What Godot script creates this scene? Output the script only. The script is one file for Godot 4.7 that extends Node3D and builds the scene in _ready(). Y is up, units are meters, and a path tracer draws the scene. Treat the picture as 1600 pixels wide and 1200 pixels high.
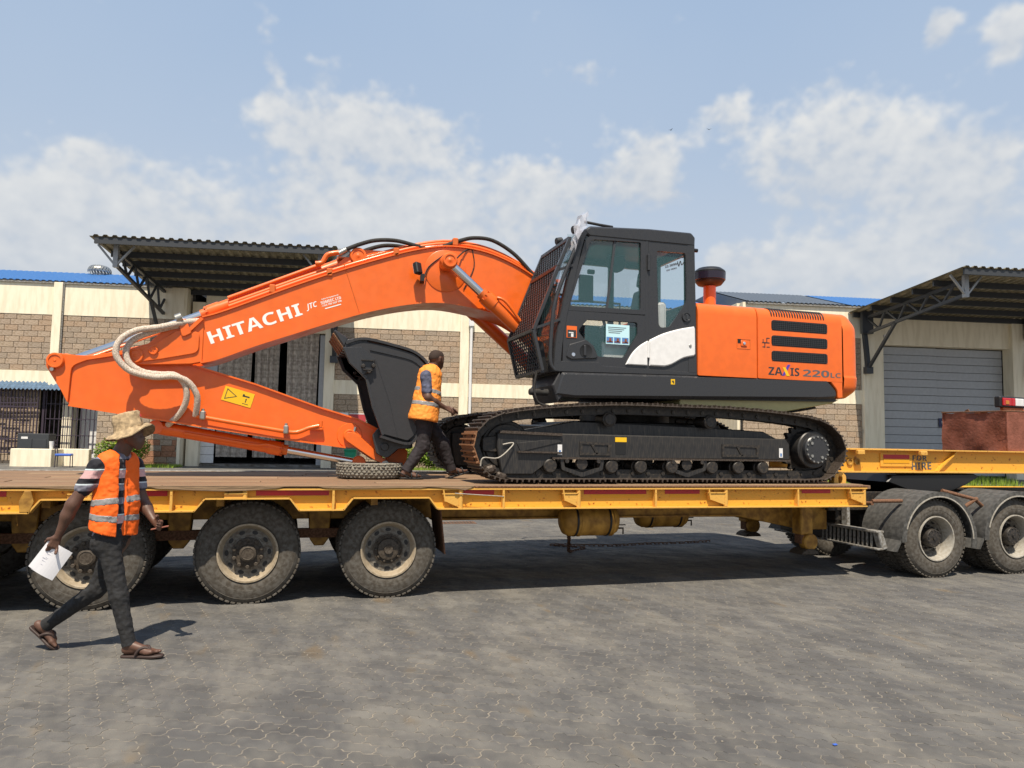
extends Node3D
# Yard with a low-bed trailer carrying an orange excavator. World axes: x along the trailer towards its front, y up, z towards the photographer; metres.

var M := {}
var T := {}
var rng := RandomNumberGenerator.new()


func _ready():
	rng.seed = 7
	var cam := Camera3D.new()
	cam.name = "camera"
	cam.fov = 55.11
	cam.near = 0.05
	cam.far = 900.0
	cam.transform = Transform3D(Basis(Vector3.UP, deg_to_rad(-17.1)) * Basis(Vector3.RIGHT, deg_to_rad(4.3)) * Basis(Vector3.BACK, 0.0187), Vector3(0, 1.7, 7.82))
	add_child(cam)
	var sky_material := PanoramaSkyMaterial.new()
	sky_material.panorama = sky_picture()
	var sky := Sky.new()
	sky.sky_material = sky_material
	var env := Environment.new()
	env.background_mode = Environment.BG_SKY
	env.sky = sky
	env.sky_rotation = Vector3(0, PI, 0)   # the middle of the sky picture lies at -z
	env.background_energy_multiplier = 0.72
	env.tonemap_mode = Environment.TONE_MAPPER_LINEAR
	env.tonemap_exposure = 1.35
	env.sdfgi_enabled = true
	env.ssao_enabled = true
	env.ssil_enabled = true
	var we := WorldEnvironment.new()
	we.name = "world_environment"
	we.environment = env
	add_child(we)
	var sun := DirectionalLight3D.new()
	sun.name = "sun"
	sun.light_energy = 1.55
	sun.light_color = Color(1.0, 0.95, 0.87)
	sun.light_angular_distance = 0.6
	sun.shadow_enabled = true
	add_child(sun)
	# light travels down, away from the camera and a little to its right
	var way: Vector3 = Vector3(0.956, 0, 0.294) * 0.01 + Vector3(0.294, 0, -0.956) * 0.54 + Vector3.DOWN
	sun.look_at_from_position(-way * 40.0, Vector3.ZERO, Vector3.UP)
	materials()
	ground()
	warehouse()
	canopies()
	yard_things()
	trailer()
	tractor()
	excavator()
	loose_things()
	people()


# ---------------------------------------------------------------- shapes
class Sh:
	var v := PackedVector3Array()
	var n := PackedVector3Array()
	var u := PackedVector2Array()
	var x := Transform3D()

	func at(t: Transform3D) -> Sh:
		x = t
		return self

	func tn(a: Vector3, b: Vector3, c: Vector3, na: Vector3, nb: Vector3, nc: Vector3) -> void:
		v.append(x * a)
		v.append(x * c)
		v.append(x * b)
		n.append((x.basis * na).normalized())
		n.append((x.basis * nc).normalized())
		n.append((x.basis * nb).normalized())

	func tri(a: Vector3, b: Vector3, c: Vector3) -> void:
		var m := (b - a).cross(c - a)
		if m.length_squared() > 1e-16:
			tn(a, b, c, m, m, m)

	func quad(a: Vector3, b: Vector3, c: Vector3, d: Vector3) -> void:
		tri(a, b, c)
		tri(a, c, d)

	func qn(a: Vector3, b: Vector3, c: Vector3, d: Vector3, na: Vector3, nb: Vector3, nc: Vector3, nd: Vector3) -> void:
		tn(a, b, c, na, nb, nc)
		tn(a, c, d, na, nc, nd)

	# a polygon in the xy plane given a thickness from z0 to z1, edges chamfered by b
	func ext(poly: PackedVector2Array, z0: float, z1: float, b := 0.0) -> Sh:
		var p := PackedVector2Array()
		for i in poly.size():
			if poly[i].distance_to(poly[i - 1]) > 2e-4:
				p.append(poly[i])
		var area := 0.0
		for i in p.size():
			area += p[i].cross(p[(i + 1) % p.size()])
		if area < 0.0:
			p.reverse()
		var k := p.size()
		var en := PackedVector2Array()
		for i in k:
			var d := (p[(i + 1) % k] - p[i]).normalized()
			en.append(Vector2(d.y, -d.x))
		var q := p.duplicate()
		if b > 0.0:
			for i in k:
				var m := en[i - 1 if i > 0 else k - 1] + en[i]
				q[i] = p[i] - m * b / maxf(0.35, m.length_squared() * 0.5)
		for i in k:
			var j := (i + 1) % k
			var h := i - 1 if i > 0 else k - 1
			var a2 := en[i] if en[i].dot(en[h]) < 0.8 else (en[i] + en[h]).normalized()
			var b2 := en[i] if en[i].dot(en[j]) < 0.8 else (en[i] + en[j]).normalized()
			var na := Vector3(a2.x, a2.y, 0)
			var nb := Vector3(b2.x, b2.y, 0)
			qn(Vector3(p[i].x, p[i].y, z0 + b), Vector3(p[j].x, p[j].y, z0 + b), Vector3(p[j].x, p[j].y, z1 - b), Vector3(p[i].x, p[i].y, z1 - b), na, nb, nb, na)
			if b > 0.0:
				var f := Vector3(0, 0, 1)
				qn(Vector3(p[i].x, p[i].y, z1 - b), Vector3(p[j].x, p[j].y, z1 - b), Vector3(q[j].x, q[j].y, z1), Vector3(q[i].x, q[i].y, z1), na + f, nb + f, nb + f, na + f)
				qn(Vector3(q[i].x, q[i].y, z0), Vector3(q[j].x, q[j].y, z0), Vector3(p[j].x, p[j].y, z0 + b), Vector3(p[i].x, p[i].y, z0 + b), na - f, nb - f, nb - f, na - f)
		var ix := Geometry2D.triangulate_polygon(q)
		if ix.size() == 0:
			ix = Geometry2D.triangulate_polygon(p)
			if ix.size() == 0:
				print("no caps: ", p)
		for i in range(0, ix.size(), 3):
			var a := q[ix[i]]
			var c := q[ix[i + 1]]
			var d := q[ix[i + 2]]
			if (c - a).cross(d - a) < 0.0:
				var s := c
				c = d
				d = s
			tri(Vector3(a.x, a.y, z1), Vector3(c.x, c.y, z1), Vector3(d.x, d.y, z1))
			tri(Vector3(a.x, a.y, z0), Vector3(d.x, d.y, z0), Vector3(c.x, c.y, z0))
		return self

	# a flat ring between two loops with the same number of points, both counter-clockwise
	func ring(o: PackedVector2Array, w: PackedVector2Array, z0: float, z1: float) -> Sh:
		var k := o.size()
		for i in k:
			var j := (i + 1) % k
			var a := Vector3(o[i].x, o[i].y, z1)
			var b := Vector3(o[j].x, o[j].y, z1)
			var c := Vector3(w[j].x, w[j].y, z1)
			var d := Vector3(w[i].x, w[i].y, z1)
			var dz := Vector3(0, 0, z0 - z1)
			quad(a, b, c, d)
			quad(d + dz, c + dz, b + dz, a + dz)
			quad(a + dz, b + dz, b, a)
			quad(d, c, c + dz, d + dz)
		return self

	func box(c: Vector3, s: Vector3, b := 0.0) -> Sh:
		var h := s * 0.5
		var p := PackedVector2Array()
		if b > 0.0:
			p = PackedVector2Array([Vector2(-h.x + b, -h.y), Vector2(h.x - b, -h.y), Vector2(h.x, -h.y + b), Vector2(h.x, h.y - b), Vector2(h.x - b, h.y), Vector2(-h.x + b, h.y), Vector2(-h.x, h.y - b), Vector2(-h.x, -h.y + b)])
		else:
			p = PackedVector2Array([Vector2(-h.x, -h.y), Vector2(h.x, -h.y), Vector2(h.x, h.y), Vector2(-h.x, h.y)])
		for i in p.size():
			p[i] += Vector2(c.x, c.y)
		return ext(p, c.z - h.z, c.z + h.z, b)

	# a square bar from a to b, w across and h high
	func bar(a: Vector3, b: Vector3, w: float, h: float, c := 0.0, up := Vector3.UP) -> Sh:
		var keep := x
		var z := (b - a).normalized()
		if absf(z.dot(up)) > 0.98:
			up = Vector3.RIGHT
		var r := up.cross(z).normalized()
		x = keep * Transform3D(Basis(r, z.cross(r), z), a)
		box(Vector3(0, 0, a.distance_to(b) * 0.5), Vector3(w, h, a.distance_to(b)), c)
		x = keep
		return self

	# a round bar or hose along points; r is a radius or one radius for each point
	func tube(p: Array, r: Variant, k := 8, caps := true) -> Sh:
		var side := Vector3.UP
		var rows := []
		var nrm := []
		for i in p.size():
			var t: Vector3 = (p[mini(i + 1, p.size() - 1)] - p[maxi(i - 1, 0)]).normalized()
			if i == 0 and absf(t.dot(side)) > 0.9:
				side = Vector3.RIGHT
			side = (side - t * side.dot(t)).normalized()
			var up := t.cross(side)
			var rr: float = r[i] if r is Array or r is PackedFloat32Array else r
			var row := []
			var nn := []
			for j in k:
				var a := TAU * j / k
				var d := side * cos(a) + up * sin(a)
				nn.append(d)
				row.append(p[i] + d * rr)
			rows.append(row)
			nrm.append(nn)
		for i in p.size() - 1:
			for j in k:
				var l := (j + 1) % k
				qn(rows[i][j], rows[i][l], rows[i + 1][l], rows[i + 1][j], nrm[i][j], nrm[i][l], nrm[i + 1][l], nrm[i + 1][j])
		if caps:
			for j in range(1, k - 1):
				tri(rows[0][0], rows[0][j + 1], rows[0][j])
				tri(rows[-1][0], rows[-1][j], rows[-1][j + 1])
		return self

	# profile of (radius, height) turned about y
	func lathe(p: Array, k := 24, a0 := 0.0, a1 := TAU) -> Sh:
		for i in p.size() - 1:
			var a: Vector2 = p[i]
			var b: Vector2 = p[i + 1]
			var d := (b - a).normalized()
			if d == Vector2.ZERO:
				continue
			var e := Vector2(d.y, -d.x)
			var ea := e
			var eb := e
			if i > 0:
				var f: Vector2 = (a - p[i - 1]).normalized()
				f = Vector2(f.y, -f.x)
				if f.dot(e) > 0.75:
					ea = (e + f).normalized()
			if i + 2 < p.size():
				var f: Vector2 = (p[i + 2] - b).normalized()
				f = Vector2(f.y, -f.x)
				if f.dot(e) > 0.75:
					eb = (e + f).normalized()
			for j in k:
				var s := a0 + (a1 - a0) * j / k
				var t := a0 + (a1 - a0) * (j + 1) / k
				var c0 := Vector3(cos(s), 0, -sin(s))
				var c1 := Vector3(cos(t), 0, -sin(t))
				var y := Vector3.UP
				var p0 := c0 * a.x + y * a.y
				var p1 := c1 * a.x + y * a.y
				var p2 := c1 * b.x + y * b.y
				var p3 := c0 * b.x + y * b.y
				if a.x > 1e-6:
					tn(p0, p1, p2, c0 * ea.x + y * ea.y, c1 * ea.x + y * ea.y, c1 * eb.x + y * eb.y)
				if b.x > 1e-6:
					tn(p0, p2, p3, c0 * ea.x + y * ea.y, c1 * eb.x + y * eb.y, c0 * eb.x + y * eb.y)
		return self

	func cyl(c: Vector3, axis: Vector3, r: float, l: float, k := 20, b := 0.0) -> Sh:
		var keep := x
		x = keep * Transform3D(turned(axis), c)
		lathe([Vector2(0, -l / 2), Vector2(r - b, -l / 2), Vector2(r, -l / 2 + b), Vector2(r, l / 2 - b), Vector2(r - b, l / 2), Vector2(0, l / 2)] if b > 0.0 else [Vector2(0, -l / 2), Vector2(r, -l / 2), Vector2(r, l / 2), Vector2(0, l / 2)], k)
		x = keep
		return self

	static func turned(axis: Vector3) -> Basis:
		var y := axis.normalized()
		var r := y.cross(Vector3.FORWARD if absf(y.z) < 0.9 else Vector3.RIGHT).normalized()
		return Basis(r, y, r.cross(y))

	func grow(o: Sh, t := Transform3D()) -> Sh:
		for i in o.v.size():
			v.append(x * (t * o.v[i]))
			n.append((x.basis * (t.basis * o.n[i])).normalized())
		return self

	func mesh() -> ArrayMesh:
		var a := []
		a.resize(Mesh.ARRAY_MAX)
		a[Mesh.ARRAY_VERTEX] = v
		a[Mesh.ARRAY_NORMAL] = n
		if u.size() == v.size():
			a[Mesh.ARRAY_TEX_UV] = u
		var m := ArrayMesh.new()
		m.add_surface_from_arrays(Mesh.PRIMITIVE_TRIANGLES, a)
		return m


func poly(list: Array) -> PackedVector2Array:
	var p := PackedVector2Array()
	for i in range(0, list.size(), 2):
		p.append(Vector2(list[i], list[i + 1]))
	return p


# a polygon with round corners: x, y, radius for each corner, four points in each
func rpoly(list: Array, steps := 4) -> PackedVector2Array:
	var c := []
	for i in range(0, list.size(), 3):
		c.append(Vector3(list[i], list[i + 1], list[i + 2]))
	var out := PackedVector2Array()
	for i in c.size():
		var p := Vector2(c[i].x, c[i].y)
		var a := Vector2(c[i - 1].x, c[i - 1].y) - p
		var b := Vector2(c[(i + 1) % c.size()].x, c[(i + 1) % c.size()].y) - p
		var r: float = maxf(c[i].z, 0.001)
		var h := absf(a.angle_to(b)) * 0.5
		var l := minf(r / maxf(tan(h), 0.05), minf(a.length(), b.length()) * 0.49)
		var s := p + a.normalized() * l
		var e := p + b.normalized() * l
		for k in steps:
			var t := float(k) / (steps - 1)
			out.append(s.lerp(p, t).lerp(p.lerp(e, t), t))
	return out


# a smooth curve through points
func crv(list: Array, steps := 6, closed := false) -> Array:
	var out := []
	var k := list.size()
	for i in (k if closed else k - 1):
		var a = list[(i - 1 + k) % k] if closed or i > 0 else list[0]
		var d = list[(i + 2) % k] if closed or i + 2 < k else list[k - 1]
		var b = list[i]
		var c = list[(i + 1) % k]
		for s in steps:
			var t := float(s) / steps
			out.append(b.cubic_interpolate(c, a, d, t))
	if not closed:
		out.append(list[k - 1])
	return out


func v3(list: Array, z: float) -> Array:
	var out := []
	for i in range(0, list.size(), 2):
		out.append(Vector3(list[i], list[i + 1], z))
	return out


# ---------------------------------------------------------------- things
func obj(called: String, what: Variant, m: Material, parent: Node = self, at := Vector3.ZERO) -> MeshInstance3D:
	var o := MeshInstance3D.new()
	o.name = called
	o.mesh = what.mesh() if what is Sh else what
	o.material_override = m
	o.position = at
	parent.add_child(o, true)
	return o


func tag(o: Node, label: String, category: String, group := "") -> Node:
	o.set_meta("label", label)
	o.set_meta("category", category)
	if group:
		o.set_meta("group", group)
	return o


func thing(called: String, label: String, category: String, at := Vector3.ZERO, turn := 0.0, group := "") -> Node3D:
	var o := Node3D.new()
	o.name = called
	add_child(o, true)
	o.position = at
	o.rotation.y = turn
	tag(o, label, category, group)
	return o


func piece(called: String, parent: Node, at := Vector3.ZERO) -> Node3D:
	var o := Node3D.new()
	o.name = called
	parent.add_child(o, true)
	o.position = at
	return o


func struct(o: Node) -> Node:
	o.set_meta("kind", "structure")
	return o


func stuff(o: Node) -> Node:
	o.set_meta("kind", "stuff")
	return o


# flat lettering 3 mm thick: cap height s, width w, lower left corner at t's origin
func letters(called: String, text: String, s: float, w: float, m: Material, parent: Node, t: Transform3D, bold := true, italic := false) -> MeshInstance3D:
	var f := SystemFont.new()
	f.font_names = PackedStringArray(["Droid Sans"])
	f.font_weight = 700 if bold else 400
	var tm := TextMesh.new()
	tm.text = text
	tm.font = f
	tm.font_size = 64
	tm.pixel_size = 0.01
	tm.depth = 0.003
	tm.curve_step = 2.0
	tm.horizontal_alignment = HORIZONTAL_ALIGNMENT_LEFT
	var box := tm.get_aabb()
	var o := obj(called, tm, m, parent)
	var k := Vector3(w / box.size.x, s / box.size.y, 1.0)
	var skew := Basis(Vector3(1, 0, 0), Vector3(0.25 if italic else 0.0, 1, 0), Vector3(0, 0, 1))
	o.transform = t * Transform3D(skew * Basis.from_scale(k), skew * (-box.position * k * Vector3(1, 1, 0)))
	return o


# ---------------------------------------------------------------- materials
func noise_picture(seed_: int, freq: float, a: Color, b: Color, normal := 0.0, octaves := 4, size := 512, low := 0.25, high := 0.75) -> NoiseTexture2D:
	var f := FastNoiseLite.new()
	f.seed = seed_
	f.noise_type = FastNoiseLite.TYPE_SIMPLEX_SMOOTH
	f.frequency = freq
	f.fractal_octaves = octaves
	var t := NoiseTexture2D.new()
	t.width = size
	t.height = size
	t.seamless = true
	t.noise = f
	if normal > 0.0:
		t.as_normal_map = true
		t.bump_strength = normal
	else:
		var g := Gradient.new()
		g.set_color(0, a)
		g.set_offset(0, low)
		g.set_color(1, b)
		g.set_offset(1, high)
		t.color_ramp = g
	return t


# base colour in linear light
func mk(key: String, r: float, g: float, b: float, rough := 0.6, tex := "", sc := 1.0, nrm := "", ns := 0.5, metal := 0.0) -> StandardMaterial3D:
	var m := StandardMaterial3D.new()
	m.resource_name = key
	m.albedo_color = Color(r, g, b).linear_to_srgb()
	m.roughness = rough
	m.metallic = metal
	m.uv1_triplanar = true
	m.uv1_scale = Vector3.ONE * sc
	if tex:
		m.albedo_texture = T[tex]
	if nrm:
		m.normal_enabled = true
		m.normal_texture = T[nrm]
		m.normal_scale = ns
	M[key] = m
	return m


func stretch(m: StandardMaterial3D, s: Vector3) -> StandardMaterial3D:
	m.uv1_scale = s
	return m


func materials():
	var w := Color.WHITE
	T.grain = noise_picture(1, 0.09, Color(0.86, 0.86, 0.86), w, 0.0, 3)
	T.blotch = noise_picture(2, 0.012, Color(0.72, 0.72, 0.72), w, 0.0, 5)
	T.paint = noise_picture(3, 0.02, Color(0.965, 0.965, 0.965), w, 0.0, 5)
	T.dirt = noise_picture(4, 0.016, Color(0.7, 0.66, 0.61), w, 0.0, 6, 512, 0.2, 0.75)
	T.bump = noise_picture(5, 0.05, w, w, 6.0, 4)
	T.cloth = noise_picture(6, 0.012, w, w, 9.0, 3)
	T.rock = noise_picture(8, 0.03, w, w, 10.0, 5)
	T.pave = pave_picture()
	T.wear = noise_picture(13, 0.014, Color(0.86, 0.84, 0.8), w, 0.0, 6, 512, 0.2, 0.7)
	T.rust = noise_picture(10, 0.02, Color(0.6, 0.48, 0.38), w, 0.0, 6, 512, 0.2, 0.65)
	T.speck = noise_picture(18, 0.2, Color(0.74, 0.74, 0.74), Color(1, 1, 1), 0.0, 3, 1024, 0.2, 0.7)
	T.chip = noise_picture(14, 0.03, Color(0.62, 0.48, 0.36), w, 0.0, 6, 512, 0.05, 0.24)
	T.mud = noise_picture(15, 0.02, Color(0.62, 0.62, 0.64), Color(1, 0.95, 0.88), 0.0, 6, 512, 0.3, 0.8)
	T.streak = noise_picture(16, 0.02, Color(0.95, 0.945, 0.93), w, 0.0, 5, 512, 0.2, 0.6)
	T.gloss = noise_picture(17, 0.012, Color(0.6, 0.6, 0.6), w, 0.0, 5)
	T.soil = noise_picture(12, 0.014, Color(0.62, 0.36, 0.22), w, 0.0, 5, 512, 0.42, 0.62)
	var wd := Image.create(256, 256, false, Image.FORMAT_RGB8)
	var f := FastNoiseLite.new()
	f.seed = 21
	f.frequency = 0.03
	for y in 256:
		for x in 256:
			var a := TAU * x / 256.0
			var g := 0.78 + 0.3 * f.get_noise_3d(30.0 * cos(a) * 0.25, 30.0 * sin(a) * 0.25, y * 5.0) + 0.16 * f.get_noise_3d(60.0 * cos(a), 60.0 * sin(a), y * 16.0)
			wd.set_pixel(x, y, Color(clampf(g, 0.3, 1.0), clampf(g, 0.3, 1.0) * 0.98, clampf(g, 0.3, 1.0) * 0.95))
	T.wood = ImageTexture.create_from_image(wd)

	mk("orange", 0.79, 0.138, 0.011, 0.5, "paint", 0.6, "bump", 0.015)
	M.orange.roughness_texture = T.gloss
	M.orange.clearcoat_enabled = true
	M.orange.clearcoat = 0.25
	M.orange.clearcoat_roughness = 0.15
	mk("orange_dirty", 0.72, 0.15, 0.02, 0.5, "grain", 2.0)
	mk("charcoal", 0.036, 0.037, 0.041, 0.42, "grain", 2.0, "bump", 0.03)
	M.charcoal.roughness_texture = T.gloss
	mk("charcoal_flat", 0.027, 0.027, 0.03, 0.5, "paint", 1.2, "bump", 0.05)
	mk("black", 0.012, 0.012, 0.013, 0.45, "grain", 2.0)
	mk("rubber", 0.032, 0.031, 0.03, 0.85, "dirt", 1.5, "bump", 0.15)
	mk("tyre", 0.105, 0.097, 0.085, 0.92, "dirt", 2.0, "bump", 0.25)
	mk("tyre_pale", 0.25, 0.24, 0.21, 0.95, "dirt", 3.0, "rock", 0.4)
	mk("steel_dark", 0.05, 0.045, 0.04, 0.5, "mud", 2.0, "bump", 0.15)
	stretch(mk("track_frame", 0.046, 0.046, 0.047, 0.45, "mud", 0.9, "bump", 0.05), Vector3(7, 0.5, 7))
	mk("shoe", 0.09, 0.072, 0.06, 0.55, "dirt", 4.0, "bump", 0.2, 0.35)
	mk("shoe_rust", 0.27, 0.13, 0.06, 0.7, "dirt", 5.0, "bump", 0.2)
	mk("chrome", 0.75, 0.75, 0.76, 0.16, "", 1.0, "", 0.5, 1.0)
	mk("zinc", 0.5, 0.49, 0.45, 0.35, "grain", 4.0, "", 0.5, 0.8)
	mk("white", 0.75, 0.75, 0.75, 0.35, "paint", 1.0)
	mk("letter_white", 0.8, 0.8, 0.78, 0.5)
	mk("letter_dark", 0.03, 0.032, 0.035, 0.5)
	mk("letter_grey", 0.1, 0.1, 0.105, 0.5)
	mk("purple", 0.09, 0.04, 0.35, 0.5)
	mk("sticker_yellow", 0.9, 0.55, 0.01, 0.5, "grain", 4.0)
	mk("yellow", 0.7, 0.35, 0.035, 0.55, "chip", 0.7, "bump", 0.08)
	mk("yellow_worn", 0.66, 0.36, 0.07, 0.6, "chip", 1.2, "bump", 0.1)
	mk("yellow_dull", 0.5, 0.27, 0.045, 0.6, "dirt", 0.8, "bump", 0.1)
	mk("belly", 0.45, 0.4, 0.17, 0.3, "paint", 1.0)
	mk("tape_red", 0.5, 0.02, 0.025, 0.4, "grain", 6.0)
	mk("tape_yellow", 0.85, 0.4, 0.01, 0.4, "grain", 6.0)
	stretch(mk("deck", 0.36, 0.23, 0.14, 0.85, "wood", 1.0, "rock", 0.25), Vector3(0.5, 2.0, 2.0))
	stretch(mk("deck_pale", 0.42, 0.29, 0.18, 0.85, "wood", 1.0, "rock", 0.25), Vector3(0.35, 1.6, 1.6))
	mk("rim", 0.36, 0.3, 0.22, 0.55, "wear", 2.5, "bump", 0.1)
	mk("rim_disc", 0.19, 0.175, 0.15, 0.65, "dirt", 2.5, "bump", 0.1)
	mk("rim_white", 0.4, 0.38, 0.34, 0.45, "wear", 2.5, "bump", 0.1)
	mk("hub", 0.075, 0.06, 0.045, 0.7, "dirt", 4.0, "rock", 0.2)
	mk("rusty", 0.2, 0.1, 0.055, 0.8, "dirt", 4.0, "bump", 0.3)
	mk("rust_red", 0.24, 0.08, 0.05, 0.75, "wear", 0.6, "bump", 0.2)
	mk("mudguard", 0.1, 0.098, 0.092, 0.75, "blotch", 2.0, "bump", 0.1)
	mk("grey_metal", 0.3, 0.3, 0.29, 0.5, "dirt", 2.0, "bump", 0.1)
	mk("cream", 0.84, 0.765, 0.6, 0.85, "streak", 0.5, "bump", 0.05)
	stretch(M.cream, Vector3(0.5, 0.07, 0.5))
	mk("mortar", 0.36, 0.3, 0.23, 0.95, "blotch", 2.0)
	for i in 5:
		mk("brick%d" % i, [0.41, 0.39, 0.43, 0.41, 0.35][i], [0.325, 0.31, 0.34, 0.305, 0.285][i], [0.245, 0.24, 0.26, 0.22, 0.225][i], 0.9, "wear", 1.6, "rock", 0.4)
	mk("brick_red", 0.37, 0.19, 0.115, 0.9, "wear", 1.2, "rock", 0.5)
	mk("roof_blue", 0.04, 0.15, 0.4, 0.45, "paint", 0.5)
	mk("roof_grey", 0.09, 0.11, 0.14, 0.5, "paint", 0.5)
	mk("sheet", 0.34, 0.3, 0.2, 0.6, "blotch", 0.5)
	mk("steel_grey", 0.045, 0.05, 0.058, 0.5, "grain", 1.0)
	mk("galvanised", 0.4, 0.42, 0.44, 0.5, "grain", 1.0, "", 0.5, 0.3)
	mk("door_grey", 0.4, 0.42, 0.45, 0.5, "paint", 0.6)
	mk("curtain", 0.58, 0.51, 0.44, 0.9, "blotch", 1.0, "cloth", 0.3)
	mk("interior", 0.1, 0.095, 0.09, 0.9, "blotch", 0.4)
	mk("concrete", 0.2, 0.19, 0.175, 0.9, "dirt", 0.4, "rock", 0.2)
	mk("grille", 0.05, 0.035, 0.055, 0.55, "grain", 2.0)
	mk("awning", 0.13, 0.22, 0.34, 0.5, "blotch", 1.2)
	mk("leaf", 0.2, 0.29, 0.03, 0.6)
	mk("leaf_dark", 0.08, 0.15, 0.012, 0.6)
	mk("leaf_yellow", 0.26, 0.27, 0.02, 0.6)
	for k in ["leaf", "leaf_dark", "leaf_yellow"]:
		M[k].backlight_enabled = true
		M[k].backlight = M[k].albedo_color.darkened(0.3)
		M[k].cull_mode = BaseMaterial3D.CULL_DISABLED
	mk("stem", 0.1, 0.07, 0.04, 0.9)
	mk("plastic_blue", 0.04, 0.12, 0.5, 0.4)
	mk("green_bin", 0.0, 0.25, 0.13, 0.5)
	mk("poster_red", 0.5, 0.05, 0.06, 0.5, "grain", 2.0)
	mk("poster_blue", 0.08, 0.2, 0.45, 0.5)
	mk("navy", 0.015, 0.02, 0.08, 0.5)
	mk("paper", 0.8, 0.8, 0.84, 0.7)
	mk("print_grey", 0.45, 0.45, 0.52, 0.7)
	mk("lens_red", 0.45, 0.01, 0.015, 0.15)
	mk("lens_amber", 0.5, 0.17, 0.01, 0.15)
	# the interlocking paving: one grey concrete, three tones, dust and rust-coloured earth in a world-wide pattern
	for i in 5:
		var k: float = [1.0, 0.9, 1.09, 0.95, 1.04][i]
		var m := mk("paver%d" % i, 0.176 * k, 0.172 * k, 0.164 * k, 0.92, "pave", 0.06, "rock", 0.4)
		m.uv1_world_triplanar = true
		m.detail_enabled = true
		m.detail_blend_mode = BaseMaterial3D.BLEND_MODE_MUL
		m.detail_albedo = T.speck
		m.detail_uv_layer = BaseMaterial3D.DETAIL_UV_2
		m.uv2_triplanar = true
		m.uv2_world_triplanar = true
		m.uv2_scale = Vector3.ONE * 1.3
	mk("joint_sand", 0.25, 0.225, 0.19, 0.95, "pave", 0.3, "rock", 0.3)
	M.joint_sand.uv1_world_triplanar = true
	mk("yard", 0.16, 0.156, 0.148, 0.93, "pave", 0.06, "rock", 0.3)
	M.yard.uv1_world_triplanar = true
	# glass: a faint green tint, smooth
	var g := StandardMaterial3D.new()
	g.resource_name = "glass"
	g.transparency = BaseMaterial3D.TRANSPARENCY_ALPHA
	g.albedo_color = Color(0.26, 0.5, 0.5, 0.12)
	g.roughness = 0.03
	M.glass = g
	var pw := StandardMaterial3D.new()
	pw.resource_name = "plastic_wrap"
	pw.transparency = BaseMaterial3D.TRANSPARENCY_ALPHA
	pw.albedo_color = Color(0.75, 0.75, 0.78, 0.5)
	pw.roughness = 0.12
	pw.metallic_specular = 0.9
	M.wrap = pw


# dust and tyre wear on the paving: pale streaks of trodden dust, worn grey, a little orange earth; repeats every 16.7 m
func pave_picture() -> ImageTexture:
	var n := 768
	var im := Image.create(n, n, false, Image.FORMAT_RGB8)
	var f := FastNoiseLite.new()
	f.seed = 9
	f.noise_type = FastNoiseLite.TYPE_SIMPLEX_SMOOTH
	f.frequency = 1.0
	f.fractal_octaves = 5
	for y in n:
		var b := TAU * y / n
		for x in n:
			var a := TAU * x / n
			# a torus in space gives a pattern that repeats without a seam
			var p := Vector3((2.2 + cos(b)) * cos(a), (2.2 + cos(b)) * sin(a), sin(b)) + Vector3.ONE * 30.0
			var g := f.get_noise_3dv(p * 1.6)
			var s := f.get_noise_3dv(p * 5.0 + Vector3(20, 0, 0))
			var o := f.get_noise_3dv(p * 2.3 + Vector3(0, 40, 0))
			var fine := f.get_noise_3dv(p * 17.0 + Vector3(0, 0, 50))
			var c := Color(0.8, 0.8, 0.81).lerp(Color(1.0, 0.985, 0.955), clampf(0.45 + g * 1.1 + s * 0.6 + fine * 0.45, 0.0, 1.0))
			c = c.lerp(Color(1.0, 0.87, 0.7), clampf((o - 0.36) * 3.0, 0.0, 0.7) * clampf(0.5 + s * 2.0, 0.0, 1.0))
			im.set_pixel(x, y, c)
	return ImageTexture.create_from_image(im)


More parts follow.
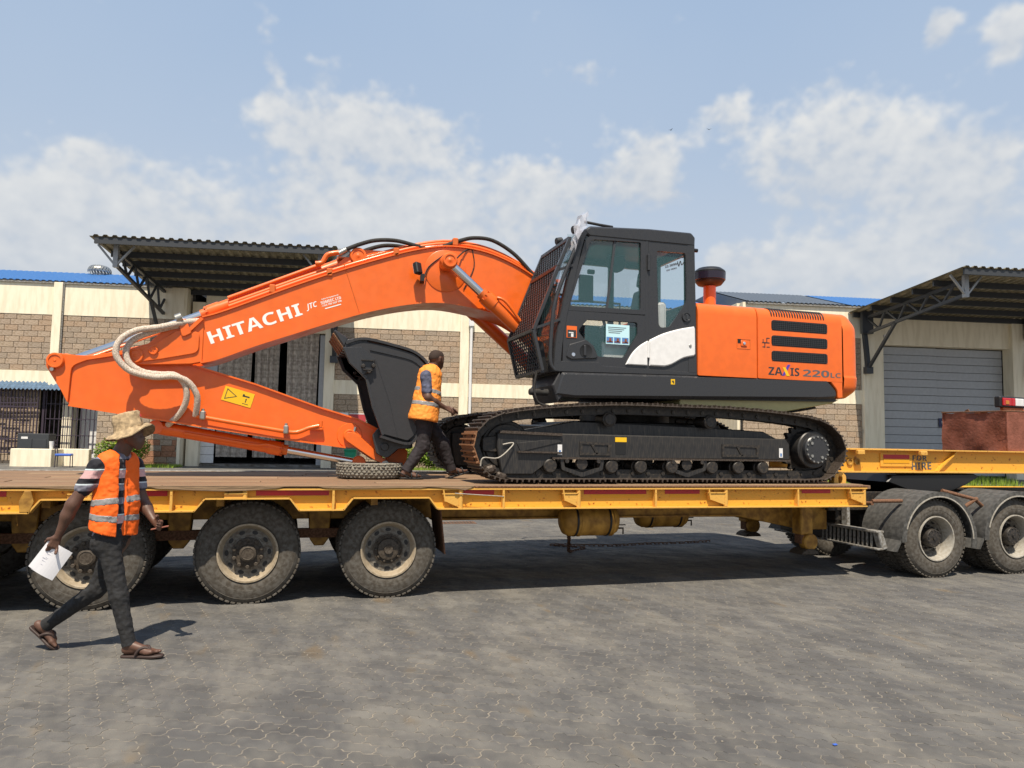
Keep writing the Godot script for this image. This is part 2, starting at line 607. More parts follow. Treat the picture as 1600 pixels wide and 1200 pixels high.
# ---------------------------------------------------------------- sky
func sky_picture() -> ImageTexture:
	var w := 4096
	var h := 2048
	var f := FastNoiseLite.new()
	f.seed = 5
	f.noise_type = FastNoiseLite.TYPE_SIMPLEX_SMOOTH
	f.frequency = 1.0
	f.fractal_octaves = 6
	f.fractal_gain = 0.52
	var f2 := FastNoiseLite.new()
	f2.seed = 11
	f2.noise_type = FastNoiseLite.TYPE_SIMPLEX_SMOOTH
	f2.frequency = 1.0
	f2.fractal_octaves = 4
	# cloud banks: azimuth, elevation, half width, half height in degrees
	var banks := [[-7.0, 15.0, 16.8, 4.4], [-15.6, 13.5, 6.9, 3.4], [4.6, 23.0, 10.5, 3.0], [-13.3, 18.9, 3.8, 1.5, 0.75], [-2.1, 27.8, 1.0, 3.2, 0.5], [2.3, 26.7, 2.6, 0.9, 0.55], [21.8, 28.0, 3.3, 0.9, 0.55], [26.9, 21.1, 4.6, 2.7], [19.4, 19.4, 6.6, 2.4], [7.8, 17.6, 11.1, 3.4], [40.5, 21.1, 7.3, 4.1], [48.5, 18.3, 5.9, 5.1], [33.2, 24.1, 2.7, 1.3, 0.7], [40.4, 13.2, 8.4, 2.3], [34.1, 13.4, 4.1, 1.9], [51.6, 26.5, 2.6, 1.7], [47.4, 27.0, 1.6, 1.2], [40.5, 25.6, 2.4, 0.8, 0.5], [13.8, 15.3, 6.1, 2.6]]
	# the rest of the sky carries banks of the same kind
	for i in 60:
		var az := rng.randf_range(62.0, 332.0)
		banks.append([az if az < 180.0 else az - 360.0, rng.randf_range(6.0, 34.0), rng.randf_range(4.0, 13.0), rng.randf_range(1.5, 4.0)])
	for i in 14:
		banks.append([rng.randf_range(-180.0, 180.0), rng.randf_range(40.0, 70.0), rng.randf_range(4.0, 9.0), rng.randf_range(1.0, 2.5)])
	var small := Image.create(w / 8, h / 8, false, Image.FORMAT_RGBF)
	for y in h / 8:
		for x in w / 8:
			small.set_pixel(x, y, sky_colour((x + 0.5) * 8.0 / w, (y + 0.5) * 8.0 / h, f, f2, banks))
	small.resize(w, h, Image.INTERPOLATE_BILINEAR)
	# the part in front is worked out finer
	var near := []
	for k in banks:
		if absf(k[0] - 17.0) < 62.0 and k[1] < 45.0:
			near.append(k)
	var x0 := int(w * (0.5 - 26.0 / 360.0))
	var x1 := int(w * (0.5 + 60.0 / 360.0))
	var y0 := int(h * (0.5 - 34.0 / 180.0))
	var y1 := int(h * (0.5 - 1.0 / 180.0))
	var part := Image.create((x1 - x0) / 2, (y1 - y0) / 2, false, Image.FORMAT_RGBF)
	for y in part.get_height():
		for x in part.get_width():
			part.set_pixel(x, y, sky_colour((x0 + x * 2 + 1.0) / w, (y0 + y * 2 + 1.0) / h, f, f2, near))
	part.resize(part.get_width() * 2, part.get_height() * 2, Image.INTERPOLATE_CUBIC)
	small.blit_rect(part, Rect2i(0, 0, part.get_width(), part.get_height()), Vector2i(x0, y0))
	return ImageTexture.create_from_image(small)


func sky_colour(u: float, v: float, f: FastNoiseLite, f2: FastNoiseLite, banks: Array) -> Color:
	var az := (u - 0.5) * 360.0
	var el := 90.0 - v * 180.0
	if el < -2.0:
		return Color(0.24, 0.22, 0.2)
	var e := maxf(el, 0.0)
	var p := Vector3(sin(deg_to_rad(az)) * cos(deg_to_rad(e)), sin(deg_to_rad(e)), -cos(deg_to_rad(az)) * cos(deg_to_rad(e)))
	var clear := Color(0.62, 0.69, 0.77).lerp(Color(0.38, 0.51, 0.71), clampf(pow(e / 34.0, 0.75), 0.0, 1.0)).lerp(Color(0.18, 0.31, 0.57), clampf((e - 34.0) / 56.0, 0.0, 1.0))
	clear = clear.lerp(Color(0.52, 0.62, 0.76), 0.22 * f2.get_noise_3dv(p * 2.2 + Vector3.ONE * 20.0) + 0.08)
	var wx := f2.get_noise_3d(40.0 + p.x * 9.0, 40.0 + p.y * 14.0, 40.0 + p.z * 9.0) * 2.2
	var wy := f2.get_noise_3d(80.0 + p.x * 9.0, 40.0 + p.y * 14.0, 60.0 + p.z * 9.0) * 1.3
	var miss := 1.0
	var top := 0.0
	var sum := 0.001
	for k in banks:
		var dx: float = (fposmod(az + wx - k[0] + 180.0, 360.0) - 180.0) / k[2]
		if absf(dx) > 2.2:
			continue
		var dy: float = (el + wy - k[1]) / k[3]
		var q: float = exp(-1.5 * pow(dx * dx + dy * dy * (1.0 if dy > 0.0 else 0.3), 1.4)) * (k[4] if k.size() > 4 else 1.0)
		miss *= 1.0 - 0.93 * q
		sum += q
		top += q * clampf(dy * 0.5 + 0.5, 0.0, 1.0)
	top /= sum
	var b := 1.0 - miss
	var n := f.get_noise_3d(40.0 + p.x * 7.0, 40.0 + p.y * 11.0, 40.0 + p.z * 7.0)
	var n2 := f2.get_noise_3d(90.0 + p.x * 26.0, 90.0 + p.y * 34.0, 90.0 + p.z * 26.0)
	var n3 := f.get_noise_3d(10.0 + p.x * 48.0, 10.0 + p.y * 60.0, 10.0 + p.z * 48.0)
	var d := clampf((b * 1.2 + n * 0.4 + n2 * 0.4 + n3 * 0.2 - 0.36) / 0.72, 0.0, 1.0)
	d = d * d * (3.0 - 2.0 * d)
	var cloud := Color(0.57, 0.62, 0.69).lerp(Color(0.8, 0.81, 0.81), clampf(0.12 + top * 0.75 + n * 0.4 + n2 * 0.42 + n3 * 0.28, 0.0, 1.0))
	var c := clear.lerp(cloud, d * 0.95)
	# milky air low down
	return c.lerp(Color(0.64, 0.69, 0.75), 0.85 * clampf(1.0 - e / 21.0, 0.0, 1.0) ** 1.1)


# ---------------------------------------------------------------- ground
var BX := Transform3D(Basis(Vector3.UP, deg_to_rad(-10.1)), Vector3(7.94, 0, -17.99))   # the warehouse's own axes: x along its front, z out of it


func height(x: float, z: float) -> float:
	var q := BX.affine_inverse() * Vector3(x, 0, z)
	return 0.58 * smoothstep(8.6, 3.4, q.z)


func ground():
	# the yard is paved with grey zigzag blocks; near ones are built, further off the sheet carries on
	var s := Sh.new()
	var xs := [-400.0, -120.0, -60.0, -40.0]
	for i in 41:
		xs.append(-30.0 + i * 2.0)
	xs.append_array([60.0, 90.0, 150.0, 400.0])
	var zs := [-500.0, -150.0, -80.0, -50.0]
	for i in 46:
		zs.append(-36.0 + i * 1.0)
	zs.append_array([14.0, 30.0, 80.0, 300.0])
	for i in xs.size() - 1:
		for j in zs.size() - 1:
			var c := []
			for k in [[0, 1], [1, 1], [1, 0], [0, 0]]:
				var x: float = xs[i + k[0]]
				var z: float = zs[j + k[1]]
				c.append(Vector3(x, height(x, z) - 0.007, z))
			s.quad(c[0], c[1], c[2], c[3])
	struct(obj("ground", s, M.yard))
	# joint sand under the built paving
	var js := Sh.new()
	js.quad(Vector3(-9.5, -0.0028, 6.4), Vector3(17.0, -0.0028, 6.4), Vector3(17.0, -0.0028, -8.6), Vector3(-9.5, -0.0028, -8.6))
	var pave := Node3D.new()
	pave.name = "pavement"
	add_child(pave)
	struct(pave)
	struct(obj("joint_sand", js, M.joint_sand, pave))
	# one block: 0.225 by 0.1125 with zigzag edges
	var l := 0.225
	var w := 0.1125
	var gap := 0.0017
	var shapes := []
	for kind in 3:
		var out := PackedVector2Array()
		var zx := [0.0, 0.19, 0.31, 0.5, 0.69, 0.81]
		var zy := [0.0, 0.012, -0.012, 0.0, 0.012, -0.012]
		for i in 6:
			out.append(Vector2(l * zx[i], zy[i] + gap))
		out.append(Vector2(l - gap, gap))
		out.append(Vector2(l - gap + 0.009, w * 0.35))
		out.append(Vector2(l - gap - 0.009, w * 0.65))
		for i in 6:
			var j := 5 - i
			out.append(Vector2(l * (zx[j + 1] if j < 5 else 1.0) - (gap if j == 5 else 0.0), (zy[j + 1] if j < 5 else 0.0) + w - gap))
		out.append(Vector2(gap, w - gap))
		out.append(Vector2(gap - 0.009, w * 0.65))
		out.append(Vector2(gap + 0.009, w * 0.35))
		out[0].x += gap
		for i in out.size():
			out[i] += Vector2(rng.randf_range(-0.0012, 0.0012), rng.randf_range(-0.0012, 0.0012)) - Vector2(l, w) * 0.5
		var p := Sh.new()
		p.at(Transform3D(Basis(Vector3.RIGHT, -PI / 2), Vector3.ZERO))
		# top face with a small chamfer; no underside
		var k := out.size()
		var inn := PackedVector2Array()
		for i in k:
			inn.append(out[i] * (1.0 - 0.0035 / out[i].length()))
		for i in k:
			var a := out[i]
			var b := out[(i + 1) % k]
			var c := inn[(i + 1) % k]
			var d := inn[i]
			p.quad(Vector3(a.x, a.y, -0.0035), Vector3(b.x, b.y, -0.0035), Vector3(c.x, c.y, 0), Vector3(d.x, d.y, 0))
		var ix := Geometry2D.triangulate_polygon(inn)
		for i in range(0, ix.size(), 3):
			var a := inn[ix[i]]
			var b := inn[ix[i + 1]]
			var c := inn[ix[i + 2]]
			if (b - a).cross(c - a) < 0.0:
				p.tri(Vector3(a.x, a.y, 0), Vector3(c.x, c.y, 0), Vector3(b.x, b.y, 0))
			else:
				p.tri(Vector3(a.x, a.y, 0), Vector3(b.x, b.y, 0), Vector3(c.x, c.y, 0))
		shapes.append(p.mesh())
	var turn := Basis(Vector3.UP, deg_to_rad(-31.0))
	var fwd := Vector3(0.294, 0, -0.956)
	var right := Vector3(0.956, 0, 0.294)
	var spots := []
	for r in range(-110, 110):
		for c in range(-70, 75):
			var o := turn * Vector3((c + (0.5 if r % 2 else 0.0)) * l, 0, r * w) + Vector3(3, 0, 0)
			if o.z < -8.4 or o.z > 6.2 or o.x < -9.3 or o.x > 16.8:
				continue
			var q := o - Vector3(0, 0, 7.82)
			var d := q.dot(fwd)
			if d < 2.4 or absf(q.dot(right)) > d * 0.86 + 0.8:
				continue
			spots.append([d * 10.0 + (300.0 if absf(q.dot(right)) > d * 0.69 or d < 3.15 else 0.0), o])
	spots.sort_custom(func(a, b): return a[0] < b[0])
	var rest := [[], [], [], [], []]
	for i in spots.size():
		var t := Transform3D(turn * Basis(Vector3(rng.randf_range(-1, 1), 0, rng.randf_range(-1, 1)).normalized(), rng.randf_range(0, 0.007)), spots[i][1] + Vector3(0, rng.randf_range(-0.0015, 0.001), 0)).scaled_local(Vector3(rng.randf_range(0.985, 1.0), 1, rng.randf_range(0.968, 1.0)))
		var k := rng.randi() % 3
		if i < 300:
			var o := obj("paver", shapes[k], M["paver%d" % (rng.randi() % 5)], pave)
			o.transform = t
		else:
			rest[rng.randi() % 5].append(t)
	for k in 5:
		var mm := MultiMesh.new()
		mm.transform_format = MultiMesh.TRANSFORM_3D
		mm.mesh = shapes[k % 3]
		mm.instance_count = rest[k].size()
		for i in rest[k].size():
			mm.set_instance_transform(i, rest[k][i])
		var mi := MultiMeshInstance3D.new()
		mi.name = "pavers"
		mi.multimesh = mm
		mi.material_override = M["paver%d" % k]
		pave.add_child(mi, true)
		stuff(mi)


# ---------------------------------------------------------------- warehouse
var brick_count := {}


# coursed stone blocks between x0 and x1; those past the limit go into one mesh
func bricks(parent: Node, key: String, x0: float, x1: float, y0: float, y1: float, z: float, limit: int, red_below := -9.0, red_from := 99.0):
	var b := Sh.new()
	b.quad(Vector3(x0, y0, z - 0.03), Vector3(x1, y0, z - 0.03), Vector3(x1, y1, z - 0.03), Vector3(x0, y1, z - 0.03))
	var panel := obj("stone_panel", b, M.mortar, parent)
	var rows := int(round((y1 - y0) / 0.19))
	var h := (y1 - y0) / rows
	var rest := [Sh.new(), Sh.new()]
	for r in rows:
		var x := x0 - (0.21 if r % 2 else 0.0) - rng.randf_range(0.0, 0.06)
		while x < x1 - 0.03:
			var w := rng.randf_range(0.36, 0.46)
			var a := maxf(x, x0) + 0.006
			var c := minf(x + w, x1) - 0.006
			x += w
			if c - a < 0.05:
				continue
			var mid := Vector3((a + c) / 2, y0 + (r + 0.5) * h, z - 0.03 + rng.randf_range(0.0, 0.008))
			var sh := Sh.new()
			sh.box(Vector3.ZERO, Vector3(c - a, h - 0.012, 0.06), 0.006)
			var red := mid.y < red_below + sin(mid.x * 7.0) * 0.12 and mid.x > red_from
			brick_count[key] = brick_count.get(key, 0) + 1
			if brick_count[key] <= limit:
				obj("brick", sh, M.brick_red if red and rng.randf() < 0.8 else M["brick%d" % (rng.randi() % 5)], panel, mid)
			else:
				rest[0].grow(sh, Transform3D(Basis(), mid))
	if rest[0].v.size():
		stuff(obj("brickwork", rest[0], M.brick0, panel))


func wbox(called: String, parent: Node, x0: float, x1: float, y0: float, y1: float, z0: float, z1: float, m: Material, b := 0.0) -> MeshInstance3D:
	return obj(called, Sh.new().box(Vector3(x0 + x1, y0 + y1, z0 + z1) / 2.0, Vector3(x1 - x0, y1 - y0, z1 - z0), b), m, parent)


func vent(at: Vector3, label: String):
	# a wind-driven roof ventilator: curved vanes round a dome
	var t := thing("roof_ventilator", label, "ventilator", BX * at, BX.basis.get_euler().y, "spinning ventilators along the warehouse roof")
	obj("neck", Sh.new().cyl(Vector3(0, 0.1, 0), Vector3.UP, 0.22, 0.5, 16), M.galvanised, t)
	var s := Sh.new()
	for i in 22:
		var a := TAU * i / 22.0
		var arc := []
		for k in 7:
			var e := PI * (0.06 + 0.42 * k / 6.0)
			arc.append(Vector3(cos(a + k * 0.09) * sin(e + 0.35), 0, sin(a + k * 0.09) * sin(e + 0.35)) * 0.4 + Vector3(0, 0.36 + 0.3 * cos(e) , 0))
		for k in 6:
			var o := Vector3(-sin(a + 0.4), 0, cos(a + 0.4)) * 0.085
			s.quad(arc[k], arc[k] + o, arc[k + 1] + o, arc[k + 1])
	s.lathe([Vector2(0.16, 0.64), Vector2(0.1, 0.68), Vector2(0, 0.7)], 16)
	obj("vanes", s, M.zinc, t)


func warehouse():
	var turn := BX.basis.get_euler().y
	var t := thing("warehouse", "long warehouse of brown stone blocks with cream plaster bands and blue roof", "warehouse", BX.origin, turn)
	# wall bays, between the doors: x0, x1, front z
	bricks(t, "main", -6.4, -1.95, 3.7, 5.6, 0.0, 300)
	bricks(t, "main", -1.62, 1.2, 3.7, 5.6, 0.0, 300)
	bricks(t, "main", -1.62, 1.2, 1.75, 3.2, 0.0, 300)
	bricks(t, "main", 10.4, 12.5, 1.6, 3.2, 2.0, 300)
	bricks(t, "main", -6.4, -1.95, 0.5, 3.2, 0.0, 300)
	bricks(t, "main", 12.0, 12.5, 3.7, 5.6, 2.0, 300)
	bricks(t, "main", -1.62, 1.2, 0.5, 1.75, 0.0, 0)
	bricks(t, "main", 1.55, 8.0, 3.7, 5.6, 0.0, 0)
	bricks(t, "main", 1.55, 8.0, 0.5, 3.2, 0.0, 0)
	bricks(t, "main", 8.0, 12.0, 3.7, 5.6, 2.0, 0)
	bricks(t, "main", 8.0, 10.4, 0.5, 3.2, 2.0, 0)
	bricks(t, "main", 10.4, 12.5, 0.5, 1.6, 2.0, 0)
	bricks(t, "main", 19.2, 30.0, 0.5, 3.2, 2.0, 0)
	bricks(t, "main", 19.2, 30.0, 3.7, 5.6, 2.0, 0)
	# plaster bands, 20 mm proud of the stone
	for k in [[-6.4, 8.0, 0.02], [8.0, 12.5, 2.02], [19.2, 30.0, 2.02]]:
		wbox("plaster_band", t, k[0], k[1], 3.2, 3.7, k[2] - 0.25, k[2], M.cream)
		wbox("plaster_band", t, k[0], k[1], 5.6, 6.75, k[2] - 0.25, k[2], M.cream)
		wbox("wall_core", t, k[0], k[1], 0.0, 6.7, k[2] - 0.5, k[2] - 0.27, M.concrete)
	wbox("return_wall", t, 7.9, 8.15, 0.0, 6.75, -0.24, 1.74, M.cream)
	obj("roof_cheek", Sh.new().at(Transform3D(Basis(Vector3.UP, -PI / 2), Vector3(8.1, 0, 0))).ext(poly([2.1, 6.7, 2.1, 6.76, -1.08, 7.72, -3.2, 7.72, -3.2, 6.7]), -0.06, 0.0), M.roof_grey, t)
	for k in [[-1.95, -1.62, 0.14], [1.2, 1.55, 0.14], [12.5, 13.27, 2.16], [18.42, 19.2, 2.16], [-6.75, -6.4, 0.16]]:
		wbox("pilaster", t, k[0], k[1], 0.3, 6.74, k[2] - 0.5, k[2], M.cream, 0.01)
	wbox("pilaster", t, -11.32, -10.9, 0.3, 6.3, -0.3, 0.14, M.cream, 0.01)
	wbox("lintel", t, -10.9, -6.75, 5.35, 6.74, -0.25, 0.03, M.cream)
	wbox("lintel", t, 13.27, 18.42, 5.4, 6.74, 1.6, 2.0, M.cream)
	var pipe := Sh.new().tube(v3([-1.55, 6.7, -1.55, 0.6], 0.19), 0.055, 8)
	pipe.box(Vector3(-1.55, 5.95, 0.2), Vector3(0.2, 0.36, 0.16), 0.02)
	obj("downpipe", pipe, M.white, t)
	# a closed dark hall behind
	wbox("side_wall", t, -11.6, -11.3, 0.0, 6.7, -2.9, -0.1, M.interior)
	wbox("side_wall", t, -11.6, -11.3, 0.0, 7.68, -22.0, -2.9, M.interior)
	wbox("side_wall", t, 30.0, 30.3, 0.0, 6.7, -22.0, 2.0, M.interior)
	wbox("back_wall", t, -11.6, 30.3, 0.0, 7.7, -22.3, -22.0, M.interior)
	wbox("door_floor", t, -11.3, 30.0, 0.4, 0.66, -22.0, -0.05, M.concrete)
	# roof: corrugated blue sheet rising to the ridge
	for k in [[-11.9, 8.1, 0.12, M.roof_blue], [8.1, 12.0, 2.12, M.roof_grey], [12.0, 30.6, 2.12, M.roof_blue]]:
		var rs := Sh.new()
		for i in int((k[1] - k[0]) / 0.17):
			var x: float = k[0] + i * 0.17
			for h in [[0.0, 0.07, 0.03, 0.03], [0.07, 0.1, 0.03, 0.0], [0.1, 0.14, 0.0, 0.0], [0.14, 0.17, 0.0, 0.03]]:
				var a := Vector3(x + h[0], 6.76 + h[2], k[2])
				var b := Vector3(x + h[1], 6.76 + h[3], k[2])
				var d := Vector3(0, 0.97, -3.2)
				rs.quad(a, b, b + d, a + d)
			rs.quad(Vector3(x, 7.73, k[2] - 3.2), Vector3(x + 0.17, 7.73, k[2] - 3.2), Vector3(x + 0.17, 7.6, -23.0), Vector3(x, 7.6, -23.0))
		obj("roof", rs, k[3], t)
	wbox("gutter", t, -11.9, 8.1, 6.69, 6.75, 0.03, 0.1, M.grey_metal)
	wbox("gutter", t, 8.1, 30.6, 6.69, 6.75, 2.03, 2.1, M.grey_metal)
	# left doorway: a sliding leaf pushed aside and grey-brown curtains
	var leaf := piece("sliding_door", t)
	for i in 16:
		wbox("door_slat", leaf, -10.9, -10.45, 0.68 + i * 0.29, 0.96 + i * 0.29, -0.16, -0.1, M.white if i < 9 else M.door_grey, 0.008)
	wbox("door_leaf", t, -6.95, -6.78, 0.66, 5.3, -0.3, -0.1, M.door_grey)
	var cs := [[-10.45, -9.3], [-9.2, -8.35], [-8.1, -7.0]]
	for k in cs:
		var s := Sh.new()
		var q := []
		var n := 70
		for i in n + 1:
			var f := float(i) / n
			q.append(Vector2(lerpf(k[0], k[1], f), -0.16 + 0.04 * sin(f * 24.0 + k[0] * 3.0) + 0.018 * sin(f * 61.0 + 1.0)))
		for i in n:
			for j in 6:
				var y0 := 0.9 + j * 0.75
				var y1 := y0 + 0.75
				var g0 := 1.0 - 0.1 * (5.4 - y0) / 4.5
				var g1 := 1.0 - 0.1 * (5.4 - y1) / 4.5
				var m: float = (k[0] + k[1]) / 2.0
				s.quad(Vector3(m + (q[i].x - m) * g0, y0, q[i].y), Vector3(m + (q[i + 1].x - m) * g0, y0, q[i + 1].y), Vector3(m + (q[i + 1].x - m) * g1, y1, q[i + 1].y), Vector3(m + (q[i].x - m) * g1, y1, q[i].y))
		obj("curtain", s, M.curtain, t)
	# right doorway: two leaves of wide grey panels
	for side in 2:
		var d := piece("sliding_door", t)
		var x0: float = [13.27, 15.71][side]
		var x1: float = [15.68, 18.42][side]
		for i in 16:
			wbox("panel", d, x0, x1, 0.66 + i * 0.295, 0.944 + i * 0.295, 1.62 - side * 0.07, 1.7 - side * 0.07, M.door_grey, 0.012)
		wbox("leaf_core", d, x0, x1, 0.66, 5.38, 1.55 - side * 0.07, 1.625 - side * 0.07, M.steel_dark)
	wbox("added_backing", t, 13.1, 18.7, 0.5, 5.7, 1.2, 1.4, M.interior)  # added dark box, shuts out sky light round the door leaves
	var sg := piece("door_sign", t)
	wbox("sign_board", sg, 15.75, 16.9, 2.45, 2.77, 1.66, 1.68, M.navy)
	wbox("sign_board", sg, 16.92, 17.22, 2.45, 2.77, 1.66, 1.68, M.white)
	letters("sign_text", "WAREHOUSE", 0.13, 0.9, M.letter_white, sg, Transform3D(Basis(), Vector3(15.85, 2.54, 1.682)))
	for k in [[-6.32, -5.86, 2.2, 2.54, M.poster_blue], [-5.83, -5.25, 2.18, 2.52, M.poster_red]]:
		var p := piece("poster", t)
		wbox("poster_sheet", p, k[0], k[1], k[2], k[3], 0.0, 0.02, k[4])
		wbox("poster_stripe", p, k[0], k[1], k[3] - 0.09 if k[4] == M.poster_blue else k[3] - 0.03, k[3], 0.02, 0.024, M.white)
		for i in 3:
			wbox("print_line", p, k[0] + 0.05, k[0] + 0.3 - i * 0.05, k[2] + 0.07 + i * 0.05, k[2] + 0.085 + i * 0.05, 0.02, 0.024, M.white)
	wbox("lamp", t, 13.3, 13.42, 5.62, 5.74, 2.0, 2.2, M.white, 0.02)
	wbox("socket_box", t, 12.5, 12.58, 2.15, 2.3, 2.0, 2.12, M.white, 0.01)
	for k in [[-15.6, "small silver roof ventilator above the blue roof at far left"], [9.3, "silver roof ventilator behind the excavator's orange air intake"], [14.2, "silver roof ventilator right of the excavator on the blue roof"]]:
		vent(Vector3(k[0], 7.35, -2.6), k[1])

	# the wing at the left, half a metre forward
	var g := thing("office_wing", "left wing of the warehouse with grilled veranda and cream upper wall", "building", BX.origin, turn)
	bricks(g, "wing", -19.0, -15.68, 3.7, 5.6, 0.5, 300)
	bricks(g, "wing", -15.4, -11.5, 3.7, 5.6, 0.5, 300)
	bricks(g, "wing", -14.1, -11.5, 0.5, 3.2, 0.5, 300, 1.4, -12.7)
	bricks(g, "wing", -25.0, -19.0, 3.7, 5.6, 0.5, 0)
	bricks(g, "wing", -25.0, -15.95, 0.5, 3.2, 0.44, 0)
	bricks(g, "wing", -15.95, -14.1, 0.5, 3.2, -1.6, 60)
	wbox("plaster_band", g, -25.0, -11.48, 3.2, 3.7, 0.2, 0.52, M.cream)
	wbox("plaster_band", g, -25.0, -11.48, 5.6, 6.7, 0.2, 0.52, M.cream)
	wbox("wall_core", g, -25.0, -11.5, 3.2, 6.7, 0.0, 0.2, M.concrete)
	wbox("wall_core", g, -14.1, -11.5, 0.2, 3.2, 0.0, 0.4, M.concrete)
	wbox("wall_core", g, -25.0, -14.0, 0.2, 3.7, -2.0, -1.65, M.concrete)
	wbox("veranda_ceiling", g, -25.0, -14.1, 3.25, 3.4, -1.7, 0.2, M.cream)
	wbox("return_wall", g, -11.5, -11.4, 0.2, 6.7, -0.3, 0.5, M.cream)
	wbox("return_wall", g, -14.1, -14.0, 0.2, 3.2, -1.64, 0.46, M.concrete)
	wbox("pilaster", g, -15.68, -15.4, 3.2, 6.7, 0.3, 0.6, M.cream, 0.01)
	wbox("pilaster", g, -15.3, -15.0, 0.3, 3.2, -0.2, 0.3, M.cream, 0.01)
	wbox("veranda_floor", g, -25.0, -14.1, 0.3, 0.6, -1.6, 0.6, M.concrete)
	wbox("door", g, -14.97, -14.3, 0.6, 2.6, -0.35, -0.28, M.white, 0.01)
	wbox("door", g, -16.0, -15.3, 0.6, 2.8, -1.6, -1.5, M.interior, 0.01)
	obj("downpipe", Sh.new().tube(v3([-15.37, 6.65, -15.37, 3.75], 0.55), 0.025, 8), M.grey_metal, g)
	var rw := Sh.new()
	for i in 66:
		var x := -25.2 + i * 0.203
		for h in [[0.0, 0.09, 0.03, 0.03], [0.09, 0.12, 0.03, 0.0], [0.12, 0.17, 0.0, 0.0], [0.17, 0.203, 0.0, 0.03]]:
			var a := Vector3(x + h[0], 6.73 + h[2], 0.6)
			var b := Vector3(x + h[1], 6.73 + h[3], 0.6)
			var d := Vector3(0, 0.97, -3.35)
			rw.quad(a, b, b + d, a + d)
		rw.quad(Vector3(x, 7.7, -2.75), Vector3(x + 0.203, 7.7, -2.75), Vector3(x + 0.203, 7.6, -12.0), Vector3(x, 7.6, -12.0))
	obj("roof", rw, M.roof_blue, g)
	wbox("gutter", g, -25.2, -11.9, 6.66, 6.71, 0.53, 0.58, M.grey_metal)
	# blue awning over the veranda
	var aw := Sh.new()
	for i in 44:
		var x0 := -20.5 + i * 0.13
		var pts := []
		for k in 5:
			pts.append(Vector2(x0 + k * 0.0325, 0.03 * cos(k * PI / 2)))
		for k in 4:
			var a := Vector3(pts[k].x, 3.06 + pts[k].y, 0.78)
			var b := Vector3(pts[k + 1].x, 3.06 + pts[k + 1].y, 0.78)
			var d := Vector3(0, 0.26, -0.26)
			aw.quad(a, b, b + d, a + d)
	obj("awning", aw, M.awning, g)
	# grilles: a patterned gate at the far left, plain bars to its right
	var gate := piece("gate", g)
	var gb := Sh.new()
	for i in 17:
		var x := -17.6 + i * 0.105
		gb.bar(Vector3(x, 0.95, 0.62), Vector3(x, 3.1, 0.62), 0.03 if i % 4 else 0.05, 0.03)
	for i in 15:
		var y := 1.1 + i * 0.14
		var x := -17.6 + 0.105 * (i * 7 % 11)
		gb.bar(Vector3(x, y, 0.62), Vector3(x + 0.525, y, 0.62), 0.025, 0.025)
	for y in [0.95, 1.4, 2.45, 2.58, 3.1]:
		gb.bar(Vector3(-17.6, y, 0.62), Vector3(-15.9, y + 0.04, 0.62), 0.035, 0.04)
	obj("bars", gb, M.grille, gate)
	var gr := piece("window_grille", g)
	var wb := Sh.new()
	for i in 13:
		var x := -15.75 + i * 0.14
		wb.bar(Vector3(x, 0.95, 0.42), Vector3(x, 3.15, 0.42), 0.024, 0.024)
	for y in [0.98, 1.55, 2.1, 2.6, 3.1]:
		wb.bar(Vector3(-15.75, y, 0.44), Vector3(-14.08, y, 0.44), 0.026, 0.026)
	obj("bars", wb, M.grille, gr)
	wbox("grille_post", g, -15.87, -15.8, 0.6, 3.2, 0.36, 0.44, M.grille)


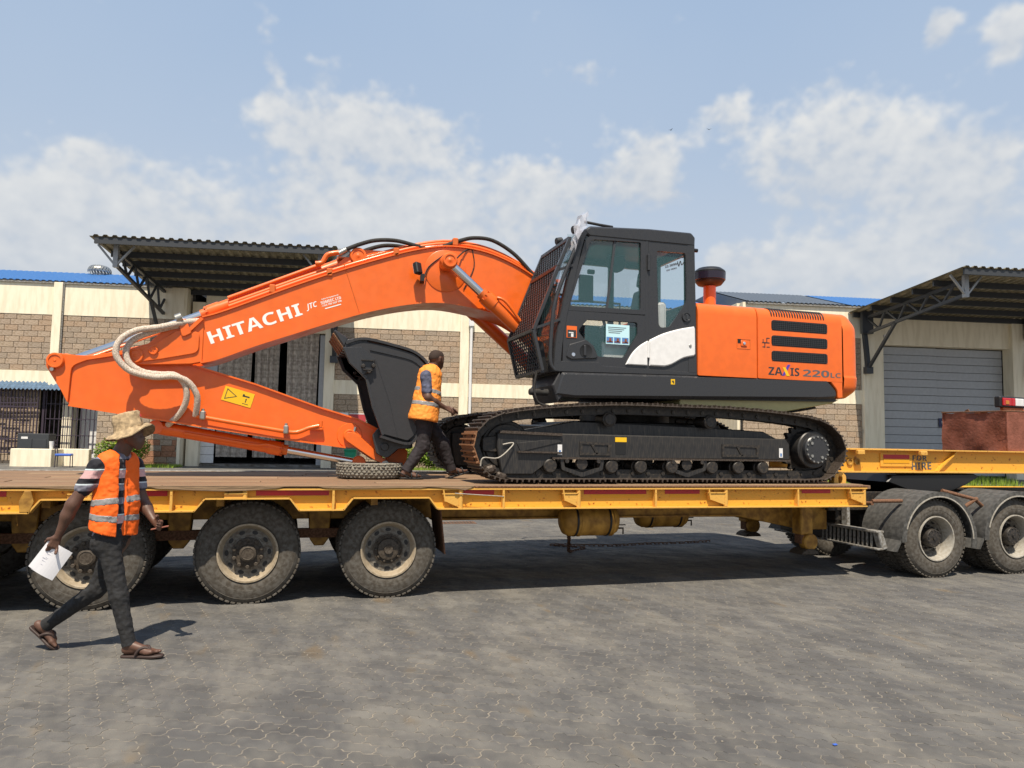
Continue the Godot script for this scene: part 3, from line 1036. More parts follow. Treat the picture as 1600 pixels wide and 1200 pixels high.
func canopy(x0: float, x1: float, z: float, label: String, y: float, run: Vector3):
	# steel canopy: corrugated sheet on purlins on bracket trusses, falling towards the wall
	var t := thing("canopy", label, "canopy", BX.origin, BX.basis.get_euler().y)
	var back := Vector3(0, y, z - 0.17)
	var s := Sh.new()
	var k := int((x1 - x0) / 0.25)
	var d := (x1 - x0) / k
	for i in k:
		var x := x0 + i * d
		for h in [[0.0, 0.36, 0.0, 0.0], [0.36, 0.5, 0.0, 0.05], [0.5, 0.86, 0.05, 0.05], [0.86, 1.0, 0.05, 0.0]]:
			var a := back + Vector3(x + h[0] * d, h[2], 0)
			var b := back + Vector3(x + h[1] * d, h[3], 0)
			s.quad(a + run, b + run, b, a)
			s.quad(a + run - Vector3(0, 0.012, 0), a - Vector3(0, 0.012, 0), b - Vector3(0, 0.012, 0), b + run - Vector3(0, 0.012, 0))
	obj("roof_sheet", s, M.sheet, t)
	for i in 6:
		var p := back + run * (float(i) / 5.0 if i < 5 else 0.985) * 1.0
		if i == 4:
			p = back + run * 0.76
		elif i < 4:
			p = back + run * (0.02 + 0.19 * i)
		obj("purlin", Sh.new().bar(p + Vector3(x0 + 0.12, -0.1, 0), p + Vector3(x1 - 0.12, -0.1, 0), 0.07, 0.18), M.steel_grey, t)
	for x in [x0 + 0.55, x1 - 0.55]:
		var b := piece("truss", t)
		var o := Vector3(x, 0, 0)
		var tip := back + run * 0.9 + o + Vector3(0, -0.22, 0)
		var root := back + o + Vector3(0, -0.22, 0.05)
		var low := o + Vector3(0, 5.75, z + 0.12)
		var foot := o + Vector3(0, 4.45, z + 0.14)
		obj("top_chord", Sh.new().bar(root, tip, 0.09, 0.09), M.steel_grey, b)
		obj("bottom_chord", Sh.new().bar(low, tip + Vector3(0, -0.42, 0), 0.09, 0.09), M.steel_grey, b)
		obj("wall_post", Sh.new().bar(foot, root, 0.14, 0.14), M.steel_grey, b)
		obj("wall_plate", Sh.new().box(o + Vector3(0, 6.2, z + 0.1), Vector3(0.42, 0.95, 0.14)), M.steel_grey, b)
		obj("brace", Sh.new().bar(foot, low.lerp(tip + Vector3(0, -0.42, 0), 0.33), 0.09, 0.09), M.steel_grey, b)
		obj("wall_plate", Sh.new().box(foot + Vector3(0, -0.05, 0), Vector3(0.26, 0.24, 0.2)), M.steel_grey, b)
		for i in 4:
			var f := 0.14 + i * 0.22
			var a: Vector3 = low.lerp(tip + Vector3(0, -0.42, 0), f)
			obj("web", Sh.new().bar(a, root.lerp(tip, f - 0.1), 0.06, 0.06), M.steel_grey, b)
			obj("web", Sh.new().bar(a, root.lerp(tip, f + 0.11), 0.06, 0.06), M.steel_grey, b)
		obj("end_post", Sh.new().bar(tip + Vector3(0, -0.5, 0.0), tip + Vector3(0, 0.16, 0), 0.13, 0.13), M.galvanised, b)
		for e in [-0.5, 0.5]:
			obj("stay", Sh.new().bar(tip + Vector3(0, -0.46, 0.02), tip + Vector3(e, 0.14, 0.02), 0.07, 0.05), M.galvanised, b)


func canopies():
	canopy(-12.7, -5.85, 0.2, "steel canopy with corrugated roof over the curtained left doorway", 6.72, Vector3(0, 0.48, 5.1))
	canopy(12.0, 19.6, 2.2, "steel canopy with corrugated roof over the grey sliding doors at right", 6.52, Vector3(0, 0.36, 5.7))


# leaves scattered through a lumpy volume
func foliage(box: AABB, count: int, size: float, sd: int, lumps := 6) -> Array:
	var r := RandomNumberGenerator.new()
	r.seed = sd
	var out := [Sh.new(), Sh.new(), Sh.new()]
	var c := []
	for i in lumps:
		c.append([box.position + box.size * Vector3((i + 0.5) / lumps + r.randf_range(-0.05, 0.05), r.randf_range(0.4, 0.62), r.randf_range(0.3, 0.7)), r.randf_range(0.75, 1.05)])
	for i in count:
		var k = c[r.randi() % lumps]
		var d := Vector3(r.randfn(), r.randfn(), r.randfn()).normalized() * pow(r.randf(), 0.4)
		var p: Vector3 = k[0] + d * Vector3(maxf(box.size.x / lumps, box.size.y * 0.5), box.size.y * 0.48, box.size.z * 0.5) * k[1]
		p.y = maxf(p.y, box.position.y + 0.03)
		var b := Basis.from_euler(Vector3(r.randf_range(-1.1, 0.6), r.randf() * TAU, r.randf_range(-0.6, 0.6)))
		var l := size * r.randf_range(0.6, 1.3)
		var a := b * Vector3(0, 0, l)
		var w := b * Vector3(l * 0.34, l * 0.1, 0)
		var s: Sh = out[2 if p.y > box.position.y + box.size.y * 0.72 and r.randf() < 0.5 else r.randi() % 2]
		s.tri(p, p + w, p + a)
		s.tri(p, p + a, p - w + Vector3(0, l * 0.06, 0))
	return out


func bush(called: String, label: String, category: String, q: Vector3, size: Vector3, count: int, leaf: float, sd: int, lumps: int, yellow := true):
	var t := thing(called, label, category, BX * q, BX.basis.get_euler().y)
	var f := foliage(AABB(Vector3(-size.x / 2, 0, -size.z / 2), size), count, leaf, sd, lumps)
	obj("foliage", f[0], M.leaf, t)
	obj("foliage", f[1], M.leaf_dark, t)
	obj("foliage", f[2], M.leaf_yellow if yellow else M.leaf, t)
	var st := Sh.new()
	for i in lumps * 2:
		var x := size.x * ((i + 0.5) / (lumps * 2) - 0.5)
		st.tube([Vector3(x, 0, 0), Vector3(x + 0.06, size.y * 0.3, 0.05), Vector3(x - 0.04, size.y * 0.7, -0.04)], [0.02, 0.015, 0.006], 5)
	obj("stems", st, M.stem, t)


func yard_things():
	var y := 0.58
	# hedge and grass strip against the warehouse wall
	bush("hedge", "low trimmed hedge below the stone wall behind the second worker", "hedge", Vector3(-2.2, y, 1.0), Vector3(4.6, 0.9, 0.9), 11000, 0.09, 31, 9)
	bush("bush", "round yellow-green bush beside the red-stained corner of the stone wall", "bush", Vector3(-12.9, y, 1.3), Vector3(1.2, 1.0, 0.9), 4200, 0.085, 32, 3)
	var gs := Sh.new()
	var r := RandomNumberGenerator.new()
	r.seed = 77
	for k in [[-5.0, 9.5, 0.3, 2.6, 9000, 0.12], [-13.2, -11.2, 0.6, 1.8, 1500, 0.1], [11.5, 13.0, 2.4, 4.2, 1200, 0.12], [9.0, 16.5, 3.0, 5.5, 4500, 0.2]]:
		for i in k[4]:
			var p := Vector3(r.randf_range(k[0], k[1]), 0, r.randf_range(k[2], k[3]))
			var wp := BX * p
			p.y = height(wp.x, wp.z) - 0.01
			var a := r.randf() * TAU
			var d := Vector3(cos(a), 0, sin(a)) * 0.012
			var l: float = k[5] * r.randf_range(0.5, 1.4)
			gs.tri(p - d, p + d, p + Vector3(r.randf_range(-0.04, 0.04), l, r.randf_range(-0.04, 0.04)))
	var g := obj("grass", gs, M.leaf)
	g.transform = BX
	stuff(g)
	# kerbs along the grass
	var kb := obj("kerb", Sh.new().box(Vector3(2.2, 0.55, 2.75), Vector3(14.6, 0.2, 0.12), 0.015), M.concrete)
	kb.transform = BX
	struct(kb)
	var kc := obj("kerb", Sh.new().box(Vector3(13.0, 0.42, 5.7), Vector3(8.0, 0.2, 0.12), 0.015), M.yellow)
	kc.transform = BX
	struct(kc)
	# cream low wall with a chair beside it
	var lw := thing("low_wall", "cream plastered low wall in front of the grilled veranda", "low wall", BX * Vector3(-15.35, 0.4, 1.9), BX.basis.get_euler().y)
	obj("front_block", Sh.new().box(Vector3(0, 0.35, 0), Vector3(1.2, 0.75, 0.3), 0.015), M.cream, lw)
	obj("side_block", Sh.new().box(Vector3(0.9, 0.35, -0.75), Vector3(0.95, 0.75, 0.2), 0.015), M.cream, lw)
	obj("end_block", Sh.new().box(Vector3(0.48, 0.35, -0.51), Vector3(0.24, 0.742, 0.7), 0.015), M.cream, lw)
	var cup := thing("cup", "small white cup standing on the cream low wall", "cup", BX * Vector3(-14.85, 1.13, 1.85))
	obj("body", Sh.new().lathe([Vector2(0, 0), Vector2(0.05, 0), Vector2(0.075, 0.24), Vector2(0.068, 0.24), Vector2(0.045, 0.015), Vector2(0, 0.015)], 14), M.white, cup)
	var ch := thing("chair", "metal frame chair with blue seat beside the cream low wall", "chair", BX * Vector3(-14.3, 0.5, 2.2), BX.basis.get_euler().y + 0.25)
	obj("seat", Sh.new().box(Vector3(0, 0.46, 0), Vector3(0.44, 0.07, 0.42), 0.02), M.plastic_blue, ch)
	for sx in [-0.2, 0.2]:
		for sz in [-0.18, 0.18]:
			obj("leg", Sh.new().tube([Vector3(sx * 1.05, 0, sz * 1.1), Vector3(sx, 0.45, sz)], 0.013, 6), M.grille, ch)
	for sz in [-0.18, 0.18]:
		obj("back_post", Sh.new().tube([Vector3(-0.2, 0.45, sz), Vector3(-0.26, 0.92, sz)], 0.013, 6), M.grille, ch)
	for k in 3:
		obj("back_rail", Sh.new().bar(Vector3(-0.225 - k * 0.014, 0.66 + k * 0.11, -0.18), Vector3(-0.225 - k * 0.014, 0.66 + k * 0.11, 0.18), 0.016, 0.045), M.grille, ch)
	var cab := thing("metal_cabinet", "dark blue-grey metal cabinet standing in the grilled veranda", "cabinet", BX * Vector3(-15.75, 0.6, 0.9), BX.basis.get_euler().y)
	obj("body", Sh.new().box(Vector3(0, 0.5, 0), Vector3(0.95, 1.0, 0.5), 0.015), M.steel_grey, cab)
	obj("drawer", Sh.new().box(Vector3(-0.22, 0.62, 0.26), Vector3(0.4, 0.4, 0.02), 0.004), M.steel_grey, cab)
	obj("drawer", Sh.new().box(Vector3(0.22, 0.62, 0.26), Vector3(0.4, 0.4, 0.02), 0.004), M.steel_grey, cab)
	obj("card", Sh.new().box(Vector3(-0.25, 0.86, 0.262), Vector3(0.2, 0.07, 0.01)), M.white, cab)
	var bin := thing("bin", "bright green bin against the stone wall behind the spare tyre", "bin", BX * Vector3(-5.7, 0.58, 0.45), BX.basis.get_euler().y)
	obj("body", Sh.new().ext(poly([-0.16, 0, 0.16, 0, 0.2, 0.62, -0.2, 0.62]), -0.18, 0.18, 0.015), M.green_bin, bin)
	obj("lid", Sh.new().box(Vector3(0, 0.64, 0.01), Vector3(0.43, 0.06, 0.42), 0.015), M.green_bin, bin)
	# drain grating in the paving behind the trailer
	var dg := thing("drain_grating", "rusty steel drain grating set in the paving behind the trailer", "drain", Vector3(3.42, 0.0, -6.85), deg_to_rad(-3))
	obj("frame", Sh.new().ring(poly([-0.36, -0.17, 0.36, -0.17, 0.36, 0.17, -0.36, 0.17]), poly([-0.33, -0.14, 0.33, -0.14, 0.33, 0.14, -0.33, 0.14]), -0.02, 0.006).at(Transform3D()), M.rusty, dg).rotation.x = -PI / 2
	for i in 10:
		obj("grate_bar", Sh.new().box(Vector3(-0.3 + i * 0.0667, 0.001, 0), Vector3(0.026, 0.012, 0.28)), M.rusty, dg)
	obj("pit_shade", Sh.new().box(Vector3(0, 0.0005, 0), Vector3(0.66, 0.002, 0.28)), M.black, dg)  # thin black sheet paints the dark below the bars


# ---------------------------------------------------------------- trailer
# a wheel with its outer face at z = 0, axle along z
func wheel(parent: Node, at: Vector3, style: int, turn := 0.0, flip := false, inner := false) -> Node3D:
	var w := piece("wheel", parent, at)
	w.rotation = Vector3(0, PI if flip else 0.0, turn)
	var key := "wheel%d" % style
	if not T.has(key):
		var up := Transform3D(Basis(Vector3.RIGHT, PI / 2), Vector3.ZERO)
		var y := Sh.new().at(up)
		y.lathe([Vector2(0.285, -0.26), Vector2(0.3, -0.275), Vector2(0.37, -0.285), Vector2(0.43, -0.28), Vector2(0.478, -0.262), Vector2(0.496, -0.244), Vector2(0.502, -0.14), Vector2(0.496, -0.04), Vector2(0.478, -0.022), Vector2(0.455, -0.008), Vector2(0.452, -0.011), Vector2(0.43, -0.003), Vector2(0.372, 0.0), Vector2(0.37, -0.003), Vector2(0.345, -0.002), Vector2(0.305, -0.012), Vector2(0.29, -0.03)], 72)
		# tread: shoulder blocks and centre ribs standing 12 mm proud
		var n := 54
		for i in n:
			for k in 4:
				var a := TAU * (i + 0.25 * (k % 2)) / n
				var h: float = [-0.05, -0.108, -0.172, -0.23][k]
				var wd: float = [0.05, 0.05, 0.05, 0.05][k]
				y.x = up * Transform3D(Basis(Vector3.UP, a), Vector3.ZERO) * Transform3D(Basis(), Vector3(0.505, h, 0))
				y.box(Vector3.ZERO, Vector3(0.02, wd, 0.046 if style < 2 or k in [1, 2] else 0.036), 0.004)
		var r := Sh.new().at(up)
		if style == 2:
			r.lathe([Vector2(0.292, -0.03), Vector2(0.292, 0.0), Vector2(0.278, 0.0), Vector2(0.268, -0.03), Vector2(0.258, -0.07), Vector2(0.25, -0.15)], 48)
		else:
			r.lathe([Vector2(0.294, -0.03), Vector2(0.294, 0.0), Vector2(0.278, 0.0), Vector2(0.262, -0.02), Vector2(0.252, -0.06), Vector2(0.24, -0.075)], 48)
		var ds := Sh.new().at(up)
		if style == 2:
			ds.lathe([Vector2(0.25, -0.15), Vector2(0.2, -0.2), Vector2(0.0, -0.2)], 40)
		else:
			ds.lathe([Vector2(0.24, -0.075), Vector2(0.228, -0.078), Vector2(0.17, -0.07), Vector2(0.168, -0.062), Vector2(0.0, -0.062)], 40)
		var hl := Sh.new().at(up * Transform3D(Basis.from_scale(Vector3(0.8, 1, 1.25)), Vector3.ZERO))
		hl.lathe([Vector2(0.024, -0.004), Vector2(0.024, 0.004), Vector2(0.0, 0.004)], 12)
		var hb := Sh.new().at(up)
		if style == 0:
			hb.lathe([Vector2(0.152, -0.07), Vector2(0.15, -0.03), Vector2(0.12, -0.02), Vector2(0.085, -0.018), Vector2(0.08, 0.025), Vector2(0.06, 0.035), Vector2(0.055, 0.03), Vector2(0, 0.03)], 28)
			for i in 10:
				var a := TAU * i / 10
				hb.cyl(Vector3(cos(a) * 0.135, -0.02, sin(a) * 0.135), Vector3.UP, 0.021, 0.07, 6, 0.006)
		elif style == 1:
			hb.lathe([Vector2(0.16, -0.07), Vector2(0.158, -0.045), Vector2(0.145, -0.04), Vector2(0.14, -0.05), Vector2(0.115, -0.05), Vector2(0.11, -0.02), Vector2(0.085, -0.012), Vector2(0.05, -0.012), Vector2(0.045, 0.008), Vector2(0.036, 0.008), Vector2(0.03, 0.004), Vector2(0, 0.004)], 28)
			for i in 10:
				var a := TAU * i / 10
				hb.cyl(Vector3(cos(a) * 0.128, -0.04, sin(a) * 0.128), Vector3.UP, 0.012, 0.04, 6, 0.003)
		else:
			hb.lathe([Vector2(0.17, -0.2), Vector2(0.168, -0.17), Vector2(0.125, -0.165), Vector2(0.12, -0.06), Vector2(0.11, -0.045), Vector2(0.03, -0.04), Vector2(0.028, -0.025), Vector2(0, -0.025)], 28)
			for i in 12:
				var a := TAU * i / 12
				hb.cyl(Vector3(cos(a) * 0.1, -0.045, sin(a) * 0.1), Vector3.UP, 0.01, 0.025, 6, 0.003)
				hb.cyl(Vector3(cos(a) * 0.147, -0.15, sin(a) * 0.147), Vector3.UP, 0.014, 0.05, 6, 0.003)
		T[key] = [y.mesh(), r.mesh(), hl.mesh(), hb.mesh(), ds.mesh()]
	obj("tyre", T[key][0], M.tyre, w)
	obj("rim", T[key][1], M.rim_white if style == 2 else M.rim, w)
	obj("wheel_disc", T[key][4], M.rim_disc, w)
	if not flip and not inner:
		for i in 10:
			var a := TAU * (i + 0.5) / 10
			var rad := 0.204 if style < 2 else 0.222
			var o := obj("hand_hole_shade", T[key][2], M.black, w, Vector3(cos(a) * rad, sin(a) * rad, -0.074 if style < 2 else -0.176))  # black disc painted as the shade of a hole, disc not pierced
			o.rotation.z = a
	obj("hub", T[key][3], M.steel_dark if style == 2 else M.hub, w)
	return w


func strip(s: Sh, p: PackedVector2Array, th: float, z0: float, z1: float):
	for i in p.size() - 1:
		var d := (p[i + 1] - p[i]).normalized()
		var n := Vector2(-d.y, d.x) * th
		s.ext(PackedVector2Array([p[i], p[i + 1], p[i + 1] + n, p[i] + n]), z0, z1)


func trailer():
	var t := thing("lowbed_trailer", "yellow low-bed trailer with worn brown timber deck carrying the excavator", "trailer")
	var r := RandomNumberGenerator.new()
	r.seed = 3
	# timber deck: eleven lanes of boards; the outer lane has a ragged edge
	var lane := 0.247
	for k in 11:
		var cuts := [-6.3, -2.9 + r.randf_range(-0.8, 0.8), 0.6 + r.randf_range(-1.0, 1.0), 4.0 + r.randf_range(-0.8, 0.8), 7.22]
		for c in 4:
			var z1 := -0.03 - k * lane
			var b := Sh.new()
			var lift := r.randf_range(-0.004, 0.003)
			b.box(Vector3((cuts[c] + cuts[c + 1]) / 2, 1.176 + lift, z1 - lane / 2), Vector3(cuts[c + 1] - cuts[c] - 0.008, 0.044, lane - 0.007), 0.004)
			obj("deck_board", b, M.deck if (k + c) % 3 else M.deck_pale, t)
	# the outermost lane and its ragged edge
	for k in 5:
		var cuts2 := [-6.3, -3.4, -1.1, 1.3, 4.4, 7.2]
		obj("deck_board", Sh.new().box(Vector3((cuts2[k] + cuts2[k + 1]) / 2, 1.175, 0.045), Vector3(cuts2[k + 1] - cuts2[k] - 0.008, 0.044, 0.14), 0.004), M.deck_pale if k % 2 else M.deck, t)
	var rag := Sh.new()
	var low := PackedVector2Array([Vector2(-6.3, 1.199), Vector2(-6.3, 1.16)])
	var x := -6.3
	while x < 1.9:
		low.append(Vector2(x, 1.166 + 0.011 * sin(x * 2.3) + 0.009 * sin(x * 5.1 + 1.0) + (0.014 if fposmod(x, 1.45) < 0.35 else 0.0)))
		x += 0.08
	low.append(Vector2(1.96, 1.19))
	low.append(Vector2(1.96, 1.199))
	rag.ext(low, 0.117, 0.16, 0.004)
	obj("deck_edge_board", rag, M.deck_pale, t)
	obj("deck_edge_strip", Sh.new().box(Vector3(4.55, 1.188, 0.135), Vector3(5.16, 0.02, 0.036), 0.003), M.rusty, t)
	obj("far_edge_rail", Sh.new().box(Vector3(0.4, 1.195, -2.79), Vector3(13.6, 0.03, 0.03), 0.006), M.grey_metal, t)
	# side members: web with wheel arches, flanges along its edges
	for side in 2:
		var zf := 0.15 if side == 0 else -2.8
		var sgn := -1.0 if side == 0 else 1.0
		var prof := PackedVector2Array([Vector2(-6.3, 0.95)])
		for q in [-3.11, -1.69, -0.31, 1.09]:
			prof.append_array(PackedVector2Array([Vector2(q - 0.48, 0.95), Vector2(q - 0.39, 1.067), Vector2(q + 0.39, 1.067), Vector2(q + 0.48, 0.95)]))
		prof.append(Vector2(7.11, 0.93))
		var web := prof.duplicate()
		web.append(Vector2(7.11, 1.172))
		web.append(Vector2(-6.3, 1.172))
		var z0 := minf(zf + sgn * 0.07, zf + sgn * 0.085)
		obj("side_web", Sh.new().ext(web, z0, z0 + 0.015), M.yellow, t)
		var fl := Sh.new()
		strip(fl, prof, 0.014, minf(zf, zf + sgn * 0.12), maxf(zf, zf + sgn * 0.12))
		obj("bottom_flange", fl, M.yellow_worn, t)
		obj("top_flange", Sh.new().box(Vector3(0.4, 1.164, zf + sgn * 0.05), Vector3(13.42, 0.016, 0.1)), M.yellow_worn, t)
	var zr := 0.15
	for px in [-3.68, -2.19, -1.0, 0.5, 2.29, 4.12, 6.07]:
		obj("rib", Sh.new().ext(poly([-0.01, 0.945, 0.012, 0.945, 0.016, 1.05, 0.012, 1.16, -0.01, 1.16]), -0.07, -0.002, 0.002), M.yellow_worn, t, Vector3(px, 0, zr))
	obj("rib_plate", Sh.new().ext(poly([-0.05, 0.965, 0.03, 0.965, 0.06, 1.06, 0.03, 1.155, -0.02, 1.155, -0.06, 1.06]), -0.012, 0.004, 0.003), M.yellow_dull, t, Vector3(-2.19, 0, zr))
	for k in [[-1.87, -1.67], [-0.53, -0.32], [1.62, 1.84], [2.97, 3.19], [4.81, 5.08], [6.84, 7.1]]:
		var p := piece("rope_pocket", t, Vector3(0, 0.014, zr))
		if k[0] < 0.0:
			# over a wheel arch there is only room for a short one
			obj("plate", Sh.new().box(Vector3((k[0] + k[1]) / 2, 1.08, -0.03), Vector3(k[1] - k[0], 0.05, 0.02), 0.004), M.yellow_worn, p)
			obj("lip", Sh.new().bar(Vector3(k[0], 1.11, -0.035), Vector3(k[1], 1.11, -0.035), 0.06, 0.012), M.yellow_worn, p)
			obj("post", Sh.new().cyl(Vector3(k[1] - 0.02, 1.1, -0.03), Vector3.UP, 0.024, 0.1, 12), M.yellow_worn, p)
			continue
		obj("plate", Sh.new().ext(poly([k[0], 1.1, k[1] - 0.04, 1.1, k[1] - 0.04, 0.955, k[0] + 0.03, 1.02]), -0.03, -0.015, 0.003), M.yellow_worn, p)
		obj("lip", Sh.new().bar(Vector3(k[0], 1.1, -0.035), Vector3(k[1] - 0.03, 1.1, -0.035), 0.06, 0.012), M.yellow_worn, p)
		obj("post", Sh.new().cyl(Vector3(k[1] - 0.02, 1.042, -0.03), Vector3.UP, 0.026, 0.2, 12), M.yellow_worn, p)
		obj("cheek", Sh.new().bar(Vector3(k[0] + 0.01, 1.14, -0.03), Vector3(k[0] + 0.03, 1.02, -0.03), 0.06, 0.014), M.yellow_worn, p)
	for k in [[-2.7, -2.37], [-1.31, -1.04], [-0.24, 0.46], [1.86, 2.2], [3.25, 4.03], [4.27, 4.73], [6.17, 6.6]]:
		var p := piece("reflective_tape", t, Vector3(0, 0.01, zr))
		obj("red_strip", Sh.new().box(Vector3((k[0] + k[1]) / 2, 1.116, -0.0675), Vector3(k[1] - k[0], 0.054, 0.003)), M.tape_red, p)
		obj("yellow_strip", Sh.new().box(Vector3((k[0] + k[1]) / 2 + 0.03, 1.067, -0.0675), Vector3((k[1] - k[0]) * 0.86, 0.038, 0.003)), M.tape_yellow, p)
	# frame below the deck
	for z in [-0.9, -1.95]:
		obj("main_beam", Sh.new().ext(poly([-6.3, 1.13, -6.3, 0.8, 1.7, 0.765, 5.9, 0.72, 6.9, 0.53, 7.3, 0.53, 7.3, 1.13]), z - 0.09, z + 0.09, 0.01), M.yellow_dull, t)
		obj("beam_flange", Sh.new().box(Vector3(3.8, 0.745, z), Vector3(4.2, 0.02, 0.26)), M.yellow_dull, t)
	for i in 18:
		obj("cross_member", Sh.new().box(Vector3(-5.9 + i * 0.76, 1.06, -1.4), Vector3(0.07, 0.16, 2.6)), M.yellow_dull, t)
	for c in [-3.17, -1.74, -0.3, 1.11]:
		var st: int = {-3.17: 1, -1.74: 0, -0.3: 0, 1.11: 1}[c]
		wheel(t, Vector3(c, 0.508, -0.13), st, c * 2.0 + 0.3)
		wheel(t, Vector3(c, 0.508, -0.45), st, c, false, true)
		wheel(t, Vector3(c, 0.508, -2.63), st, c, true)
		wheel(t, Vector3(c, 0.508, -2.3), st, c, true)
		obj("axle", Sh.new().cyl(Vector3(c, 0.508, -1.4), Vector3.BACK, 0.07, 2.2, 14), M.steel_dark, t)
	for c in [-2.45, -1.02, 0.42]:
		obj("spring_hanger", Sh.new().ext(poly([-0.13, 0.95, 0.13, 0.95, 0.1, 0.55, 0.05, 0.48, -0.05, 0.48, -0.1, 0.55]), -0.95, -0.75, 0.01), M.yellow_dull, t, Vector3(c, 0, 0))
		obj("leaf_spring", Sh.new().bar(Vector3(c - 0.6, 0.62, -0.78), Vector3(c + 0.6, 0.62, -0.78), 0.08, 0.1), M.rusty, t)
	obj("mud_flap", Sh.new().ext(poly([1.66, 0.94, 1.672, 0.94, 1.735, 0.44, 1.72, 0.44]), -0.74, -0.16), M.rusty, t)
	for k in [[3.19, 3.94, 0.745, -0.5], [4.58, 5.36, 0.73, -1.3]]:
		var a := piece("air_tank", t)
		var l: float = k[1] - k[0]
		var s := Sh.new().at(Transform3D(Basis(Vector3.BACK, -PI / 2), Vector3(k[0], k[2], k[3])))
		s.lathe([Vector2(0, 0.0), Vector2(0.1, 0.012), Vector2(0.16, 0.045), Vector2(0.185, 0.1), Vector2(0.187, l - 0.1), Vector2(0.16, l - 0.045), Vector2(0.1, l - 0.012), Vector2(0, l)], 28)
		obj("tank_shell", s, M.yellow_dull, a)
		for f in [0.22, 0.3, 0.78, 0.86]:
			obj("strap", Sh.new().at(Transform3D(Basis(Vector3.BACK, -PI / 2), Vector3(k[0] + l * f, k[2], k[3]))).lathe([Vector2(0.187, -0.012), Vector2(0.194, -0.012), Vector2(0.194, 0.012), Vector2(0.187, 0.012)], 28), M.black if f in [0.22, 0.78] else M.yellow_dull, a)
		obj("valve", Sh.new().tube([Vector3(k[1] - 0.02, k[2] - 0.1, k[3] + 0.04), Vector3(k[1] + 0.06, k[2] - 0.1, k[3] + 0.04), Vector3(k[1] + 0.06, k[2] - 0.17, k[3] + 0.04)], 0.012, 6).box(Vector3(k[1] + 0.05, k[2] - 0.06, k[3] + 0.04), Vector3(0.08, 0.012, 0.02)), M.hub, a)
	for k in [[6.72, 0.26, -0.6], [6.9, 0.3, -2.1]]:
		var g := piece("landing_leg", t, Vector3(k[0], 0, k[2]))
		obj("outer_tube", Sh.new().box(Vector3(0, 0.78, 0), Vector3(0.19, 0.55, 0.19), 0.012), M.yellow_dull, g)
		obj("inner_tube", Sh.new().box(Vector3(0, 0.48, 0), Vector3(0.15, 0.2, 0.15), 0.01), M.rusty, g)
		obj("foot_disc", Sh.new().cyl(Vector3(0.04, k[1] + 0.15, 0.06), Vector3.BACK, 0.11, 0.14, 18, 0.015), M.yellow_dull, g)
		obj("foot_plate", Sh.new().ext(poly([-0.13, k[1] - 0.01, 0.15, k[1] - 0.01, 0.13, k[1] + 0.025, 0.06, k[1] + 0.06, -0.04, k[1] + 0.06, -0.11, k[1] + 0.025]), -0.12, 0.15, 0.008), M.hub, g)
	obj("lashing_ring", Sh.new().ring(rpoly([6.97, 1.2, 0.01, 7.16, 1.2, 0.01, 7.17, 1.31, 0.07, 7.07, 1.36, 0.06, 6.98, 1.32, 0.05]), rpoly([7.04, 1.2, 0.01, 7.1, 1.2, 0.01, 7.11, 1.28, 0.02, 7.07, 1.3, 0.02, 7.04, 1.28, 0.02]), -0.38, -0.28), M.yellow_worn, t)
	# gooseneck over the tractor
	var n := piece("gooseneck", t)
	for z in [-0.62, -2.05]:
		obj("neck_web", Sh.new().ext(poly([7.3, 1.345, 12.5, 1.345, 12.5, 1.645, 7.3, 1.645]), z - 0.05, z - 0.03), M.yellow, n)
		obj("neck_top_flange", Sh.new().box(Vector3(9.9, 1.652, z - 0.04), Vector3(5.3, 0.018, 0.2), 0.002), M.yellow_worn, n)
		obj("neck_bottom_flange", Sh.new().box(Vector3(9.9, 1.34, z - 0.04), Vector3(5.3, 0.022, 0.2), 0.002), M.yellow_worn, n)
		obj("neck_stiffener", Sh.new().bar(Vector3(9.06, 1.35, z + 0.0), Vector3(9.43, 1.64, z + 0.0), 0.06, 0.02), M.yellow, n)
		obj("neck_riser", Sh.new().ext(poly([6.9, 1.1, 7.4, 1.1, 7.4, 1.66, 7.28, 1.66]), z - 0.12 - 0.3, z - 0.06 - 0.3), M.yellow, n)
	for i in 6:
		obj("neck_cross_member", Sh.new().box(Vector3(7.5 + i * 0.9, 1.5, -1.34), Vector3(0.1, 0.2, 1.3)), M.yellow_dull, n)
	obj("neck_plate", Sh.new().box(Vector3(9.3, 1.335, -1.34), Vector3(1.6, 0.02, 1.2)), M.black, n)
	for px in [7.55, 7.67]:
		obj("neck_hole_ring", Sh.new().at(Transform3D(Basis(Vector3.RIGHT, PI / 2), Vector3(px, 1.48, -0.648))).lathe([Vector2(0.052, 0), Vector2(0.052, 0.02), Vector2(0.035, 0.02), Vector2(0.03, 0.004), Vector2(0, 0.004)], 18), M.yellow_dull, n)
	var rp := piece("reflector_plate", t)
	obj("backing", Sh.new().box(Vector3(8.355, 1.51, -0.64), Vector3(0.56, 0.19, 0.012), 0.003), M.yellow, rp)
	obj("red_strip", Sh.new().box(Vector3(8.355, 1.555, -0.632), Vector3(0.46, 0.06, 0.006)), M.tape_red, rp)
	obj("yellow_strip", Sh.new().box(Vector3(8.355, 1.492, -0.632), Vector3(0.46, 0.055, 0.006)), M.tape_yellow, rp)
	var lt := mk("sign_paint", 0.1, 0.115, 0.14, 0.7, "dirt", 5.0)
	letters("lettering", "FOR", 0.075, 0.26, lt, n, Transform3D(Basis(Vector3.BACK, -0.02), Vector3(8.66, 1.505, -0.648)))
	letters("lettering", "HIRE", 0.105, 0.36, lt, n, Transform3D(Basis(Vector3.BACK, 0.03), Vector3(8.64, 1.368, -0.648)))
	for px in [7.65, 8.75]:
		obj("neck_bracket", Sh.new().box(Vector3(px, 1.61, -0.55), Vector3(0.12, 0.06, 0.06), 0.008), M.yellow_worn, n)
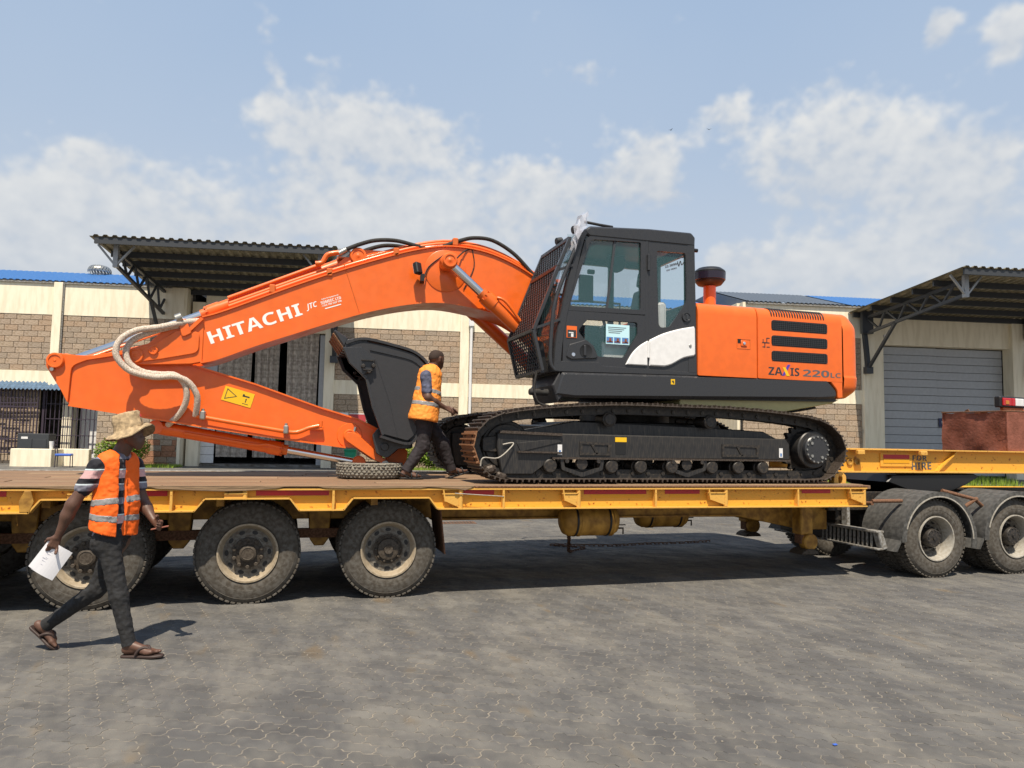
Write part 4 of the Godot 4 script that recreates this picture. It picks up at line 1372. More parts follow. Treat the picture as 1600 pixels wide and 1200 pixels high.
	obj("tie_cord", Sh.new().tube([Vector3(1.75, 1.12, 0.155), Vector3(2.06, 1.1, 0.156), Vector3(2.29, 1.085, 0.154)], 0.005, 5), M.rim_white, t)


# ---------------------------------------------------------------- tractor unit
func arc_sheet(s: Sh, c: Vector2, r: float, a0: float, a1: float, z0: float, z1: float, th: float, n := 20):
	for i in n:
		var p := []
		for k in [[i, 0.0], [i + 1, 0.0], [i + 1, th], [i, th]]:
			var a := deg_to_rad(lerpf(a0, a1, float(k[0]) / n))
			p.append(c + Vector2(cos(a), sin(a)) * (r + k[1]))
		s.ext(PackedVector2Array([p[0], p[1], p[2], p[3]]), z0, z1)


func tractor():
	var t := thing("truck_tractor", "dusty truck tractor with grey mudguards under the trailer's yellow gooseneck", "truck")
	for c in [8.22, 9.6]:
		wheel(t, Vector3(c, 0.508, 0.15), 2, c)
		wheel(t, Vector3(c, 0.508, -0.19), 2, c * 2, false, true)
		wheel(t, Vector3(c, 0.508, -2.35), 2, c, true)
		wheel(t, Vector3(c, 0.508, -2.0), 2, c, true)
		obj("axle", Sh.new().cyl(Vector3(c, 0.508, -1.1), Vector3.BACK, 0.1, 1.9, 14), M.steel_dark, t)
		obj("axle_hub", Sh.new().cyl(Vector3(c, 0.53, -1.1), Vector3.BACK, 0.24, 0.5, 18, 0.06), M.steel_dark, t)
		for side in 2:
			var g := piece("mudguard", t)
			var z0 := -0.5 if side == 0 else -2.4
			var s := Sh.new()
			arc_sheet(s, Vector2(c, 0.5), 0.6, 0, 180, z0, z0 + 0.68, 0.02, 24)
			s.ext(poly([c - 0.62, 0.5, c - 0.6, 0.5, c - 0.68, 0.36, c - 0.72, 0.36]), z0, z0 + 0.68)
			obj("sheet", s, M.mudguard, g)
			if side == 0:
				var e := Sh.new()
				arc_sheet(e, Vector2(c, 0.5), 0.545, -12, 182, 0.178, 0.2, 0.075, 28)
				obj("edge_lip", e, M.mudguard, g)
				var w := Sh.new()
				arc_sheet(w, Vector2(c, 0.5), 0.55, 0, 165, 0.2, 0.206, 0.016, 28)
				obj("white_line", w, M.rim_white, g)
	for z in [-0.7, -1.5]:
		obj("chassis_rail", Sh.new().box(Vector3(9.9, 0.93, z), Vector3(5.4, 0.26, 0.08), 0.01), M.steel_dark, t)
	for px in [7.3, 8.9, 10.4]:
		obj("chassis_cross_member", Sh.new().box(Vector3(px, 0.93, -1.1), Vector3(0.14, 0.22, 0.8)), M.steel_dark, t)
	obj("fifth_wheel", Sh.new().ext(poly([8.15, 1.2, 8.25, 1.3, 9.75, 1.32, 9.85, 1.28, 9.6, 1.16, 9.3, 1.06, 8.6, 1.06]), -1.6, -0.6, 0.015), M.black, t)
	obj("gearbox_and_brakes", Sh.new().box(Vector3(8.9, 0.65, -1.1), Vector3(1.9, 0.45, 0.55), 0.08).cyl(Vector3(7.75, 0.85, -0.85), Vector3.RIGHT, 0.12, 0.5, 14, 0.03), M.steel_dark, t)
	# mudguard brackets: rusty pipes
	for k in [[7.3, 0.99, 0.02, 7.78, 0.99, 0.02], [8.5, 1.12, -0.02, 9.02, 1.0, 0.06], [8.82, 0.9, 0.03, 9.02, 1.02, 0.06], [9.0, 1.0, 0.05, 9.2, 0.88, 0.02], [7.3, 0.94, -0.7, 7.3, 0.96, 0.03]]:
		obj("bracket_pipe", Sh.new().tube([Vector3(k[0], k[1], k[2]), Vector3(k[3], k[4], k[5])], 0.025, 8), M.rusty, t)
	# rear bumper across the tail, slatted
	var b := piece("rear_bumper", t)
	obj("end_cap", Sh.new().ext(poly([7.36, 0.58, 7.44, 0.6, 7.52, 0.38, 7.43, 0.36]), -0.05, 0.05, 0.01), M.grey_metal, b)
	obj("top_rail", Sh.new().box(Vector3(7.4, 0.595, -1.0), Vector3(0.12, 0.03, 2.1), 0.006), M.grey_metal, b)
	obj("bottom_rail", Sh.new().box(Vector3(7.4, 0.375, -1.0), Vector3(0.1, 0.025, 2.1), 0.006), M.grey_metal, b)
	for i in 13:
		obj("slat", Sh.new().box(Vector3(7.375, 0.485, -0.08 - i * 0.075), Vector3(0.02, 0.2, 0.022)), M.grey_metal, b)
	obj("back_plate", Sh.new().box(Vector3(7.44, 0.485, -1.0), Vector3(0.02, 0.2, 2.0)), M.black, b)
	obj("tail_box", Sh.new().box(Vector3(7.5, 0.75, -0.95), Vector3(0.25, 0.22, 0.5), 0.03), M.steel_dark, t)
	obj("bumper_hanger", Sh.new().bar(Vector3(7.45, 0.6, -0.62), Vector3(7.45, 0.95, -0.62), 0.1, 0.05), M.grey_metal, t)


# ---------------------------------------------------------------- excavator
func off(p: PackedVector2Array, d: Vector2) -> PackedVector2Array:
	var o := PackedVector2Array()
	for q in p:
		o.append(q + d)
	return o


func pin(s: Sh, x: float, y: float, z: float, r: float, l: float):
	# a round pin boss facing the viewer: collar, recessed face and centre
	s.at(Transform3D(Basis(Vector3.RIGHT, PI / 2), Vector3(x, y, z)))
	s.lathe([Vector2(r, -l), Vector2(r, -0.008), Vector2(r - 0.008, 0), Vector2(r * 0.72, 0), Vector2(r * 0.68, -0.01), Vector2(r * 0.2, -0.01), Vector2(r * 0.12, -0.004), Vector2(0, -0.004)], 28)
	s.x = Transform3D()


func cylinder(parent: Node, called: String, a: Vector3, m: Vector3, b: Vector3, r: float, rr: float):
	# hydraulic cylinder: barrel from a to m, rod from m to b
	var c := piece(called, parent)
	var d := (b - a).normalized()
	var s := Sh.new()
	s.tube([a, m], r, 20)
	s.tube([m - d * 0.16, m - d * 0.02], r * 1.13, 20)
	s.tube([a + d * 0.02, a + d * 0.14], r * 1.06, 20)
	s.cyl(a - d * 0.03, Vector3.BACK, r * 1.05, r * 2.2, 18)
	obj("barrel", s, M.orange, c)
	var g := Sh.new().tube([m, m + d * 0.07], r * 0.82, 18)
	for i in 8:
		var q := Sh.turned(d) * Vector3(cos(i * TAU / 8), 0, sin(i * TAU / 8)) * r * 0.98
		g.cyl(m + q, d, r * 0.13, 0.03, 6)
	obj("gland", g, M.orange_dirty, c)
	obj("rod", Sh.new().tube([m, b], rr, 20), M.chrome, c)
	obj("rod_eye", Sh.new().cyl(b, Vector3.BACK, rr * 1.9, r * 1.7, 18, 0.01), M.orange, c)
	return c


func excavator():
	var e := thing("excavator", "orange tracked excavator with dark cab and folded boom standing on the trailer", "excavator")
	undercarriage(e)
	upper_structure(e)
	cab(e)
	front(e)


func front(e: Node):
	# boom: hollow box with proud top and bottom plates, forked tip
	var boom := piece("boom", e)
	var top := crv([Vector2(-0.95, 3.03), Vector2(-0.76, 3.1), Vector2(-0.37, 3.28), Vector2(-0.05, 3.43), Vector2(0.26, 3.57), Vector2(0.66, 3.74), Vector2(1.07, 3.9), Vector2(1.47, 4.04), Vector2(1.86, 4.13), Vector2(2.24, 4.13), Vector2(2.58, 4.06), Vector2(2.94, 3.91), Vector2(3.3, 3.68), Vector2(3.65, 3.36), Vector2(3.95, 2.95)], 4)
	var bot := crv([Vector2(3.6, 2.55), Vector2(3.3, 2.9), Vector2(2.95, 3.17), Vector2(2.66, 3.3), Vector2(2.26, 3.38), Vector2(1.84, 3.42), Vector2(1.43, 3.37), Vector2(0.96, 3.25), Vector2(0.51, 3.09), Vector2(0.07, 2.92), Vector2(-0.36, 2.75), Vector2(-0.77, 2.57), Vector2(-0.95, 2.52)], 4)
	var side := PackedVector2Array(top)
	side.append_array(PackedVector2Array(bot))
	obj("box", Sh.new().ext(side, -1.785, -1.265, 0.004), M.orange, boom)
	var pl := Sh.new()
	strip(pl, PackedVector2Array(top), 0.018, -1.81, -1.24)
	strip(pl, PackedVector2Array(bot), 0.018, -1.81, -1.24)
	obj("flange_plates", pl, M.orange, boom)
	for z in [[-1.37, -1.25], [-1.8, -1.68]]:
		obj("fork_plate", Sh.new().ext(rpoly([-0.93, 3.04, 0.01, -1.02, 3.0, 0.03, -1.3, 2.92, 0.1, -1.5, 2.7, 0.05, -1.74, 2.62, 0.06, -1.72, 2.46, 0.08, -1.5, 2.46, 0.1, -1.05, 2.49, 0.1, -0.93, 2.52, 0.01]), z[0], z[1], 0.006), M.orange, boom)
	obj("fork_doubler", Sh.new().ext(rpoly([-1.72, 2.63, 0.08, -1.71, 2.46, 0.08, -1.35, 2.53, 0.1, -0.97, 2.62, 0.08, -0.97, 2.86, 0.05, -1.2, 2.87, 0.1, -1.45, 2.68, 0.1]), -1.25, -1.228, 0.006), M.orange, boom)
	var pins := Sh.new()
	pin(pins, -1.62, 2.555, -1.2, 0.085, 0.1)
	pin(pins, -1.44, 2.62, -1.2, 0.05, 0.06)
	pin(pins, 1.88, 3.9, -0.98, 0.09, 0.3)
	pin(pins, 0.79, 3.93, -1.3, 0.1, 0.3)
	obj("pins", pins, M.orange, boom)
	obj("pin_plate", Sh.new().at(Transform3D(Basis(Vector3.RIGHT, PI / 2), Vector3(1.88, 3.82, -1.262))).lathe([Vector2(0.27, -0.01), Vector2(0.27, 0.006), Vector2(0.262, 0.01), Vector2(0, 0.01)], 36), M.orange, boom)
	obj("weld_seam", Sh.new().tube(v3([0.62, 3.79, 0.82, 3.22], -1.264), 0.006, 6), M.orange_dirty, boom)
	obj("cylinder_bracket", Sh.new().ext(rpoly([0.5, 3.76, 0.01, 0.72, 4.0, 0.1, 0.9, 4.02, 0.06, 1.3, 4.03, 0.02, 1.2, 3.9, 0.01]), -1.42, -1.34, 0.005).ext(rpoly([0.5, 3.76, 0.01, 0.72, 4.0, 0.1, 0.9, 4.02, 0.06, 1.3, 4.03, 0.02, 1.2, 3.9, 0.01]), -1.72, -1.64, 0.005), M.orange, boom)
	var lamp := piece("work_lamp", boom)
	obj("housing", Sh.new().at(Transform3D(Basis(Vector3.UP, -0.9) * Basis(Vector3.BACK, 0.25), Vector3(1.5, 3.79, -1.12))).box(Vector3.ZERO, Vector3(0.07, 0.15, 0.1), 0.012), M.black, lamp)
	obj("lens", Sh.new().at(Transform3D(Basis(Vector3.UP, -0.9) * Basis(Vector3.BACK, 0.25), Vector3(1.5, 3.79, -1.12))).box(Vector3(-0.037, 0, 0), Vector3(0.008, 0.13, 0.08), 0.003), M.zinc, lamp)
	obj("stay", Sh.new().bar(Vector3(1.58, 3.68, -1.26), Vector3(1.56, 3.68, -1.1), 0.05, 0.09), M.black, lamp)
	obj("wire", Sh.new().tube(crv([Vector3(1.6, 3.7, -1.2), Vector3(1.66, 3.85, -1.24), Vector3(1.85, 4.02, -1.25), Vector3(2.0, 4.13, -1.3)], 5), 0.008, 5), M.rubber, lamp)
	obj("grease_pipe", Sh.new().tube(crv([Vector3(1.98, 3.95, -1.15), Vector3(2.1, 4.08, -1.23), Vector3(2.2, 4.14, -1.27)], 5), 0.01, 5).tube(crv([Vector3(2.22, 4.14, -1.26), Vector3(2.25, 3.9, -1.255), Vector3(2.12, 3.6, -1.255)], 5), 0.007, 5), M.rubber, boom)
	# steel pipes along the top
	for k in [[-1.3, 0.03, 0.024], [-1.36, 0.075, 0.024], [-1.72, 0.05, 0.024]]:
		var path := []
		for p in top:
			if p.x > -0.75 and p.x < 3.2:
				path.append(Vector3(p.x, p.y + k[1] + 0.02, k[0]))
		obj("pipe", Sh.new().tube(path, k[2], 8), M.orange, boom)
	for px in [-0.2, 0.45, 1.25, 2.0]:
		var y := 0.0
		for p in top:
			if p.x <= px:
				y = p.y
		obj("pipe_clamp", Sh.new().box(Vector3(px, y + 0.07, -1.33), Vector3(0.07, 0.1, 0.18), 0.01), M.orange_dirty, boom)
	# hoses over the hump
	for k in [[[0.62, 3.98, 0.8, 4.07, 1.0, 4.14, 1.25, 4.16, 1.5, 4.12, 1.62, 4.1], -1.3], [[0.75, 3.96, 0.95, 4.06, 1.15, 4.12, 1.4, 4.12, 1.6, 4.1], -1.42], [[1.85, 4.14, 2.05, 4.23, 2.25, 4.29, 2.5, 4.28, 2.78, 4.14, 3.02, 3.92, 3.15, 3.78], -1.28], [[2.3, 4.16, 2.55, 4.16, 2.8, 4.06, 2.95, 3.97], -1.45]]:
		obj("hose", Sh.new().tube(crv(v3(k[0], k[1]), 6), 0.026, 10), M.rubber, boom)
	obj("hose_fitting", Sh.new().tube(v3([1.62, 4.1, 1.85, 4.14], -1.3), 0.03, 8).tube(v3([0.55, 3.93, 0.64, 3.99], -1.3), 0.032, 8), M.zinc, boom)
	obj("elbow_pipe", Sh.new().tube(crv(v3([0.28, 3.78, 0.36, 3.8, 0.42, 3.9, 0.55, 3.94], -1.28), 5), 0.03, 8), M.orange, boom)
	obj("valve_block", Sh.new().box(Vector3(0.62, 3.95, -1.42), Vector3(0.16, 0.12, 0.16), 0.015), M.zinc, boom)
	obj("brass_fitting", Sh.new().cyl(Vector3(3.2, 3.86, -1.3), Vector3(0.4, 1, 0), 0.035, 0.12, 8, 0.01).box(Vector3(3.23, 3.95, -1.3), Vector3(0.12, 0.03, 0.05), 0.008), M.sticker_yellow, boom)
	# lettering on the near side
	var a := atan2(3.28 - 2.87, 0.11 + 0.89)
	letters("lettering", "HITACHI", 0.148, 1.085, M.letter_white, boom, Transform3D(Basis(Vector3.BACK, a), Vector3(-0.845, 2.73, -1.2645)))
	letters("lettering", "JTC", 0.085, 0.125, M.letter_white, boom, Transform3D(Basis(Vector3.BACK, a), Vector3(0.205, 3.185, -1.2645)), true, true)
	letters("lettering", "SOMEEC LTD", 0.036, 0.248, M.letter_white, boom, Transform3D(Basis(Vector3.BACK, a - 0.04), Vector3(0.368, 3.28, -1.2645)))
	letters("lettering", "+254 700 559 190", 0.022, 0.245, M.letter_white, boom, Transform3D(Basis(Vector3.BACK, a - 0.04), Vector3(0.378, 3.25, -1.2645)))
	letters("lettering", "Sales & equipment", 0.022, 0.21, M.letter_white, boom, Transform3D(Basis(Vector3.BACK, a - 0.04), Vector3(0.37, 3.33, -1.2645)))
	obj("sticker_line", Sh.new().bar(Vector3(0.414, 3.232, -1.264), Vector3(0.6, 3.3, -1.264), 0.003, 0.012), M.letter_white, boom)
	# arm
	var arm := piece("arm", e)
	var ap := rpoly([-2.49, 2.56, 0.09, -2.3, 2.545, 0.1, -2.1, 2.54, 0.2, -1.69, 2.64, 0.1, -1.42, 2.74, 0.05, -1.2, 2.64, 0.2, -1.05, 2.49, 0.15, -0.34, 2.3, 0.1, 0.4, 2.05, 0.1, 0.86, 1.92, 0.05, 1.17, 1.75, 0.04, 1.19, 1.65, 0.04, 1.07, 1.545, 0.05, 0.72, 1.57, 0.1, -0.02, 1.66, 0.1, -1.01, 1.8, 0.1, -2.28, 1.99, 0.03, -2.36, 2.14, 0.1, -2.53, 2.42, 0.09])
	obj("box", Sh.new().ext(ap, -1.69, -1.39, 0.004), M.orange, arm)
	# the tail plates stand proud of the box, with a rounded inner edge
	for z in [[-1.39, -1.36], [-1.72, -1.69]]:
		obj("tail_plate", Sh.new().ext(rpoly([-2.49, 2.56, 0.09, -2.3, 2.545, 0.1, -2.1, 2.54, 0.2, -1.69, 2.64, 0.05, -1.69, 2.59, 0.02, -2.13, 2.49, 0.1, -2.275, 2.42, 0.1, -2.29, 2.0, 0.01, -2.36, 2.14, 0.1, -2.53, 2.42, 0.09]), z[0], z[1], 0.004), M.orange, arm)
	var fl := Sh.new()
	strip(fl, poly([-2.28, 1.975, -1.01, 1.785, -0.02, 1.645, 0.72, 1.555]), 0.02, -1.72, -1.345)
	strip(fl, poly([1.13, 1.79, 0.86, 1.92, 0.4, 2.05, -0.34, 2.3, -1.02, 2.49]), 0.018, -1.715, -1.35)
	obj("flange_plates", fl, M.orange, arm)
	var ps := Sh.new()
	pin(ps, -2.43, 2.47, -1.31, 0.085, 0.12)
	pin(ps, 0.765, 1.71, -1.31, 0.075, 0.12)
	obj("pins", ps, M.orange, arm)
	obj("pin_doubler", Sh.new().at(Transform3D(Basis(Vector3.RIGHT, PI / 2), Vector3(0.765, 1.71, -1.385))).lathe([Vector2(0.15, -0.01), Vector2(0.15, 0.0), Vector2(0.145, 0.006), Vector2(0, 0.006)], 28), M.orange, arm)
	obj("grease_nipple", Sh.new().cyl(Vector3(-2.45, 2.37, -1.33), Vector3.BACK, 0.02, 0.06, 8).cyl(Vector3(0.82, 1.78, -1.33), Vector3(0.3, 1, 0), 0.018, 0.07, 8), M.zinc, arm)
	obj("pipe", Sh.new().tube(crv(v3([-0.99, 1.905, -0.67, 1.85, -0.03, 1.75, 0.12, 1.735, 0.2, 1.755, 0.28, 1.79, 0.4, 1.82], -1.32), 5), 0.026, 10), M.orange, arm)
	for px in [[-0.9, 1.89], [0.02, 1.745]]:
		obj("pipe_clamp", Sh.new().box(Vector3(px[0], px[1] + 0.02, -1.33), Vector3(0.06, 0.1, 0.12), 0.012).cyl(Vector3(px[0], px[1] + 0.07, -1.31), Vector3.UP, 0.018, 0.05, 8), M.zinc, arm)
	obj("pipe_bracket", Sh.new().box(Vector3(0.37, 1.79, -1.345), Vector3(0.16, 0.05, 0.07), 0.01).cyl(Vector3(0.42, 1.84, -1.32), Vector3.UP, 0.018, 0.07, 8), M.orange, arm)
	# warning sticker: yellow with a triangle and pictograms
	var st := piece("warning_sticker", arm)
	var sa := atan2(2.17 - 2.26, -0.35 + 0.68)
	st.transform = Transform3D(Basis(Vector3.BACK, sa), Vector3(-0.72, 2.1, -1.386))
	obj("sheet", Sh.new().box(Vector3(0.17, 0.085, 0), Vector3(0.34, 0.17, 0.003)), M.sticker_yellow, st)
	obj("triangle", Sh.new().ring(poly([0.03, 0.02, 0.16, 0.085, 0.03, 0.15]), poly([0.037, 0.033, 0.145, 0.085, 0.037, 0.137]), 0.0015, 0.003), M.letter_dark, st).rotation.z = 0.0
	obj("pictogram", Sh.new().box(Vector3(0.26, 0.115, 0.002), Vector3(0.07, 0.016, 0.002)).box(Vector3(0.225, 0.12, 0.002), Vector3(0.02, 0.03, 0.002)).box(Vector3(0.265, 0.08, 0.002), Vector3(0.014, 0.02, 0.002)).box(Vector3(0.265, 0.055, 0.002), Vector3(0.01, 0.02, 0.002)).box(Vector3(0.27, 0.027, 0.002), Vector3(0.07, 0.006, 0.002)), M.letter_dark, st)
	# cylinders
	cylinder(e, "arm_cylinder", Vector3(0.76, 3.93, -1.53), Vector3(-0.93, 3.13, -1.53), Vector3(-2.36, 2.47, -1.53), 0.075, 0.05)
	cylinder(e, "boom_cylinder", Vector3(3.75, 2.35, -1.1), Vector3(2.36, 3.5, -1.1), Vector3(1.88, 3.9, -1.1), 0.09, 0.055)
	cylinder(e, "boom_cylinder", Vector3(3.75, 2.35, -1.97), Vector3(2.36, 3.5, -1.97), Vector3(1.88, 3.9, -1.97), 0.09, 0.055)
	cylinder(e, "bucket_cylinder", Vector3(-1.38, 1.76, -1.53), Vector3(-0.02, 1.53, -1.53), Vector3(0.9, 1.375, -1.53), 0.075, 0.045)
	obj("cylinder_pipe", Sh.new().tube(crv(v3([-1.1, 1.7, -0.6, 1.62, -0.3, 1.575, -0.2, 1.585, -0.04, 1.55], -1.44), 5), 0.02, 8), M.orange, e)
	obj("cylinder_pipe", Sh.new().tube(crv([Vector3(2.5, 3.48, -1.02), Vector3(2.62, 3.42, -0.99), Vector3(2.9, 3.1, -1.0), Vector3(3.3, 2.78, -1.0)], 6), 0.02, 8), M.orange, e)
	obj("cylinder_pipe", Sh.new().tube(v3([-0.7, 3.31, 0.35, 3.81], -1.44), 0.024, 8), M.orange, e)
	# the two wrapped hoses that hang in an S in front of the arm
	for k in [[[-0.95, 3.0, -1.13, 2.96, -1.37, 2.88, -1.6, 2.82, -1.75, 2.7, -1.78, 2.54, -1.68, 2.4, -1.55, 2.34, -1.38, 2.315, -1.2, 2.33, -1.06, 2.28, -0.97, 2.15, -0.96, 2.03, -0.98, 1.9], [-1.3, -1.22, -1.15, -1.1, -1.07, -1.06, -1.08, -1.09, -1.12, -1.14, -1.18, -1.22, -1.26, -1.33]], [[-1.0, 2.93, -1.2, 2.92, -1.45, 2.83, -1.63, 2.73, -1.7, 2.6, -1.66, 2.46, -1.52, 2.37, -1.35, 2.35, -1.2, 2.35, -1.1, 2.26, -1.07, 2.14, -1.09, 2.02, -1.16, 1.9, -1.28, 1.79], [-1.3, -1.24, -1.2, -1.17, -1.15, -1.14, -1.15, -1.16, -1.18, -1.2, -1.22, -1.26, -1.33, -1.44]]]:
		var path := []
		for i in k[1].size():
			path.append(Vector3(k[0][i * 2], k[0][i * 2 + 1], k[1][i]))
		path = crv(path, 8)
		var rad := PackedFloat32Array()
		for i in path.size():
			rad.append(0.034 + (0.002 if i % 3 == 0 else 0.0))
		obj("wrapped_hose", Sh.new().tube(path, rad, 12), mk("hose_wrap", 0.68, 0.6, 0.52, 0.9, "dirt", 6.0, "rock", 0.3), e)
	obj("hose_bracket", Sh.new().ext(rpoly([-1.2, 2.98, 0.02, -1.12, 3.0, 0.01, -1.05, 2.84, 0.02, -1.15, 2.78, 0.03], 3), -1.3, -1.2, 0.006).bar(Vector3(-1.1, 2.85, -1.24), Vector3(-0.95, 3.02, -1.24), 0.06, 0.04), M.orange, e)
	obj("hose_clamp", Sh.new().tube(v3([-1.22, 2.99, -1.16, 3.02], -1.2), 0.05, 10), M.zinc, e)
	# linkage at the arm's end
	var lk := piece("bucket_linkage", e)
	for z in [[-1.36, -1.3], [-1.76, -1.7]]:
		obj("side_link", Sh.new().ext(rpoly([0.72, 1.76, 0.05, 0.84, 1.74, 0.04, 1.2, 1.42, 0.03, 1.22, 1.36, 0.03, 1.06, 1.42, 0.05, 0.7, 1.66, 0.06], 4), z[0], z[1], 0.006), M.orange, lk)
	obj("bucket_link", Sh.new().ext(rpoly([1.18, 1.38, 0.04, 1.42, 1.6, 0.06, 1.5, 1.52, 0.06, 1.46, 1.32, 0.05, 1.2, 1.3, 0.04], 4), -1.62, -1.44, 0.01), M.orange_dirty, lk)
	obj("link_pin", Sh.new().cyl(Vector3(1.2, 1.37, -1.53), Vector3.BACK, 0.045, 0.52, 14, 0.006), M.zinc, lk)
	bucket(e)


func bucket(e: Node):
	var b := piece("bucket", e)
	# side profile: hinge below, mouth towards the left, teeth at the top
	var prof := rpoly([1.1, 1.74, 0.05, 0.98, 2.08, 0.1, 0.9, 2.4, 0.05, 0.74, 2.55, 0.03, 0.66, 2.76, 0.03, 0.86, 2.83, 0.04, 1.2, 2.78, 0.3, 1.5, 2.7, 0.25, 1.66, 2.52, 0.2, 1.62, 2.15, 0.4, 1.52, 1.75, 0.2, 1.42, 1.66, 0.05])
	for z in [[-1.03, -1.0], [-2.08, -2.05]]:
		obj("side_plate", Sh.new().ext(prof, z[0], z[1], 0.004), M.charcoal_flat, b)
	var back := crv([Vector2(0.66, 2.78), Vector2(0.86, 2.845), Vector2(1.2, 2.79), Vector2(1.5, 2.7), Vector2(1.66, 2.5), Vector2(1.62, 2.15), Vector2(1.52, 1.75), Vector2(1.42, 1.64), Vector2(1.1, 1.72)], 5)
	back.reverse()
	var sh := Sh.new()
	strip(sh, PackedVector2Array(back), -0.03, -2.1, -0.98)
	obj("shell", sh, M.charcoal_flat, b)
	var wr := Sh.new()
	strip(wr, PackedVector2Array(crv([Vector2(1.64, 2.5), Vector2(1.46, 2.64), Vector2(1.2, 2.7), Vector2(0.94, 2.745)], 5)), 0.02, -1.0, -0.985)
	strip(wr, poly([1.3, 1.7, 1.2, 2.1, 1.02, 2.6]), 0.006, -1.0, -0.995)
	obj("wear_strip", wr, M.charcoal, b)
	# mouth edge plates
	for z in [-1.0, -2.05]:
		var m := Sh.new()
		strip(m, poly([0.72, 2.55, 0.9, 2.38, 0.985, 2.05, 1.11, 1.72]), 0.03, z - 0.045, z + 0.015)
		obj("mouth_edge", m, M.charcoal, b)
		obj("side_cutter", Sh.new().ext(poly([0.62, 2.74, 0.7, 2.56, 0.86, 2.42, 0.98, 2.5, 1.0, 2.62, 0.84, 2.76]), z - 0.02 if z > -1.5 else z - 0.04, z + 0.03 if z > -1.5 else z + 0.0, 0.006), M.charcoal, b)
		var bolts := Sh.new()
		for k in [[0.86, 2.53], [0.93, 2.47], [0.98, 2.54]]:
			bolts.cyl(Vector3(k[0], k[1], z + 0.04), Vector3.BACK, 0.026, 0.06, 6, 0.006)
		bolts.bar(Vector3(0.84, 2.6, z + 0.04), Vector3(0.98, 2.6, z + 0.04), 0.06, 0.012)
		bolts.bar(Vector3(0.86, 2.49, z + 0.04), Vector3(0.97, 2.48, z + 0.04), 0.06, 0.012)
		obj("cutter_bolts", bolts, M.steel_dark, b)
	for i in 5:
		var z := -1.06 - i * 0.235
		var th := piece("tooth", b)
		obj("adapter", Sh.new().ext(poly([0.92, 2.8, 0.9, 2.87, 0.74, 2.86, 0.66, 2.84, 0.64, 2.74, 0.72, 2.72]), z - 0.05, z + 0.05, 0.01), M.charcoal, th)
		obj("point", Sh.new().ext(poly([0.68, 2.86, 0.53, 2.95, 0.51, 2.93, 0.64, 2.745]), z - 0.045, z + 0.045, 0.012), M.shoe_rust if i else M.charcoal, th)
	# hinge ears
	for z in [-1.22, -1.84]:
		obj("ear", Sh.new().ext(rpoly([1.02, 1.72, 0.05, 1.1, 1.82, 0.05, 1.5, 1.66, 0.05, 1.52, 1.56, 0.05, 1.34, 1.56, 0.04, 1.2, 1.44, 0.06, 1.07, 1.5, 0.06], 4), z - 0.035, z + 0.035, 0.006), M.charcoal, b)
	obj("hinge_pin", Sh.new().cyl(Vector3(1.17, 1.58, -1.53), Vector3.BACK, 0.05, 0.74, 16, 0.008), M.charcoal, b)


